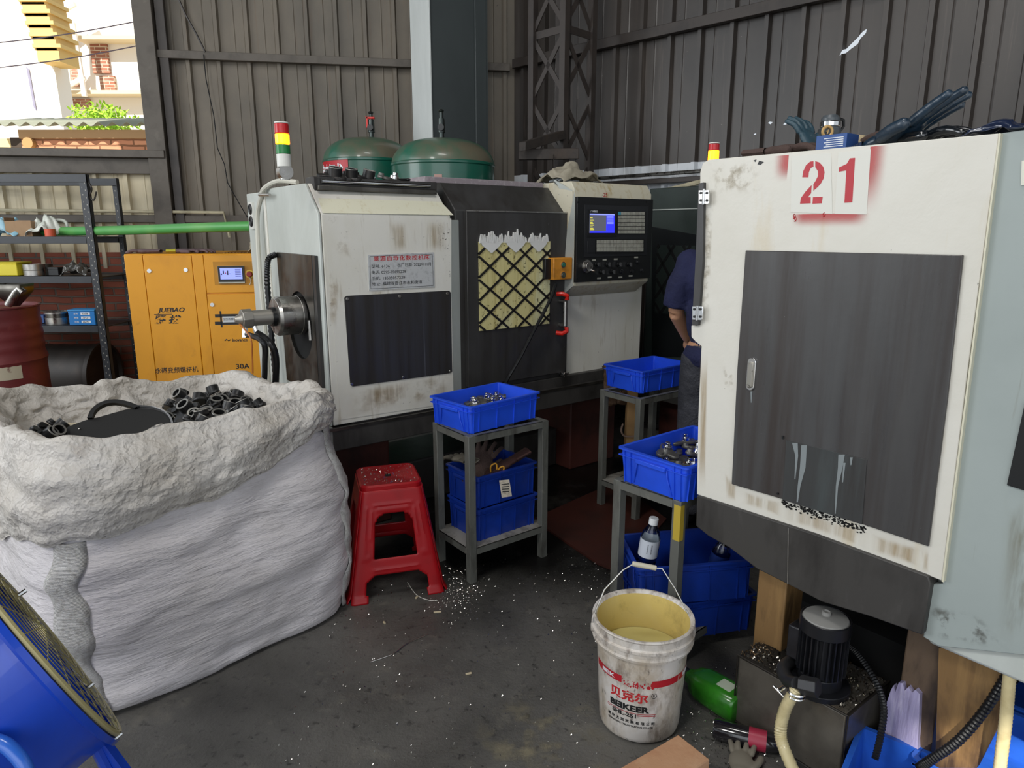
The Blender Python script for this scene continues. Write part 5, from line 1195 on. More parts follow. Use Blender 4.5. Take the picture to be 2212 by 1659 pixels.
# swarf on the floor, in drifts
fp = []
for _ in range(900):
    a = random.random(); fp.append(Vector((random.gauss(-.22, .05) + .0, random.gauss(2.66, .12), .002)))
for _ in range(1500): fp.append(Vector((random.uniform(-.7, 1.0), random.uniform(1.5, 3.0), .002)))
for _ in range(600): fp.append(Vector((random.gauss(.45, .12), random.gauss(2.75, .3), .002)))
for _ in range(500): fp.append(Vector((random.gauss(.62, .08), random.gauss(1.75, .12), .002)))
chips('floor_swarf', fp, 'bright swarf and filings scattered over the dark floor', SWB, sz=(.001, .0032))
random.seed(31)
for k, (px, py, a, L_) in enumerate(((945, 1322, 10, .03), (830, 1345, -60, .012), (1012, 1455, 20, .02), (900, 1290, 70, .015))):
    p = atZ(px, py, .004); d = Vector((math.cos(R(a)), math.sin(R(a)), 0)) * L_ / 2
    tag(obj('cigarette_butt', MB().cyl(p - d, p + d, .004, n=8), mat('butt_paper', 'b8a98c', .6)), ['pale cigarette butt on the floor in front of the red stool', 'tiny brown butt under the front edge of the red stool', 'dark curled scrap on the open floor left of the bucket', 'short scrap right below the red stool'][k], 'scrap')
p = [atZ(*q, .003) for q in ((800, 1430), (850, 1412), (880, 1390), (925, 1370))]
tag(obj('steel_wire', MB().tube(curve(p), .0016, 5), SWB), 'thin curved steel wire lying on the dark floor', 'wire')
p = [atZ(*q, .003) for q in ((880, 1258), (900, 1285), (925, 1296), (945, 1298))]
tag(obj('steel_wire', MB().tube(curve(p), .0016, 5), mat('white_wire', 'c9c6be', .5)), 'short white wire under the red stool', 'wire')
# ================================================================ white bucket
bk = thing('bucket', 'grimy white paint bucket with red band and wire handle, half full of yellowish coolant', 'bucket', (.400, 1.885, 0), 0)
BKM = mat('bucket_white', 'd4cfca', .42, layers=[('a8977d', 7, .42, .64, (1, 1, .7), .75), ('6a5a4c', 26, .50, .68, (1, 1, .5), .7), ('2d2722', 70, .62, .70, (1, 1, .4), .7)], bump=(40, .0003))
r0, r1, hb = .123, .142, .362
def br_(z): return r0 + (r1 - r0) * z / hb
obj('bucket_wall', MB().lathe([(0, 0), (r0 - .012, 0), (r0 - .002, .008), (br_(.02), .02), (br_(.29), .29)], n=64), BKM, bk, smooth=50)
obj('collar', MB().lathe([(br_(.285), .285), (.152, .292), (.154, .30), (.150, .305), (.150, .318), (.156, .322), (.156, .330), (.150, .334), (.150, .352), (.154, .358), (.152, hb), (.146, hb), (.140, .352)], n=64), BKM, bk, smooth=30)
obj('bucket_inside', MB().lathe([(.140, .352), (.136, .26), (.124, .03), (0, .03)], n=64), mat('bucket_inside', 'd6bf74', .45, layers=[('7a6334', 7, .5, .7, (1, 1, 1), .7), ('e0d3a0', 3, .5, .75, (1, 1, 1), .5)]), bk)
obj('coolant', MB().lathe([(.133, .235), (0, .235)], n=48), mat('coolant_milky', 'c9bf80', .12, layers=[('b8a860', 3, .45, .7, (1, 1, 1), .4)]), bk)
def onb(z0, a0): return lambda a, b, d: Vector(((br_(z0 + b) + .0006 + d) * math.sin(a0 + a / br_(z0)), -(br_(z0 + b) + .0006 + d) * math.cos(a0 + a / br_(z0)), z0 + b))
def patch(z0, z1, a0, a1, m, name='print_band', n=20, d=.0006, slope=0):
    rows = [[Vector(((br_(z) + d) * math.sin(a), -(br_(z) + d) * math.cos(a), z)) for a in [a0 + (a1 - a0) * k / n for k in range(n + 1)]] for z in (z0, z1)]
    return obj(name, MB().grid(rows), m, bk)
a_c = -.21     # the camera looks along the bucket's local -y slightly from the left
BAND = mat('band_red', 'b01d2a', .4, layers=[('c8b9b0', 16, .64, .68, (1, 1, 1), .8)])
b1_ = patch(.205, .228, -1.45, -.62, BAND); b2_ = patch(.203, .226, .05, 1.5, BAND)
random.seed(8); fl_ = MB()
for k in range(46):
    a = random.uniform(-.62, .08) ** 1; z = random.uniform(.200, .220); s_ = random.uniform(.002, .007) * (.4 + abs(a + .62)); r_ = br_(z) + .0009
    fl_.add([(r_ * math.sin(a + dx), -r_ * math.cos(a + dx), z + dz) for dx, dz in ((-s_ * 6, 0), (0, -s_), (s_ * 5, 0), (s_ * 2, s_ * 1.2))], [(0, 1, 2, 3)])
obj('flaked_print', fl_, BAND, bk)
text('lettering', 'BEIK', b1_, (0, 0, 0), (1, 0, 0), (0, 0, 1), .012, TEXTW, width=.052, bold=.03, bend=lambda a, b, d: onb(.2105, -1.18)(a, b, d + .0006))
text('lettering', 'BEI', b2_, (0, 0, 0), (1, 0, 0), (0, 0, 1), .012, TEXTW, width=.04, bold=.03, bend=lambda a, b, d: onb(.209, .92)(a, b, d + .0006))
def bt(s_, z, a0, h_, w_, m, **k): text('lettering', s_, bk, (0, 0, 0), (1, 0, 0), (0, 0, 1), h_, m, width=w_, depth=.0004, bend=onb(z, a0), **k)
bt('贝克尔', .148, -.92, .036, .118, TEXTR, bold=.035); bt('R', .172, .09, .008, .006, TEXTB); bt('BEIKEER', .116, -.92, .021, .122, TEXTB, bold=.045)
bt('SHL-251', .094, -.86, .014, .076, TEXTB, bold=.03); bt('泉 州 大 润 贸 易 有 限 公 司', .073, -1.0, .011, .148, TEXTB, bold=.015); bt('QUANZHOU TARUN TRADING CO.,LTD', .060, -.99, .0075, .142, TEXTB, bold=.02)
rg = [onb(.176, .112)(.008 * math.cos(2 * PI * k / 20), .008 * math.sin(2 * PI * k / 20), .0004) for k in range(20)]; obj('registered_ring', MB().tube(rg, .0006, 4, closed=True), TEXTB, bk)
for z0, z1, a0, a1 in ((.109, .111, -1.02, .18), (.1035, .106, -.25, .18), (.104, .106, -1.02, -.90)): patch(z0, z1, a0, a1, mat('band_red_plain', 'a8323a', .4))
hx_ = [Vector((-.152, .0, .318)), Vector((-.150, .0, .36)), Vector((-.118, .02, .432)), Vector((-.06, .04, .487)), Vector((-.028, .05, .502)), Vector((.042, .05, .488)), Vector((.062, .05, .487)), Vector((.10, .03, .43)), Vector((.140, .01, .355)), Vector((.150, 0, .32))]
hdl = obj('wire_handle', MB().tube(hx_[:5] + hx_[5:], .0022, 6), mat('galvanised_wire', 'bdbcb8', .35, .8), bk)
obj('handle_grip', MB().cyl((-.030, .05, .503), (.044, .05, .488), .008, n=12), mat('grip_ivory', 'c9c2ae', .5), hdl, bev=.002)
for sx in (-1, 1): obj('handle_ear', MB().cyl((sx * .148, 0, .318), (sx * .158, 0, .318), .012, n=12), BKM, bk)
# bricks
BRK = mat('fired_brick', 'b98e6c', .8, layers=[('a36f4f', 6, .45, .7, (1, 1, 1), .7), ('cfae8e', 10, .5, .75, (1, 1, 1), .6), ('4b3a30', 50, .68, .74, (1, 1, 1), .7)], bump=(60, .0012))
A_, B_, C_ = atZ(1465, 1587, .085), atZ(1505, 1618, .085), atZ(1330, 1665, .085)
dx_ = (A_ - C_); an = math.degrees(math.atan2(dx_.y, dx_.x)); wb = (B_ - A_).length
b_ = obj('brick', MB().box(-.23, 0, -.115, 0, 0, .05), BRK, bev=.003); b_.matrix_basis = Matrix.Translation(Vector((A_.x, A_.y, .036))) @ Matrix.Rotation(R(an), 4, 'Z'); tag(b_, 'pale orange brick, upper of two in front of the white bucket', 'brick', 'bricks by the bucket')
b_ = obj('brick', MB().box(-.2, .03, -.11, 0, 0, .036), BRK, bev=.003); b_.matrix_basis = Matrix.Translation(Vector((A_.x + .02, A_.y - .065, .0))) @ Matrix.Rotation(R(an - 8), 4, 'Z'); tag(b_, 'pale orange brick, lower of two in front of the white bucket', 'brick', 'bricks by the bucket')
# ================================================================ coolant tank with pump under the number 21 lathe
TKM = mat('tank_steel_oily', '6a655d', .4, .35, layers=[('3a352f', 4, .45, .7, (1, 1, 1), .8), ('8b7350', 6, .62, .76, (1, 1, 1), .5)], bump=(20, .0008), rl=(8, .25, .5))
TE = mat('tank_seam', '2c2824', .45, .3)
c0 = atZ(1596, 1558, 0); lt_ = atZ(1596, 1414, .234)
tk = thing('coolant_tank', 'oily steel coolant tank with a pump motor under the number 21 lathe', 'tank', (.70, 1.855, 0), MROT)
Tk = lambda px, py, ax='z', v=.234: atP(tk, px, py, ax, v)
fy = Tk(1832, 1545).y; by = Tk(1600, 1412).y; rx = .24
def chamfer(x0, x1, y0, y1, z0, z1): return MB().box(x0, x1, y0, y1, z0, z1)
bd_ = obj('tank_body', chamfer(0, rx, fy, by, .0, .234), TKM, tk, bev=.008)
sm_ = MB().tube([(-.001, fy, .234), (-.001, by, .234), (-.001, by, .01), (-.001, fy, .01)], .004, 6, closed=True).tube([(0, fy - .001, .234), (rx, fy - .001, .234), (rx, fy - .001, .01), (0, fy - .001, .01)], .004, 6, closed=True)
obj('weld_seam', sm_, TE, tk)
# motor
v = Tk(1764, 1478, 'z', .245); mx_, my_ = v.x + .012, v.y
zt = .245 + .205
mt_ = obj('pump_motor', MB().cyl((mx_, my_, .234), (mx_, my_, .252), .082, n=32).cyl((mx_, my_, .25), (mx_, my_, .285), .058, n=32).cyl((mx_, my_, .28), (mx_, my_, zt - .03), .052, n=32), mat('motor_black', '1b1c20', .35, .2, layers=[('2e2e34', 10, .5, .7, (1, 1, 1), .6)]), tk, bev=.002)
fn_ = MB()
for k in range(26):
    a = 2 * PI * k / 26; fn_.box(.050, .066, -.0018, .0018, .29, zt - .035, Matrix.Translation(Vector((mx_, my_, 0))) @ Matrix.Rotation(a, 4, 'Z'))
obj('cooling_fin', fn_, _m['motor_black'], mt_)
obj('fan_cowl', MB().lathe([(.064, zt - .04), (.067, zt - .036), (.067, zt), (.064, zt + .002), (.062, zt - .004)], (mx_, my_, 0), 36), _m['motor_black'], mt_)
obj('fan_disc', MB().lathe([(.062, zt - .004), (.058, zt + .003), (.035, zt + .008), (.016, zt + .009), (.012, zt + .009), (.012, zt + .019), (.009, zt + .020), (.008, zt + .014), (0, zt + .014)], (mx_, my_, 0), 36), mat('fan_disc_grey', '8b8a87', .5), mt_)
obj('terminal_box', MB().box(mx_ - .035, mx_ + .035, my_ + .052, my_ + .088, .30, .40), _m['motor_black'], mt_, bev=.004)
FG = mat('fitting_dark', '3a3a3c', .4, .5)
e0 = Vector((mx_ - .05, my_ + .005, .27)); e1 = Tk(1722, 1486, 'x', -.055); 
el = obj('outlet_elbow', MB().tube(curve([(mx_ + .01, my_ + .09, .262), (mx_ - .045, my_ + .085, .262), (mx_ - .085, my_ + .045, .262), e1 + Vector((.0, .0, .012))], 6), .019, 12), FG, mt_)
obj('union_nut', MB().cyl(e1 + Vector((.012, -.052, .024)), e1 + Vector((.006, -.006, .012)), .026, n=6), FG, mt_, bev=.002)
cl_ = obj('hose_clamp', MB().tube([e1 + Vector((.021 * math.cos(2 * PI * k / 20), .021 * math.sin(2 * PI * k / 20), -.012)) for k in range(20)], .0045, 6, closed=True).tube([e1 + Vector((.021 * math.cos(2 * PI * k / 20), .021 * math.sin(2 * PI * k / 20), -.024)) for k in range(20)], .0035, 6, closed=True), CHROME, tk)
obj('clamp_screw', MB().cyl(e1 + Vector((-.02, .028, -.006)), e1 + Vector((-.045, .03, -.006)), .006).cyl(e1 + Vector((-.045, .012, -.014)), e1 + Vector((-.045, .045, 0)), .004), CHROME, cl_)
HOSE = mat('hose_cream', 'cbbd92', .3, layers=[('8f7a4c', 12, .5, .7, (1, 1, 1), .5)], coat=.4)
hs_ = curve([e1 + Vector((0, 0, -.0)), Tk(1697, 1530, 'x', -.07), Tk(1686, 1580, 'x', -.085), Tk(1695, 1620, 'x', -.10), Tk(1730, 1700, 'x', -.12)], 14)
obj('coolant_hose', MB().tube(hs_, .0165, 14, corr=.045), HOSE, tk)
obj('motor_conduit', MB().tube(curve([Tk(1836, 1396, 'x', .13), Tk(1862, 1425, 'x', .12), Tk(1893, 1475, 'x', .09), Tk(1909, 1530, 'x', .06), Tk(1902, 1590, 'x', .03), Tk(1890, 1640, 'x', .0)], 18), .0085, 8, corr=.10), BLACKR, tk)
random.seed(12); pts = []
TM = tk.matrix_basis
for k in range(1500):
    x, y = random.uniform(.004, rx - .01), random.uniform(fy + .004, by - .004)
    g = math.hypot(x - mx_, y - my_)
    if g < .06: continue
    hgt = .022 * math.exp(-((y - (by - .05)) / .06) ** 2) + .012 * math.exp(-((y - fy - .05) / .06) ** 2)
    if hgt < .004 and random.random() < .5: continue
    pts.append(TM @ Vector((x, y, .235 + random.uniform(0, hgt))))
chips('swarf_heap', pts, 'glittering swarf heaped on top of the coolant tank around the pump', mat('swarf_mixed', 'd0ccc2', .2, 1), sz=(.002, .005))
mh = MB()
rows = []
for i in range(16):
    rows.append([(rx * .97 * j / 11 + .004, fy + .004 + (by - fy - .008) * i / 15, .233 + .016 * math.exp(-((fy + (by - fy) * i / 15 - (by - .05)) / .06) ** 2) * math.sin(PI * (j + .4) / 12)) for j in range(12)])
mo = obj('swarf_mound', mh.grid(rows), mat('swarf_bed', '2c2925', .5, .3, bump=(120, .004)), None); mo.matrix_basis = TM; tag(mo, 'dark packed swarf bed on the coolant tank top', 'swarf', kind='stuff')
# green jug
JG = mat('jug_green', '2f7a1e', .25, layers=[('14380f', 8, .45, .7, (1, 1, 1), .8)], coat=.3)
jb = thing('plastic_jug', 'squashed dark green plastic jug lying between the bucket and the coolant tank', 'jug', tuple(atZ(1540, 1520, .0)), -52)
rows = []
for i, (x, hx2, hy2) in enumerate(((-.105, .012, .012), (-.10, .02, .02), (-.088, .022, .022), (-.07, .04, .036), (-.04, .052, .044), (.03, .055, .045), (.09, .054, .046), (.10, .048, .04))):
    rows.append([(x, a * 1.0, b + .048) for a, b, _ in rr(hx2, hy2, min(hx2, hy2) * .6, 0, 3)])
obj('body', MB().grid(rows, closed=True, capa=True, capb=True), JG, jb, smooth=60, bev=.002)
obj('paper_label', MB().box(.02, .07, -.022, .022, .0935, .0945), mat('jug_label', 'b9c4b0', .3), jb)
obj('cap', MB().cyl((-.125, 0, .048), (-.10, 0, .048), .020, n=16), BLACK, jb)
# dark bottle with red label
db = thing('plastic_bottle', 'dark drink bottle with a red label lying below the coolant tank', 'bottle', tuple(atZ(1615, 1612, 0)), -22)
obj('body', MB().lathe([(0, -.10), (.026, -.10), (.030, -.09), (.030, .05), (.024, .075), (.013, .095), (.012, .11), (0, .11)], (0, 0, .031), 20, Matrix(((0, 0, 1), (1, 0, 0), (0, 1, 0)))), mat('bottle_dark', '1c1a1d', .15, coat=.5), db)
obj('label', MB().lathe([(.0306, -.0), (.0306, .05)], (0, 0, .031), 20, Matrix(((0, 0, 1), (1, 0, 0), (0, 1, 0)))), mat('label_crimson', '9c2740', .4), db)
# clear water bottle in crate, blue labelled bottle
CLR = mat('clear_plastic', 'e8eef2', .06, trans=1.0, spec=.5)
wb_ = thing('water_bottle', 'clear plastic water bottle with a white barcode label standing in the lower crate', 'bottle', (.492, 2.275, .232), 10)
wb_.matrix_basis = MX(.482, 2.300, .262, 20, 5, 5, 1.08)
obj('body', MB().lathe([(0, 0), (.029, 0), (.032, .006), (.032, .05), (.030, .055), (.032, .06), (.032, .068), (.030, .073), (.032, .078), (.032, .15), (.028, .172), (.014, .195), (.0135, .21)], n=28), CLR, wb_, smooth=50)
obj('label', MB().lathe([(.0328, .086), (.0328, .148)], n=28), mat('label_white', 'c8cdd6', .4), wb_)
obj('cap', MB().cyl((0, 0, .198), (0, 0, .222), .0155, n=24), mat('cap_white', 'e6e8ea', .4), wb_, bev=.002)
bar = MB()
for k in range(9): 
    z = .104 + k * .0038; bar.add([(.0334 * math.sin(a), -.0334 * math.cos(a), zz) for zz in (z, z + .0018) for a in (-.75, -.25)], [(0, 1, 3, 2)])
obj('barcode', bar, TEXTB, wb_)
for a_, zz in ((.75, .115), (.85, .135)): obj('label_mark', MB().add([(.0334 * math.sin(a_ + dx), -.0334 * math.cos(a_ + dx), zz + dz) for dx, dz in ((-.15, -.008), (.15, -.006), (.12, .008), (-.1, .006))], [(0, 1, 2, 3)]), TEXTR if zz > .12 else TEXTB, wb_)
ab = thing('drink_bottle', 'empty bottle with a dark blue label lying in the lower crate at right', 'bottle', (.76, 2.36, .262), 80)
ab.matrix_basis = MX(.775, 2.30, .262, 0, 0, 0) @ Matrix.Rotation(R(-18), 4, 'Z')
RX = Matrix(((0, 0, 1), (1, 0, 0), (0, 1, 0)))
ab.matrix_basis = MX(.735, 2.305, .235, 6, 10, 8)
obj('body', MB().lathe([(0, 0), (.030, 0), (.033, .006), (.033, .14), (.026, .165), (.015, .18), (.0145, .195)], n=24), CLR, ab, smooth=50)
obj('label', MB().lathe([(.0338, .02), (.0338, .135)], n=24), mat('label_navy', '16285e', .35), ab)
text('lettering', '脉动', ab, (0, 0, 0), (1, 0, 0), (0, 0, 1), .034, TEXTW, width=.085, bold=.03, bend=lambda a, b, d: Vector(((.0345 + d) * math.sin(.25 - b / .034), -(.0345 + d) * math.cos(.25 - b / .034), .03 + a)))
obj('cap', MB().cyl((0, 0, .185), (0, 0, .205), .016), BLACK, ab)
# timber splinter board and right-hand crates, hoses
pp_ = [(1908, 1640), (1912, 1560), (1916, 1516), (1924, 1492), (1930, 1481), (1934, 1495), (1941, 1475), (1950, 1476), (1954, 1492), (1962, 1484), (1970, 1496), (1978, 1490), (1987, 1500), (1985, 1560), (1982, 1600), (1984, 1650), (1905, 1650)]
bo_ = thing('splintered_board', 'lavender-white splintered board standing against the lathe support leg', 'board', tuple(atZ(1945, 1700, .0)), MROT)
q = [atP(bo_, x, y, 'x', .0) for x, y in pp_]
obj('board', MB().prism(q, (.02, 0, 0)), mat('lavender_board', 'a59dbf', .7, layers=[('6e6488', 6, .5, .72, (8, 8, .6), .7), ('d7d0e2', 12, .5, .7, (8, 8, .5), .6)], bump=(14, .006, (3, 3, .3))), bo_)
CRB = mat('crate_azure', '2a62c8', .3, layers=[('1c3c88', 5, .45, .7, (1, 1, 1), .6), ('9fb4d8', 9, .64, .74, (1, 1, 1), .6)])
kk = place(make_crate('blue crate at the bottom edge nearest the lathe leg, empty', .42, .29, .14, CRB), 1.06, 1.44, .0, -38)
kk2 = copy_thing(kk, MX(1.31, 1.585, .0, 40), 'scuffed blue crate at the bottom right corner under the hoses')
kk3 = copy_thing(kk, MX(1.62, 1.90, .0, 40), 'light blue crate farthest right on the floor, half out of frame')
w_h = lambda px, py, Y: atY(px, py, Y)
tag(obj('corrugated_hose', MB().tube(curve([w_h(2205, 1405, 1.46), w_h(2180, 1450, 1.45), w_h(2130, 1530, 1.45), w_h(2070, 1600, 1.45), w_h(2010, 1642, 1.46), w_h(1985, 1660, 1.47)], 22), .0115, 10, corr=.09), BLACKR), 'black corrugated hose curving down from the number 21 lathe', 'hose')
tag(obj('clear_hose', MB().tube(curve([w_h(2188, 1405, 1.40), w_h(2180, 1470, 1.40), w_h(2172, 1560, 1.39), w_h(2160, 1660, 1.38), w_h(2158, 1700, 1.38)], 24), .0135, 12, corr=.03), HOSE), 'cream ribbed hose hanging straight down at the right edge', 'hose')
# rust red pan on the floor
pq = [atZ(*q, .012) for q in ((1150, 1120), (1290, 1215), (1340, 1235), (1440, 1120), (1330, 1040))]
tag(obj('drip_pan', MB().prism([Vector((p.x, p.y, 0)) for p in pq], (0, 0, .012)), mat('pan_rust_red', '3d1b14', .5, layers=[('22130f', 5, .45, .7, (1, 1, 1), .7)])), 'flat rust-red metal sheet on the floor between the stands', 'metal sheet')
# ================================================================ gloves and rags
def glove(label, m, M, cat='glove', group=None, curl=.25, spread=1., cuff=None, L=1.):
    t = thing('work_glove', label, cat, group=group); t.matrix_basis = M
    mb = MB()
    mb.blob((.0, 0, .016), .052, .045, .017, 14, 8)
    mb.blob((-.035, 0, .016), .04, .036, .016, 14, 8)
    for i, (y, ln) in enumerate(((-.034, .070), (-.012, .082), (.011, .078), (.032, .060))):
        a = y * 7 * spread; p = Vector((.035, y, .016)); pts = [p]
        for k in range(4):
            p = p + Vector((math.cos(a), math.sin(a), math.sin(.25 - curl * k))) * ln * L / 4; pts.append(p)
        mb.tube(pts, lambda u_: .0108 - .002 * u_, 8); mb.blob(pts[-1], .0092, .0092, .0092, 8, 6)
    mb.tube([(-.02, -.038, .014), (.01, -.058, .014), (.035, -.068, .012)], .013, 8); mb.blob((.035, -.068, .012), .012, .012, .012, 8, 6)
    o = obj('glove_body', mb, m, t, smooth=60); rm = o.modifiers.new('r', 'REMESH'); rm.mode = 'VOXEL'; rm.voxel_size = .004; rm.use_smooth_shade = True
    sm = o.modifiers.new('sm', 'SMOOTH'); sm.iterations = 4
    rows = [[(x, math.cos(2 * PI * k / 18) * w2, .016 + math.sin(2 * PI * k / 18) * h2 + .002 * math.sin(k * 2)) for k in range(18)] for x, w2, h2 in ((-.055, .036, .014), (-.09, .040, .012), (-.12, .043, .012), (-.118, .040, .009), (-.06, .033, .011))]
    obj('cuff', MB().grid(rows, closed=True), cuff or m, t)
    return t
def rag(name, label, m, M, sx=.15, sy=.1, h=.04, seed=0, cat='rag', n=44):
    rows = []
    for i in range(n + 1):
        row = []
        for j in range(n + 1):
            u, v = i / n * 2 - 1, j / n * 2 - 1; q_ = Vector((u * 1.8, v * 1.8, seed)); e = 1 + .25 * noise.noise(q_ * .8 + Vector((9, 9, 9)))
            f = max(0, 1 - (u * u + v * v) ** .9 * .55)
            z = (h * f * (.62 + .75 * noise.noise(q_ * 1.1)) + h * .16 * f * abs(noise.noise(q_ * 2.6)))
            row.append((u * sx * e + .02 * noise.noise(q_ * 2 + Vector((3, 0, 0))), v * sy * e + .02 * noise.noise(q_ * 2 + Vector((0, 5, 0))), max(0.001, z)))
        rows.append(row)
    o = obj(name, MB().grid(rows), m, smooth=180); o.matrix_basis = M; md = o.modifiers.new('s', 'SOLIDIFY'); md.thickness = .002; tag(o, label, cat); return o
TOP2 = .0
def on21(px, back=.08, py=300, up=0):
    # a spot on top of the number 21 lathe, `back` metres in from its end cover
    p = T(px, py, back); p.z = H2 + up; return m2.matrix_basis @ p
H2 = T(1900, 311, -.012).z
BLG = mat('glove_pvc_blue', '1d3345', .28, layers=[('0f1a24', 12, .45, .7, (1, 1, 1), .6)], coat=.5, bump=(260, .0012))
BRG = mat('glove_knit_brown', '4c3b36', .85, layers=[('8a7440', 30, .66, .74, (1, 1, 1), .8)], bump=(180, .003))
TAN = mat('cloth_tan', 'a89878', .8, layers=[('7c6d52', 6, .45, .7, (1, 1, 1), .6)], bump=(120, .001))
def g21(px, py_s, back, rz, lab, m, s=1., rx=0, ry=0, up=0, **k):
    p = on21(px, back, up=up); return glove(lab, m, MX(p.x, p.y, p.z, rz, rx, ry, s), **k)
dirY = MROT + 90
g21(1945, 0, .09, -48, 'dark blue rubber glove pointing up right on top of the number 21 lathe', BLG, 1.25, 0, -22, .012, cuff=mat('cuff_navy', '26344f', .8, wave=(60, .002, 'X')), spread=1.1, L=1.1, curl=.05)
g21(1985, 0, .12, -52, 'black wet glove under the blue rubber glove on the number 21 lathe', mat('glove_black_wet', '14181d', .2, coat=.7), 1.1, 0, -4, .0)
g21(1705, 0, .08, -50, 'brown knitted glove with yellow thread beside the blue box', BRG, 1.0, 0, 0, 0)
g21(1745, 0, .10, 120, 'dark teal fingertip glove standing behind the brown knitted glove', mat('glove_teal', '2a4450', .4, bump=(200, .001)), .8, 0, -50, .03)
g21(1895, 0, .19, -50, 'brown fuzzy glove behind the tan cloth', BRG, .9, 0, -14, .02)
p = on21(1850, .18); rag('cloth', 'tan cloth draped among the gloves on the number 21 lathe', TAN, MX(p.x, p.y, p.z, MROT - 90, s=.8), .13, .07, .085, 5, 'cloth')
p = on21(2190, .06); rag('navy_bag', 'shiny navy plastic bag at the far right on top of the lathe', mat('plastic_navy', '1c2740', .2, coat=.5), MX(p.x, p.y, p.z, MROT - 90, s=.6), .17, .10, .06, 8, 'bag')
p = on21(1800, .03)
bx_ = thing('small_box', 'blue and white cardboard box on the top edge of the number 21 lathe', 'box', tuple(p), MROT)
obj('carton', MB().box(-.01, .05, -.04, .04, 0, .038), mat('carton_blue', '2b4f8c', .5), bx_, bev=.001)
for k in range(5): obj('printed_line', MB().box(-.0108, -.01, -.032 + .0, .018 - .006 * (k % 2), .008 + k * .005, .010 + k * .005), TEXTW, bx_)
p = on21(1790, .17)
fl_ = thing('thermos_flask', 'dark blue flask with a grey lid and gold round charm among the gloves', 'flask', tuple(p), 0)
obj('body', MB().lathe([(0, 0), (.034, 0), (.036, .004), (.036, .045), (.030, .05)], n=24), mat('flask_navy', '202a50', .3), fl_)
obj('lid', MB().lathe([(.030, .045), (.030, .072), (.024, .076), (.024, .10), (.018, .108), (0, .108)], n=24), mat('lid_grey', '4d5358', .35), fl_)
obj('lid_band', MB().lathe([(.0245, .078), (.026, .08), (.026, .09), (.0245, .092)], n=24), CHROME, fl_)
obj('carry_loop', MB().tube([(.024, 0, .10), (.036, 0, .096), (.038, 0, .08), (.030, 0, .068)], .004, 6), BLACK, fl_)
obj('charm', MB().tube([(-.02 + .013 * math.cos(2 * PI * k / 20), -.034, .062 + .013 * math.sin(2 * PI * k / 20)) for k in range(20)], .004, 6, closed=True).tube([(-.023, -.034, .062), (-.017, -.034, .068), (-.02, -.034, .056)], .002, 5), mat('charm_gold', 'c9a468', .4), fl_)
p = on21(1656, .12); 
tag(obj('metal_ring', MB().lathe([(.014, 0), (.018, 0), (.018, .022), (.014, .022), (.014, 0)], tuple(p), 20), DSTEEL), 'small dull metal ring on the top edge left of the brown glove', 'ring')
# on the lathe with the name plate
p = m1.matrix_basis @ Vector((cx0 + .20, .22, zA + .085)); rag('rag', 'grey-beige rag bundled on top of the control cabinet', mat('cloth_greige', '9d9685', .85, layers=[('6f6859', 6, .45, .7, (1, 1, 1), .6)], bump=(100, .001)), MX(p.x, p.y, p.z, MROT), .19, .13, .13, 2)
p = m1.matrix_basis @ Vector((cx0 + .06, .14, zA + .088)); glove('silver-black glove flat at the left of the rag on the control cabinet', mat('glove_silver', '6e7376', .35), MX(p.x, p.y, p.z, MROT + 180, s=.75))
random.seed(2)
gk = 'dark castings on the black rail of the lathe'
src = pd
for i, (px, lab, s_) in enumerate(((712, 'black casting at the left end on top of the rail housing', 1.5), (748, 'dark casting in front of the red sign on the rail housing', 1.4), (782, 'black casting at the middle of the rail housing top', 1.4), (838, 'grey cup-shaped casting at the right on the rail housing', 1.5))):
    q = F(px, 395, .15); w3 = m1.matrix_basis @ Vector((q.x, .15, ztop + .03))
    copy_thing(p0 if i == 3 else pd, MX(w3.x, w3.y, w3.z + .002, random.uniform(0, 360), 10, 12, s_), lab, None)
for i, (xa, xb) in enumerate(((-.2, 0), (.05, .2), (.42, .58))):
    q0, q1 = F(712, 395, .14), F(760, 395, .14)
    a3 = m1.matrix_basis @ Vector((.14 + xa * .5 + .1, .13, ztop + .035)); b3 = m1.matrix_basis @ Vector((.14 + xb * .5 + .1, .16, ztop + .04))
    tag(obj('spanner', MB().cyl(a3, b3, .006, n=8).blob(b3, .016, .016, .007, 10, 5), CHROME if i == 1 else BLACKR), ['black rod tool at the left on the lathe rail top', 'shiny short spanner lying between the dark castings', 'black rod tool at the right of the dark castings'][i], 'tool')
# gloves in the shelf crate of the middle stand, tag
glove('brown glove with yellow cuff stitching in the crate under the middle stand', BRG, MX(-.14, 3.0, .455, 70, 20, -30, 1.15), cuff=BRG)
glove('dark red-brown glove hanging over the crate under the middle stand', mat('glove_maroon', '3a201c', .85, bump=(150, .002)), MX(-.03, 2.95, .45, 200, 10, 25, 1.1))
glove('dirty grey glove at the left of the shelf crate', mat('glove_dirty', '6d675b', .7), MX(-.24, 3.03, .455, 120, 0, 10, 1.0))
yl = curve([atY(1062, 1030, 2.9), atY(1060, 1008, 2.9), atY(1072, 1002, 2.9), atY(1074, 1018, 2.9), atY(1080, 1010, 2.9), atY(1088, 1008, 2.9), atY(1086, 1018, 2.9), atY(1068, 1030, 2.9)], 5)
tag(obj('yellow_cord', MB().tube(yl, .0035, 6), mat('cord_yellow', 'c98f22', .6)), 'looped yellow cord at the front of the shelf crate', 'cord')
p = atY(1092, 1018, 2.93); tag(obj('marker_cap', MB().cyl(p, p + Vector((-.02, 0, .018)), .010).blob(p, .012, .012, .012), mat('cap_yellow', 'b08e1e', .4)), 'small yellow and red knob beside the yellow cord in the crate', 'knob')
pt_ = [atY(x, y, 2.84) for x, y in ((1078, 1038), (1100, 1036), (1106, 1072), (1084, 1075))]
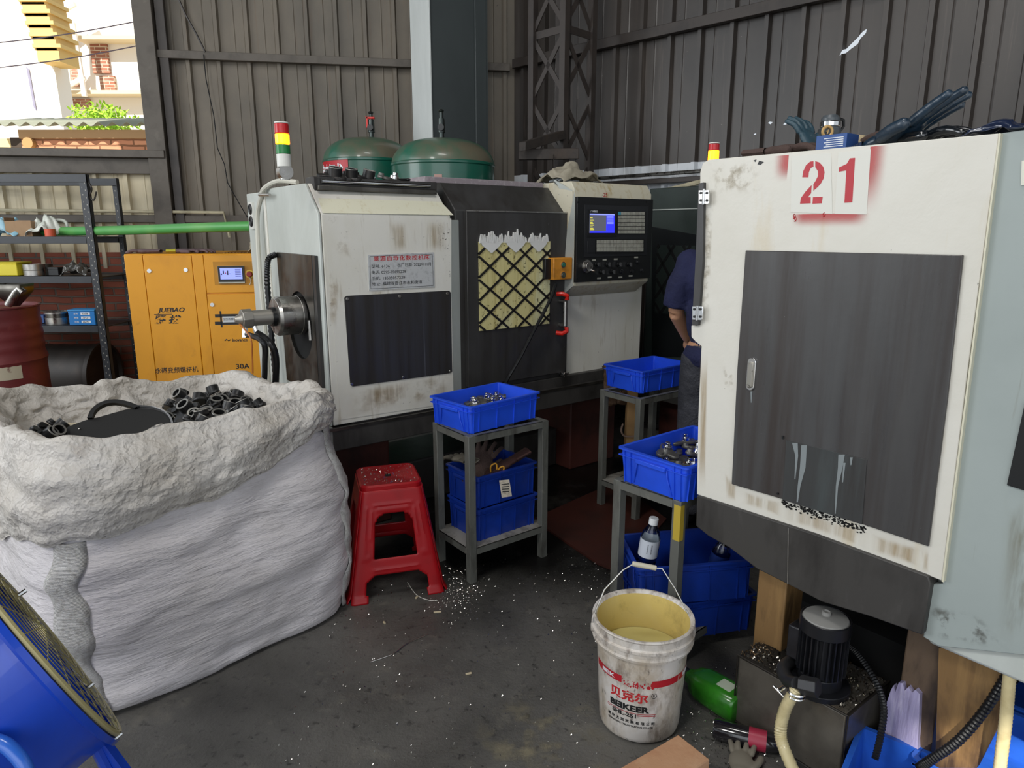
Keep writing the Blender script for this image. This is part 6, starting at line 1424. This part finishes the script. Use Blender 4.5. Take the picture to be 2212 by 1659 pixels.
tg_ = thing('paper_tag', 'dirty white paper tag hanging on the front of the shelf crate', 'tag', tuple(pt_[0]), 0)
inv_ = tg_.matrix_basis.inverted(); obj('paper', MB().prism([inv_ @ p for p in pt_], (0, .001, 0)), mat('tag_paper', 'b9b0a0', .7, layers=[('6f665a', 30, .5, .65, (1, 1, 1), .7)]), tg_)
for k in range(4): obj('printed_line', MB().prism([inv_ @ atY(1083 + k * .8, 1046 + k * 5, 2.8385), inv_ @ atY(1100, 1044 + k * 5.5, 2.8385), inv_ @ atY(1100, 1046 + k * 5.5, 2.8385), inv_ @ atY(1083 + k * .8, 1048 + k * 5, 2.8385)], (0, .0004, 0)), TEXTB, tg_)
# clutter behind the back stand: lit timber post, machine parts
tp1 = atY(1362, 930, 3.95)
tag(obj('timber_post', MB().box(tp1.x - .03, tp1.x + .03, 3.92, 3.98, 0, .70), mat('timber_pale', 'b08a5a', .7, layers=[('7a5a34', 5, .5, .7, (5, 5, .3), .6)])), 'pale timber post standing under the farthest blue crate', 'post')
q = [atY(x, y, 3.9) for x, y in ((1346, 915), (1342, 930), (1350, 942), (1375, 942))]
tag(obj('looped_cable', MB().tube(curve(q), .006, 6), mat('cable_pinkish', '8b7468', .5)), 'cable looped around the timber post', 'cable')
rag('scrap_pile', 'brown rusty scrap part hanging behind the farthest stand', mat('scrap_brown', '4a3626', .6, .3, bump=(60, .003)), MX(atY(1330, 880, 3.97).x, 3.97, .60, 0, 80, 0, .5), .16, .22, .12, 12, 'scrap')
# ================================================================ worker behind the number 21 lathe
pw = thing('person', 'person in a navy shirt and dark jeans standing mostly hidden behind the number 21 lathe', 'person', (1.055, 3.62, 0), 0)
SKIN = mat('skin', 'b98a6c', .55); NAVY = mat('shirt_navy', '1c2148', .85, layers=[('12152e', 4, .45, .7, (1, 1, 1), .6)], bump=(9, .02)); JEAN = mat('jeans_charcoal', '3f4048', .75, layers=[('24252b', 5, .4, .65, (1, 1, 1), .8), ('62636b', 8, .6, .75, (1, 1, 1), .5)], bump=[(8, .03), (40, .003)])
def fused(name, mb, m, par, vox=.012, it=6):
    o = obj(name, mb, m, par, smooth=60); r_ = o.modifiers.new('r', 'REMESH'); r_.mode = 'VOXEL'; r_.voxel_size = vox; r_.use_smooth_shade = True
    s_ = o.modifiers.new('sm', 'SMOOTH'); s_.iterations = it; return o
hz = 1.70
b = MB()
b.blob((0, 0, 1.585), .078, .095, .115, 18, 12).blob((0, -.04, 1.54), .055, .06, .06, 12, 8).tube([(0, .01, 1.38), (0, .0, 1.50)], .055, 12).blob((0, -.10, 1.575), .014, .022, .02, 8, 6)
for s_ in (-1, 1): b.blob((s_ * .08, .0, 1.58), .012, .022, .032, 8, 6).blob((s_ * .03, -.088, 1.60), .014, .010, .009, 8, 6)
b.blob((0, 0, 1.28), .17, .10, .14, 18, 10).blob((0, 0, 1.08), .15, .095, .18, 18, 10).blob((0, .0, .92), .16, .11, .12, 18, 10)
for s_ in (-1, 1):
    elb = (s_ * .225 - (.0 if s_ > 0 else .0), -.01, 1.10); wr = (s_ * .215, -.14, .90) if s_ < 0 else (s_ * .20, -.16, .95)
    b.tube([(s_ * .16, 0, 1.36), (s_ * .205, .01, 1.24), elb], lambda u_: .052 - .012 * u_, 12).blob((s_ * .165, 0, 1.35), .06, .06, .06).tube([elb, tuple((Vector(elb) + Vector(wr)) / 2), wr], lambda u_: .040 - .013 * u_, 12)
    hd_ = Vector(wr) + Vector((0, -.035, -.035)); b.blob(hd_, .034, .045, .035, 10, 8)
    for k in range(4):
        o_ = hd_ + Vector((-.027 + .018 * k, -.028, -.01)); b.tube([o_, o_ + Vector((0, -.026, -.014)), o_ + Vector((0, -.034, -.042 - .004 * (k in (1, 2)))), o_ + Vector((0, -.022, -.058))], .0088, 6)
    b.tube([hd_ + Vector((-s_ * .026, .0, 0)), hd_ + Vector((-s_ * .048, -.02, -.01)), hd_ + Vector((-s_ * .05, -.045, -.02))], .0095, 6)
    b.tube([(s_ * .085, 0, .90), (s_ * .10, -.01, .50), (s_ * .10, .02, .09)], lambda u_: .082 - .042 * u_, 14).blob((s_ * .10, -.05, .045), .045, .11, .04, 12, 8)
bd = fused('body', b, SKIN, pw, .009, 3)
sh = MB().blob((0, 0, 1.27), .185, .118, .155, 18, 10).blob((0, 0, 1.08), .17, .118, .20, 18, 10).blob((0, 0, .90), .178, .128, .10, 18, 8).tube([(0, 0, 1.36), (0, .0, 1.43)], .068, 12)
for s_ in (-1, 1): sh.tube([(s_ * .15, 0, 1.36), (s_ * .207, .01, 1.24), (s_ * .225, 0, 1.13)], lambda u_: .066 + .002 * u_, 14).blob((s_ * .165, 0, 1.35), .072, .072, .068)
fused('shirt', sh, NAVY, pw)
tr = MB().blob((0, 0, .90), .165, .120, .13, 18, 8)
for s_ in (-1, 1): tr.tube([(s_ * .085, 0, .90), (s_ * .10, -.01, .70), (s_ * .102, -.01, .50), (s_ * .102, .01, .28), (s_ * .102, .02, .07)], lambda u_: .098 - .028 * u_, 16)
fused('trousers', tr, JEAN, pw)
for s_ in (-1, 1): fused('shoe', MB().blob((s_ * .10, -.055, .045), .052, .13, .045, 14, 8), BLACK, pw, .01)
fused('hair', MB().blob((0, .012, 1.615), .086, .100, .105, 18, 12), mat('hair_black', '14110f', .6), pw)
pw.matrix_basis = MX(1.015, 3.32, 0, 150)
# ================================================================ steel rack at the left
RK = mat('rack_dark', '2e3136', .45, layers=[('43474c', 8, .55, .75, (1, 1, 1), .5)])
YF, YB_ = 5.08, 5.5
xr = atY(195, 500, YF).x + .02; xl = xr - 1.45
rk = thing('storage_rack', 'dark slotted steel rack standing against the brick wall at the left', 'rack', (xl, YF, 0), 0)
Lr = xr - xl; Dr = YB_ - YF; Hr = atY(185, 376, YF).z
DOT = mat('slot_pale', '9c9a92', .6)
def upright(x, y, sx, sy):
    o = obj('upright', MB().box(min(x, x + sx * .055), max(x, x + sx * .055), min(y, y + sy * .003), max(y, y + sy * .003), 0, Hr).box(min(x, x + sx * .003), max(x, x + sx * .003), min(y, y + sy * .04), max(y, y + sy * .04), 0, Hr), RK, rk)
    d = MB()
    for k in range(int(Hr / .05)):
        z = .03 + k * .05
        for q_ in (.016, .038): d.box(x + sx * q_ - .003, x + sx * q_ + .003, y - .0015 if sy > 0 else y - .0045, y + .0045 if sy > 0 else y + .0015, z + (.02 if q_ > .02 else 0), z + .010 + (.02 if q_ > .02 else 0))
    obj('slot_row', d, DOT, o)
upright(Lr, 0, -1, 1); upright(Lr, Dr, -1, -1); upright(0, 0, 1, 1); upright(0, Dr, 1, -1)
zsh = [atY(100, 511, YF).z, atY(100, 597, YF).z, atY(100, 704, YF).z, .12]
for z in zsh:
    obj('shelf', MB().box(.003, Lr - .003, .002, Dr - .002, z - .012, z - .004), RK, rk)
    obj('shelf_beam', MB().box(.003, Lr - .056, -.002, .012, z - .05, z), RK, rk, bev=.002); obj('shelf_beam', MB().box(.003, Lr - .056, Dr - .012, Dr + .002, z - .05, z), RK, rk, bev=.002)
obj('top_beam', MB().box(.0, Lr - .0, -.004, .012, Hr - .055, Hr), RK, rk, bev=.002); obj('top_beam', MB().box(.0, Lr, Dr - .012, Dr + .002, Hr - .055, Hr), RK, rk, bev=.002)
obj('tangled_wire', MB().tube(curve([(Lr + .0, .02, Hr - .05), (Lr + .03, .0, Hr - .10), (Lr + .0, .02, Hr - .15), (Lr + .035, .0, Hr - .18), (Lr + .05, .02, Hr - .12)]), .006, 5), RUST, rk)
def rw(px, z, dy=.15): p = atY(px, 500, YF + dy); return Vector((p.x, YF + dy, z))
PLW = mat('plastic_bag_white', 'd5d8cf', .4, layers=[('b9bfb0', 6, .5, .7, (1, 1, 1), .5)]); PLB = mat('plastic_bag_blue', '94c3d6', .4, layers=[('c7dde4', 6, .5, .7, (1, 1, 1), .6)])
p = rw(14, zsh[0]); rag('plastic_bag', 'light blue plastic bag at the left of the upper rack shelf', PLB, MX(p.x, p.y, p.z, 0), .13, .10, .17, 21, 'bag')
p = rw(100, zsh[0]); rag('plastic_bag', 'white plastic carrier bag on the upper rack shelf', PLW, MX(p.x, p.y, p.z, 0), .11, .09, .17, 23, 'bag')
p = rw(130, zsh[0] + .065, .2); tag(obj('bag_handle', MB().tube(curve([p + Vector((-.06, 0, .0)), p + Vector((-.02, 0, .05)), p + Vector((.045, 0, .045)), p + Vector((.055, 0, .0)), p + Vector((.0, 0, -.005))]), .012, 8), PLW), 'knotted white bag handle looped over the green pipe', 'bag')
p = rw(52, zsh[0]); cb_ = thing('cardboard_box', 'brown open cardboard box on the upper rack shelf', 'box', tuple(p), 8)
CARD = mat('cardboard', 'a08263', .8, layers=[('7d6148', 6, .5, .7, (1, 1, 1), .5)])
obj('box_body', MB().box(-.09, .09, -.07, .07, 0, .11), CARD, cb_, bev=.002); obj('flap', MB().box(-.09, -.088, -.07, .07, .11, .135), CARD, cb_); obj('flap', MB().box(-.01, .09, -.072, -.07, .0, .115), CARD, cb_)
p = rw(108, zsh[0], .06); tag(obj('orange_tape_roll', MB().cyl(p, p + Vector((0, 0, .055)), .035, n=20), mat('orange_red', 'd25a3c', .5)), 'orange-red roll in front of the white plastic bag', 'roll')
GP = mat('green_pipe', '4f9a4e', .35, layers=[('86b86a', 2, .45, .7, (1, 1, 1), .6)])
tag(obj('green_pipe', MB().tube([atY(95 + k * 45, 500 - 1 * k + (1.2 * math.sin(k * .5)), 5.3 - k * .07) for k in range(11)], .033, 16), GP), 'long green plastic pipe lying from the rack to behind the lathe', 'pipe')
p = rw(16, zsh[1]); yb_ = thing('toolbox', 'yellow plastic case on the middle rack shelf', 'case', tuple(p), 0)
YC_ = mat('case_yellow', 'd6c52c', .45); obj('case', MB().box(-.14, .085, -.08, .08, 0, .085), YC_, yb_, bev=.005); obj('lid', MB().box(-.145, .09, -.085, .085, .087, .10), YC_, yb_, bev=.003)
p = rw(62, zsh[1], .12); tag(obj('steel_ring', MB().lathe([(.055, 0), (.072, 0), (.072, .038), (.069, .040), (.072, .042), (.072, .083), (.055, .083), (.055, 0)], tuple(p), 36), STEEL), 'polished steel ring standing on the middle rack shelf', 'ring')
p = rw(83, zsh[1], .2); tag(obj('steel_ring', MB().lathe([(.04, 0), (.06, 0), (.06, .08), (.04, .08), (.04, 0)], tuple(p), 30), DSTEEL), 'dark steel ring behind the polished ring on the middle rack shelf', 'ring')
p = rw(108, zsh[1], .15); tag(obj('black_block', MB().box(p.x - .038, p.x + .038, p.y - .03, p.y + .03, p.z, p.z + .05).box(p.x - .04, p.x + .04, p.y - .032, p.y + .032, p.z + .045, p.z + .06), BLACK, bev=.002), 'small black lidded block on the middle rack shelf', 'block')
p = rw(158, zsh[1], .15); rag('clear_bag', 'clear plastic bag of dark swarf on the middle rack shelf', mat('bag_smoky', '4c4a46', .2, coat=.6, layers=[('9c9a94', 12, .56, .7, (1, 1, 1), .7)]), MX(p.x, p.y, p.z, 0), .10, .09, .13, 31, 'bag')
p = rw(66, zsh[2], .2); tag(obj('small_case', MB().box(p.x - .05, p.x + .03, p.y - .04, p.y + .04, p.z, p.z + .06), mat('case_blue', '2f4f86', .5), bev=.003), 'small dark blue case behind the ring stack', 'case')
for k, (r_, h0, h1) in enumerate(((.083, 0, .05), (.078, .05, .08), (.088, .08, .092))):
    p = rw(98, zsh[2], .14); tag(obj('steel_ring', MB().lathe([(r_ - .014, h0), (r_, h0), (r_, h1), (r_ - .014, h1), (r_ - .014, h0)], tuple(p), 36), STEEL if k != 1 else DSTEEL), ['steel ring at the bottom of the stack on the lower rack shelf', 'dull steel ring in the middle of the stack on the lower rack shelf', 'thin wide steel ring on top of the stack on the lower rack shelf'][k], 'ring', 'ring stack on the lower shelf')
p = rw(161, zsh[2], .10); bb_ = thing('parts_box', 'bright blue parts box with three white labels on the lower rack shelf', 'box', tuple(p), 4)
obj('box_body', MB().box(-.095, .095, -.06, .06, .0, .105), mat('box_azure', '2478c0', .4), bb_, bev=.004); obj('lid', MB().box(-.098, .098, -.063, .063, .105, .118), mat('box_azure_light', '3f93d2', .4), bb_, bev=.003)
for k in range(3):
    l_ = obj('label', MB().box(-.005, .062, -.0615, -.060, .078 - k * .031, .096 - k * .031), TEXTW, bb_)
    text('lettering', ('6208', '30', '64')[k], l_, (.006, -.062, .081 - k * .031), (1, 0, 0), (0, 0, 1), .012, TEXTB, width=.040)
    text('lettering', ('型号', '数量', '规格')[k], bb_, (-.055, -.0608, .081 - k * .031), (1, 0, 0), (0, 0, 1), .012, TEXTW, width=.032)
# old dark barrel lying on the bottom shelf
p = rw(80, .13 + .26, .24)
dr_ = thing('motor_drum', 'large dark ribbed drum lying on the bottom of the rack', 'drum', tuple(p), 0)
prf = [(.0, -.35), (.24, -.35)] + [(.24 + .008 * (k % 2), -.35 + .7 * k / 12) for k in range(13)] + [(.255, .35), (.255, .38), (.235, .38), (.23, .35), (0, .33)]
obj('body', MB().lathe(prf, n=36, M=RX), mat('drum_black_brown', '2c2724', .5, .3, layers=[('4b4038', 5, .5, .7, (1, 1, 1), .5)]), dr_)
# red oil drum
YD = 4.35
rd = atY(75, 800, YD); rt = atY(60, 664, YD); Rd = .29
od = thing('oil_drum', 'dark red oil drum with a torn white label at the left edge', 'drum', (rt.x - Rd + .015, YD, 0), 0)
Ht = atY(20, 668, YD - .1).z
DRM = mat('drum_red', '6e2a2c', .45, layers=[('4a1c1e', 3, .45, .7, (1, 1, 1), .6), ('8f4a44', 8, .6, .75, (1, 1, 1), .5)], bump=(6, .004))
pr = [(0, .0), (Rd, .0)]
for k in range(60):
    z = Ht * k / 59; pr.append((Rd + (.012 * math.exp(-((z - Ht * .36) / .018) ** 2) + .012 * math.exp(-((z - Ht * .68) / .018) ** 2)) + .003 * math.sin(z * 90) * (1 if .7 * Ht < z < .95 * Ht else 0), z))
pr += [(Rd + .008, Ht + .004), (Rd + .004, Ht + .012), (Rd - .006, Ht + .01), (Rd - .01, Ht - .01), (0, Ht - .012)]
obj('drum_body', MB().lathe(pr, n=48), DRM, od)
a0 = math.radians(-62)
rows = [[((Rd + .003) * math.cos(a), (Rd + .003) * math.sin(a), z) for a in [R(-52 + k * 3) for k in range(10)]] for z in (atY(60, 808, YD).z, atY(60, 770, YD).z)]
obj('torn_label', MB().grid(rows), mat('label_torn', 'b9ae98', .7, layers=[('6e4038', 12, .52, .62, (1, 1, 1), .9)]), od)
fu = thing('funnel', 'grey sheet metal hopper funnel standing on the red oil drum', 'funnel', (atY(32, 650, YD).x, YD, Ht), 0)
obj('funnel_body', MB().grid([rr(.095, .07, .01, .15), rr(.09, .065, .01, .10), rr(.02, .02, .01, .01)], closed=True), DSTEEL, fu).modifiers.new('s', 'SOLIDIFY').thickness = .003
pi = atY(50, 640, YD) - fu.location
tag(obj('pipe_elbow', MB().tube([fu.location + Vector((-.01, -.05, .02)), fu.location + Vector((.05, -.05, .10)), fu.location + Vector((.075, -.05, .125)), fu.location + Vector((.10, -.05, .10))], .022, 12), STEEL), 'bent steel pipe leaning beside the funnel on the drum', 'pipe')
# gloves on the compressor
GK = mat('glove_knit_mauve', '6e5a5c', .85, layers=[('c9b82f', 30, .70, .76, (1, 1, 1), .9)], bump=(180, .003))
CZ = zt4 + .002
def oncomp(x, y): return comp.matrix_basis @ Vector((x, y, CZ))
for x, y, rz, lab in ((.10, .10, 190, 'mauve knitted glove lying flat at the left on the yellow compressor'), (.36, .12, 20, 'knitted glove with yellow cuff in the middle on the yellow compressor'), (.46, .15, -15, 'mauve knitted glove at the right of the pair on the yellow compressor')):
    p = oncomp(x, y); glove(lab, GK, MX(p.x, p.y, p.z, rz, s=.95), cuff=mat('cuff_yellow', 'c2b53a', .8) if 'yellow cuff' in lab else GK)
p = oncomp(.86, .12); rag('rag', 'small pale rag at the right end on the yellow compressor', mat('cloth_offwhite', 'b9b09a', .85), MX(p.x, p.y, p.z, 0), .06, .05, .10, 41)
# ================================================================ blue drum fan, bottom left
FB = mat('fan_blue', '1748c4', .28, layers=[('1238a0', 4, .45, .7, (1, 1, 1), .5)], coat=.5)
ctr = Vector((0, 0, EYE)) + ray(72, 1372) * 1.50
dirv = (ctr - Vector((0, 0, EYE))).normalized(); camu = Vector((0, _s, _c)); camr = Vector((1, 0, 0))
nv = (camr * .815 + camu * .58); nv = (nv - dirv * nv.dot(dirv)).normalized(); nv = (nv - dirv * .075).normalized()
fanr = thing('drum_fan', 'blue industrial drum fan with a wire guard at the bottom left corner', 'fan', (ctr.x, ctr.y, 0), 0)
Q = nv.to_track_quat('Z', 'X').to_matrix(); cL = Vector((0, 0, ctr.z)); RF = .285
obj('housing', MB().lathe([(RF - .004, .0), (RF + .012, .0), (RF + .014, -.012), (RF, -.018), (RF - .002, -.20), (RF + .006, -.21), (RF - .006, -.215), (RF - .010, -.02)], cL, 72, Q), FB, fanr)
GW = mat('guard_wire', 'c9c08e', .3, .7)
gd = MB()
for k in range(10):
    r_ = .03 + k * .0275; z_ = .010 + .014 * (1 - (r_ / RF) ** 2); gd.tube([cL + Q @ Vector((r_ * math.cos(2 * PI * j / 72), r_ * math.sin(2 * PI * j / 72), z_)) for j in range(72)], .0012, 5, closed=True)
for j in range(24):
    a = 2 * PI * j / 24; gd.tube([cL + Q @ Vector((r_ * math.cos(a), r_ * math.sin(a), .008 + .014 * (1 - (r_ / RF) ** 2))) for r_ in (.03, .12, .2, RF)], .0014, 4)
obj('wire_guard', gd, GW, fanr)
obj('guard_rim', MB().tube([cL + Q @ Vector((RF * math.cos(2 * PI * j / 72), RF * math.sin(2 * PI * j / 72), .006)) for j in range(72)], .006, 6, closed=True), mat('rim_cream', 'b8ad7c', .4), fanr)
bl = MB()
for k in range(4):
    a0 = k * PI / 2; bl.grid([[cL + Q @ Vector((r_ * math.cos(a0 + t_ * .7), r_ * math.sin(a0 + t_ * .7), -.06 - .05 * t_)) for t_ in (0, .5, 1)] for r_ in (.05, .15, .25)])
b__ = obj('fan_blade', bl, mat('blade_alloy', '6d6f70', .4, .7), fanr); b__.modifiers.new('s', 'SOLIDIFY').thickness = .002
obj('motor', MB().cyl(cL + Q @ Vector((0, 0, -.16)), cL + Q @ Vector((0, 0, -.05)), .06, n=24), BLACK, fanr)
for px, py in ((40, 1286), (186, 1488), (248, 1596)):
    p = Vector((0, 0, EYE)) + ray(px, py) * 1.47 - fanr.location; obj('clip', MB().cyl(p, p + nv * .016, .005, n=8), CHROME, fanr)
lg = Vector((0, 0, EYE)) + ray(205, 1622) * 1.5 - fanr.location; lg2 = Vector((lg.x + .10, lg.y + .02, .02))
obj('stand_leg', MB().tube([lg + Vector((0, 0, .02)), lg2], .012, 8), FB, fanr)
obj('stand_bracket', MB().prism([lg + Vector((-.015, 0, .015)), lg + Vector((.02, 0, .02)), lg + Vector((.07, .01, -.10)), lg + Vector((.025, .01, -.10))], (0, .02, 0)), FB, fanr)
w_ = lambda px, py, t_: Vector((0, 0, EYE)) + ray(px, py) * t_ - fanr.location
obj('tube_handle', MB().tube(curve([w_(-60, 1590, 1.22), w_(0, 1604, 1.22), w_(30, 1625, 1.22), w_(55, 1660, 1.22), w_(70, 1720, 1.22)], 10), .013, 12), mat('fan_tube_blue', '2f6ad0', .3, coat=.5), fanr)
obj('floor_frame', MB().tube([(-.15, -.25, .015), (.15, -.25, .015), (.2, .2, .015), (-.2, .2, .015)], .015, 8, closed=True).cyl((0, -.24, .015), (0, -.1, ctr.z - .25), .014), FB, fanr)

p = atZ(1600, 1652, .0)
glove('grey-beige used work glove lying at the bottom edge below the coolant tank', mat('glove_dirty', '6d675b', .7), MX(p.x, p.y, .0, 70, 0, -12, .8))
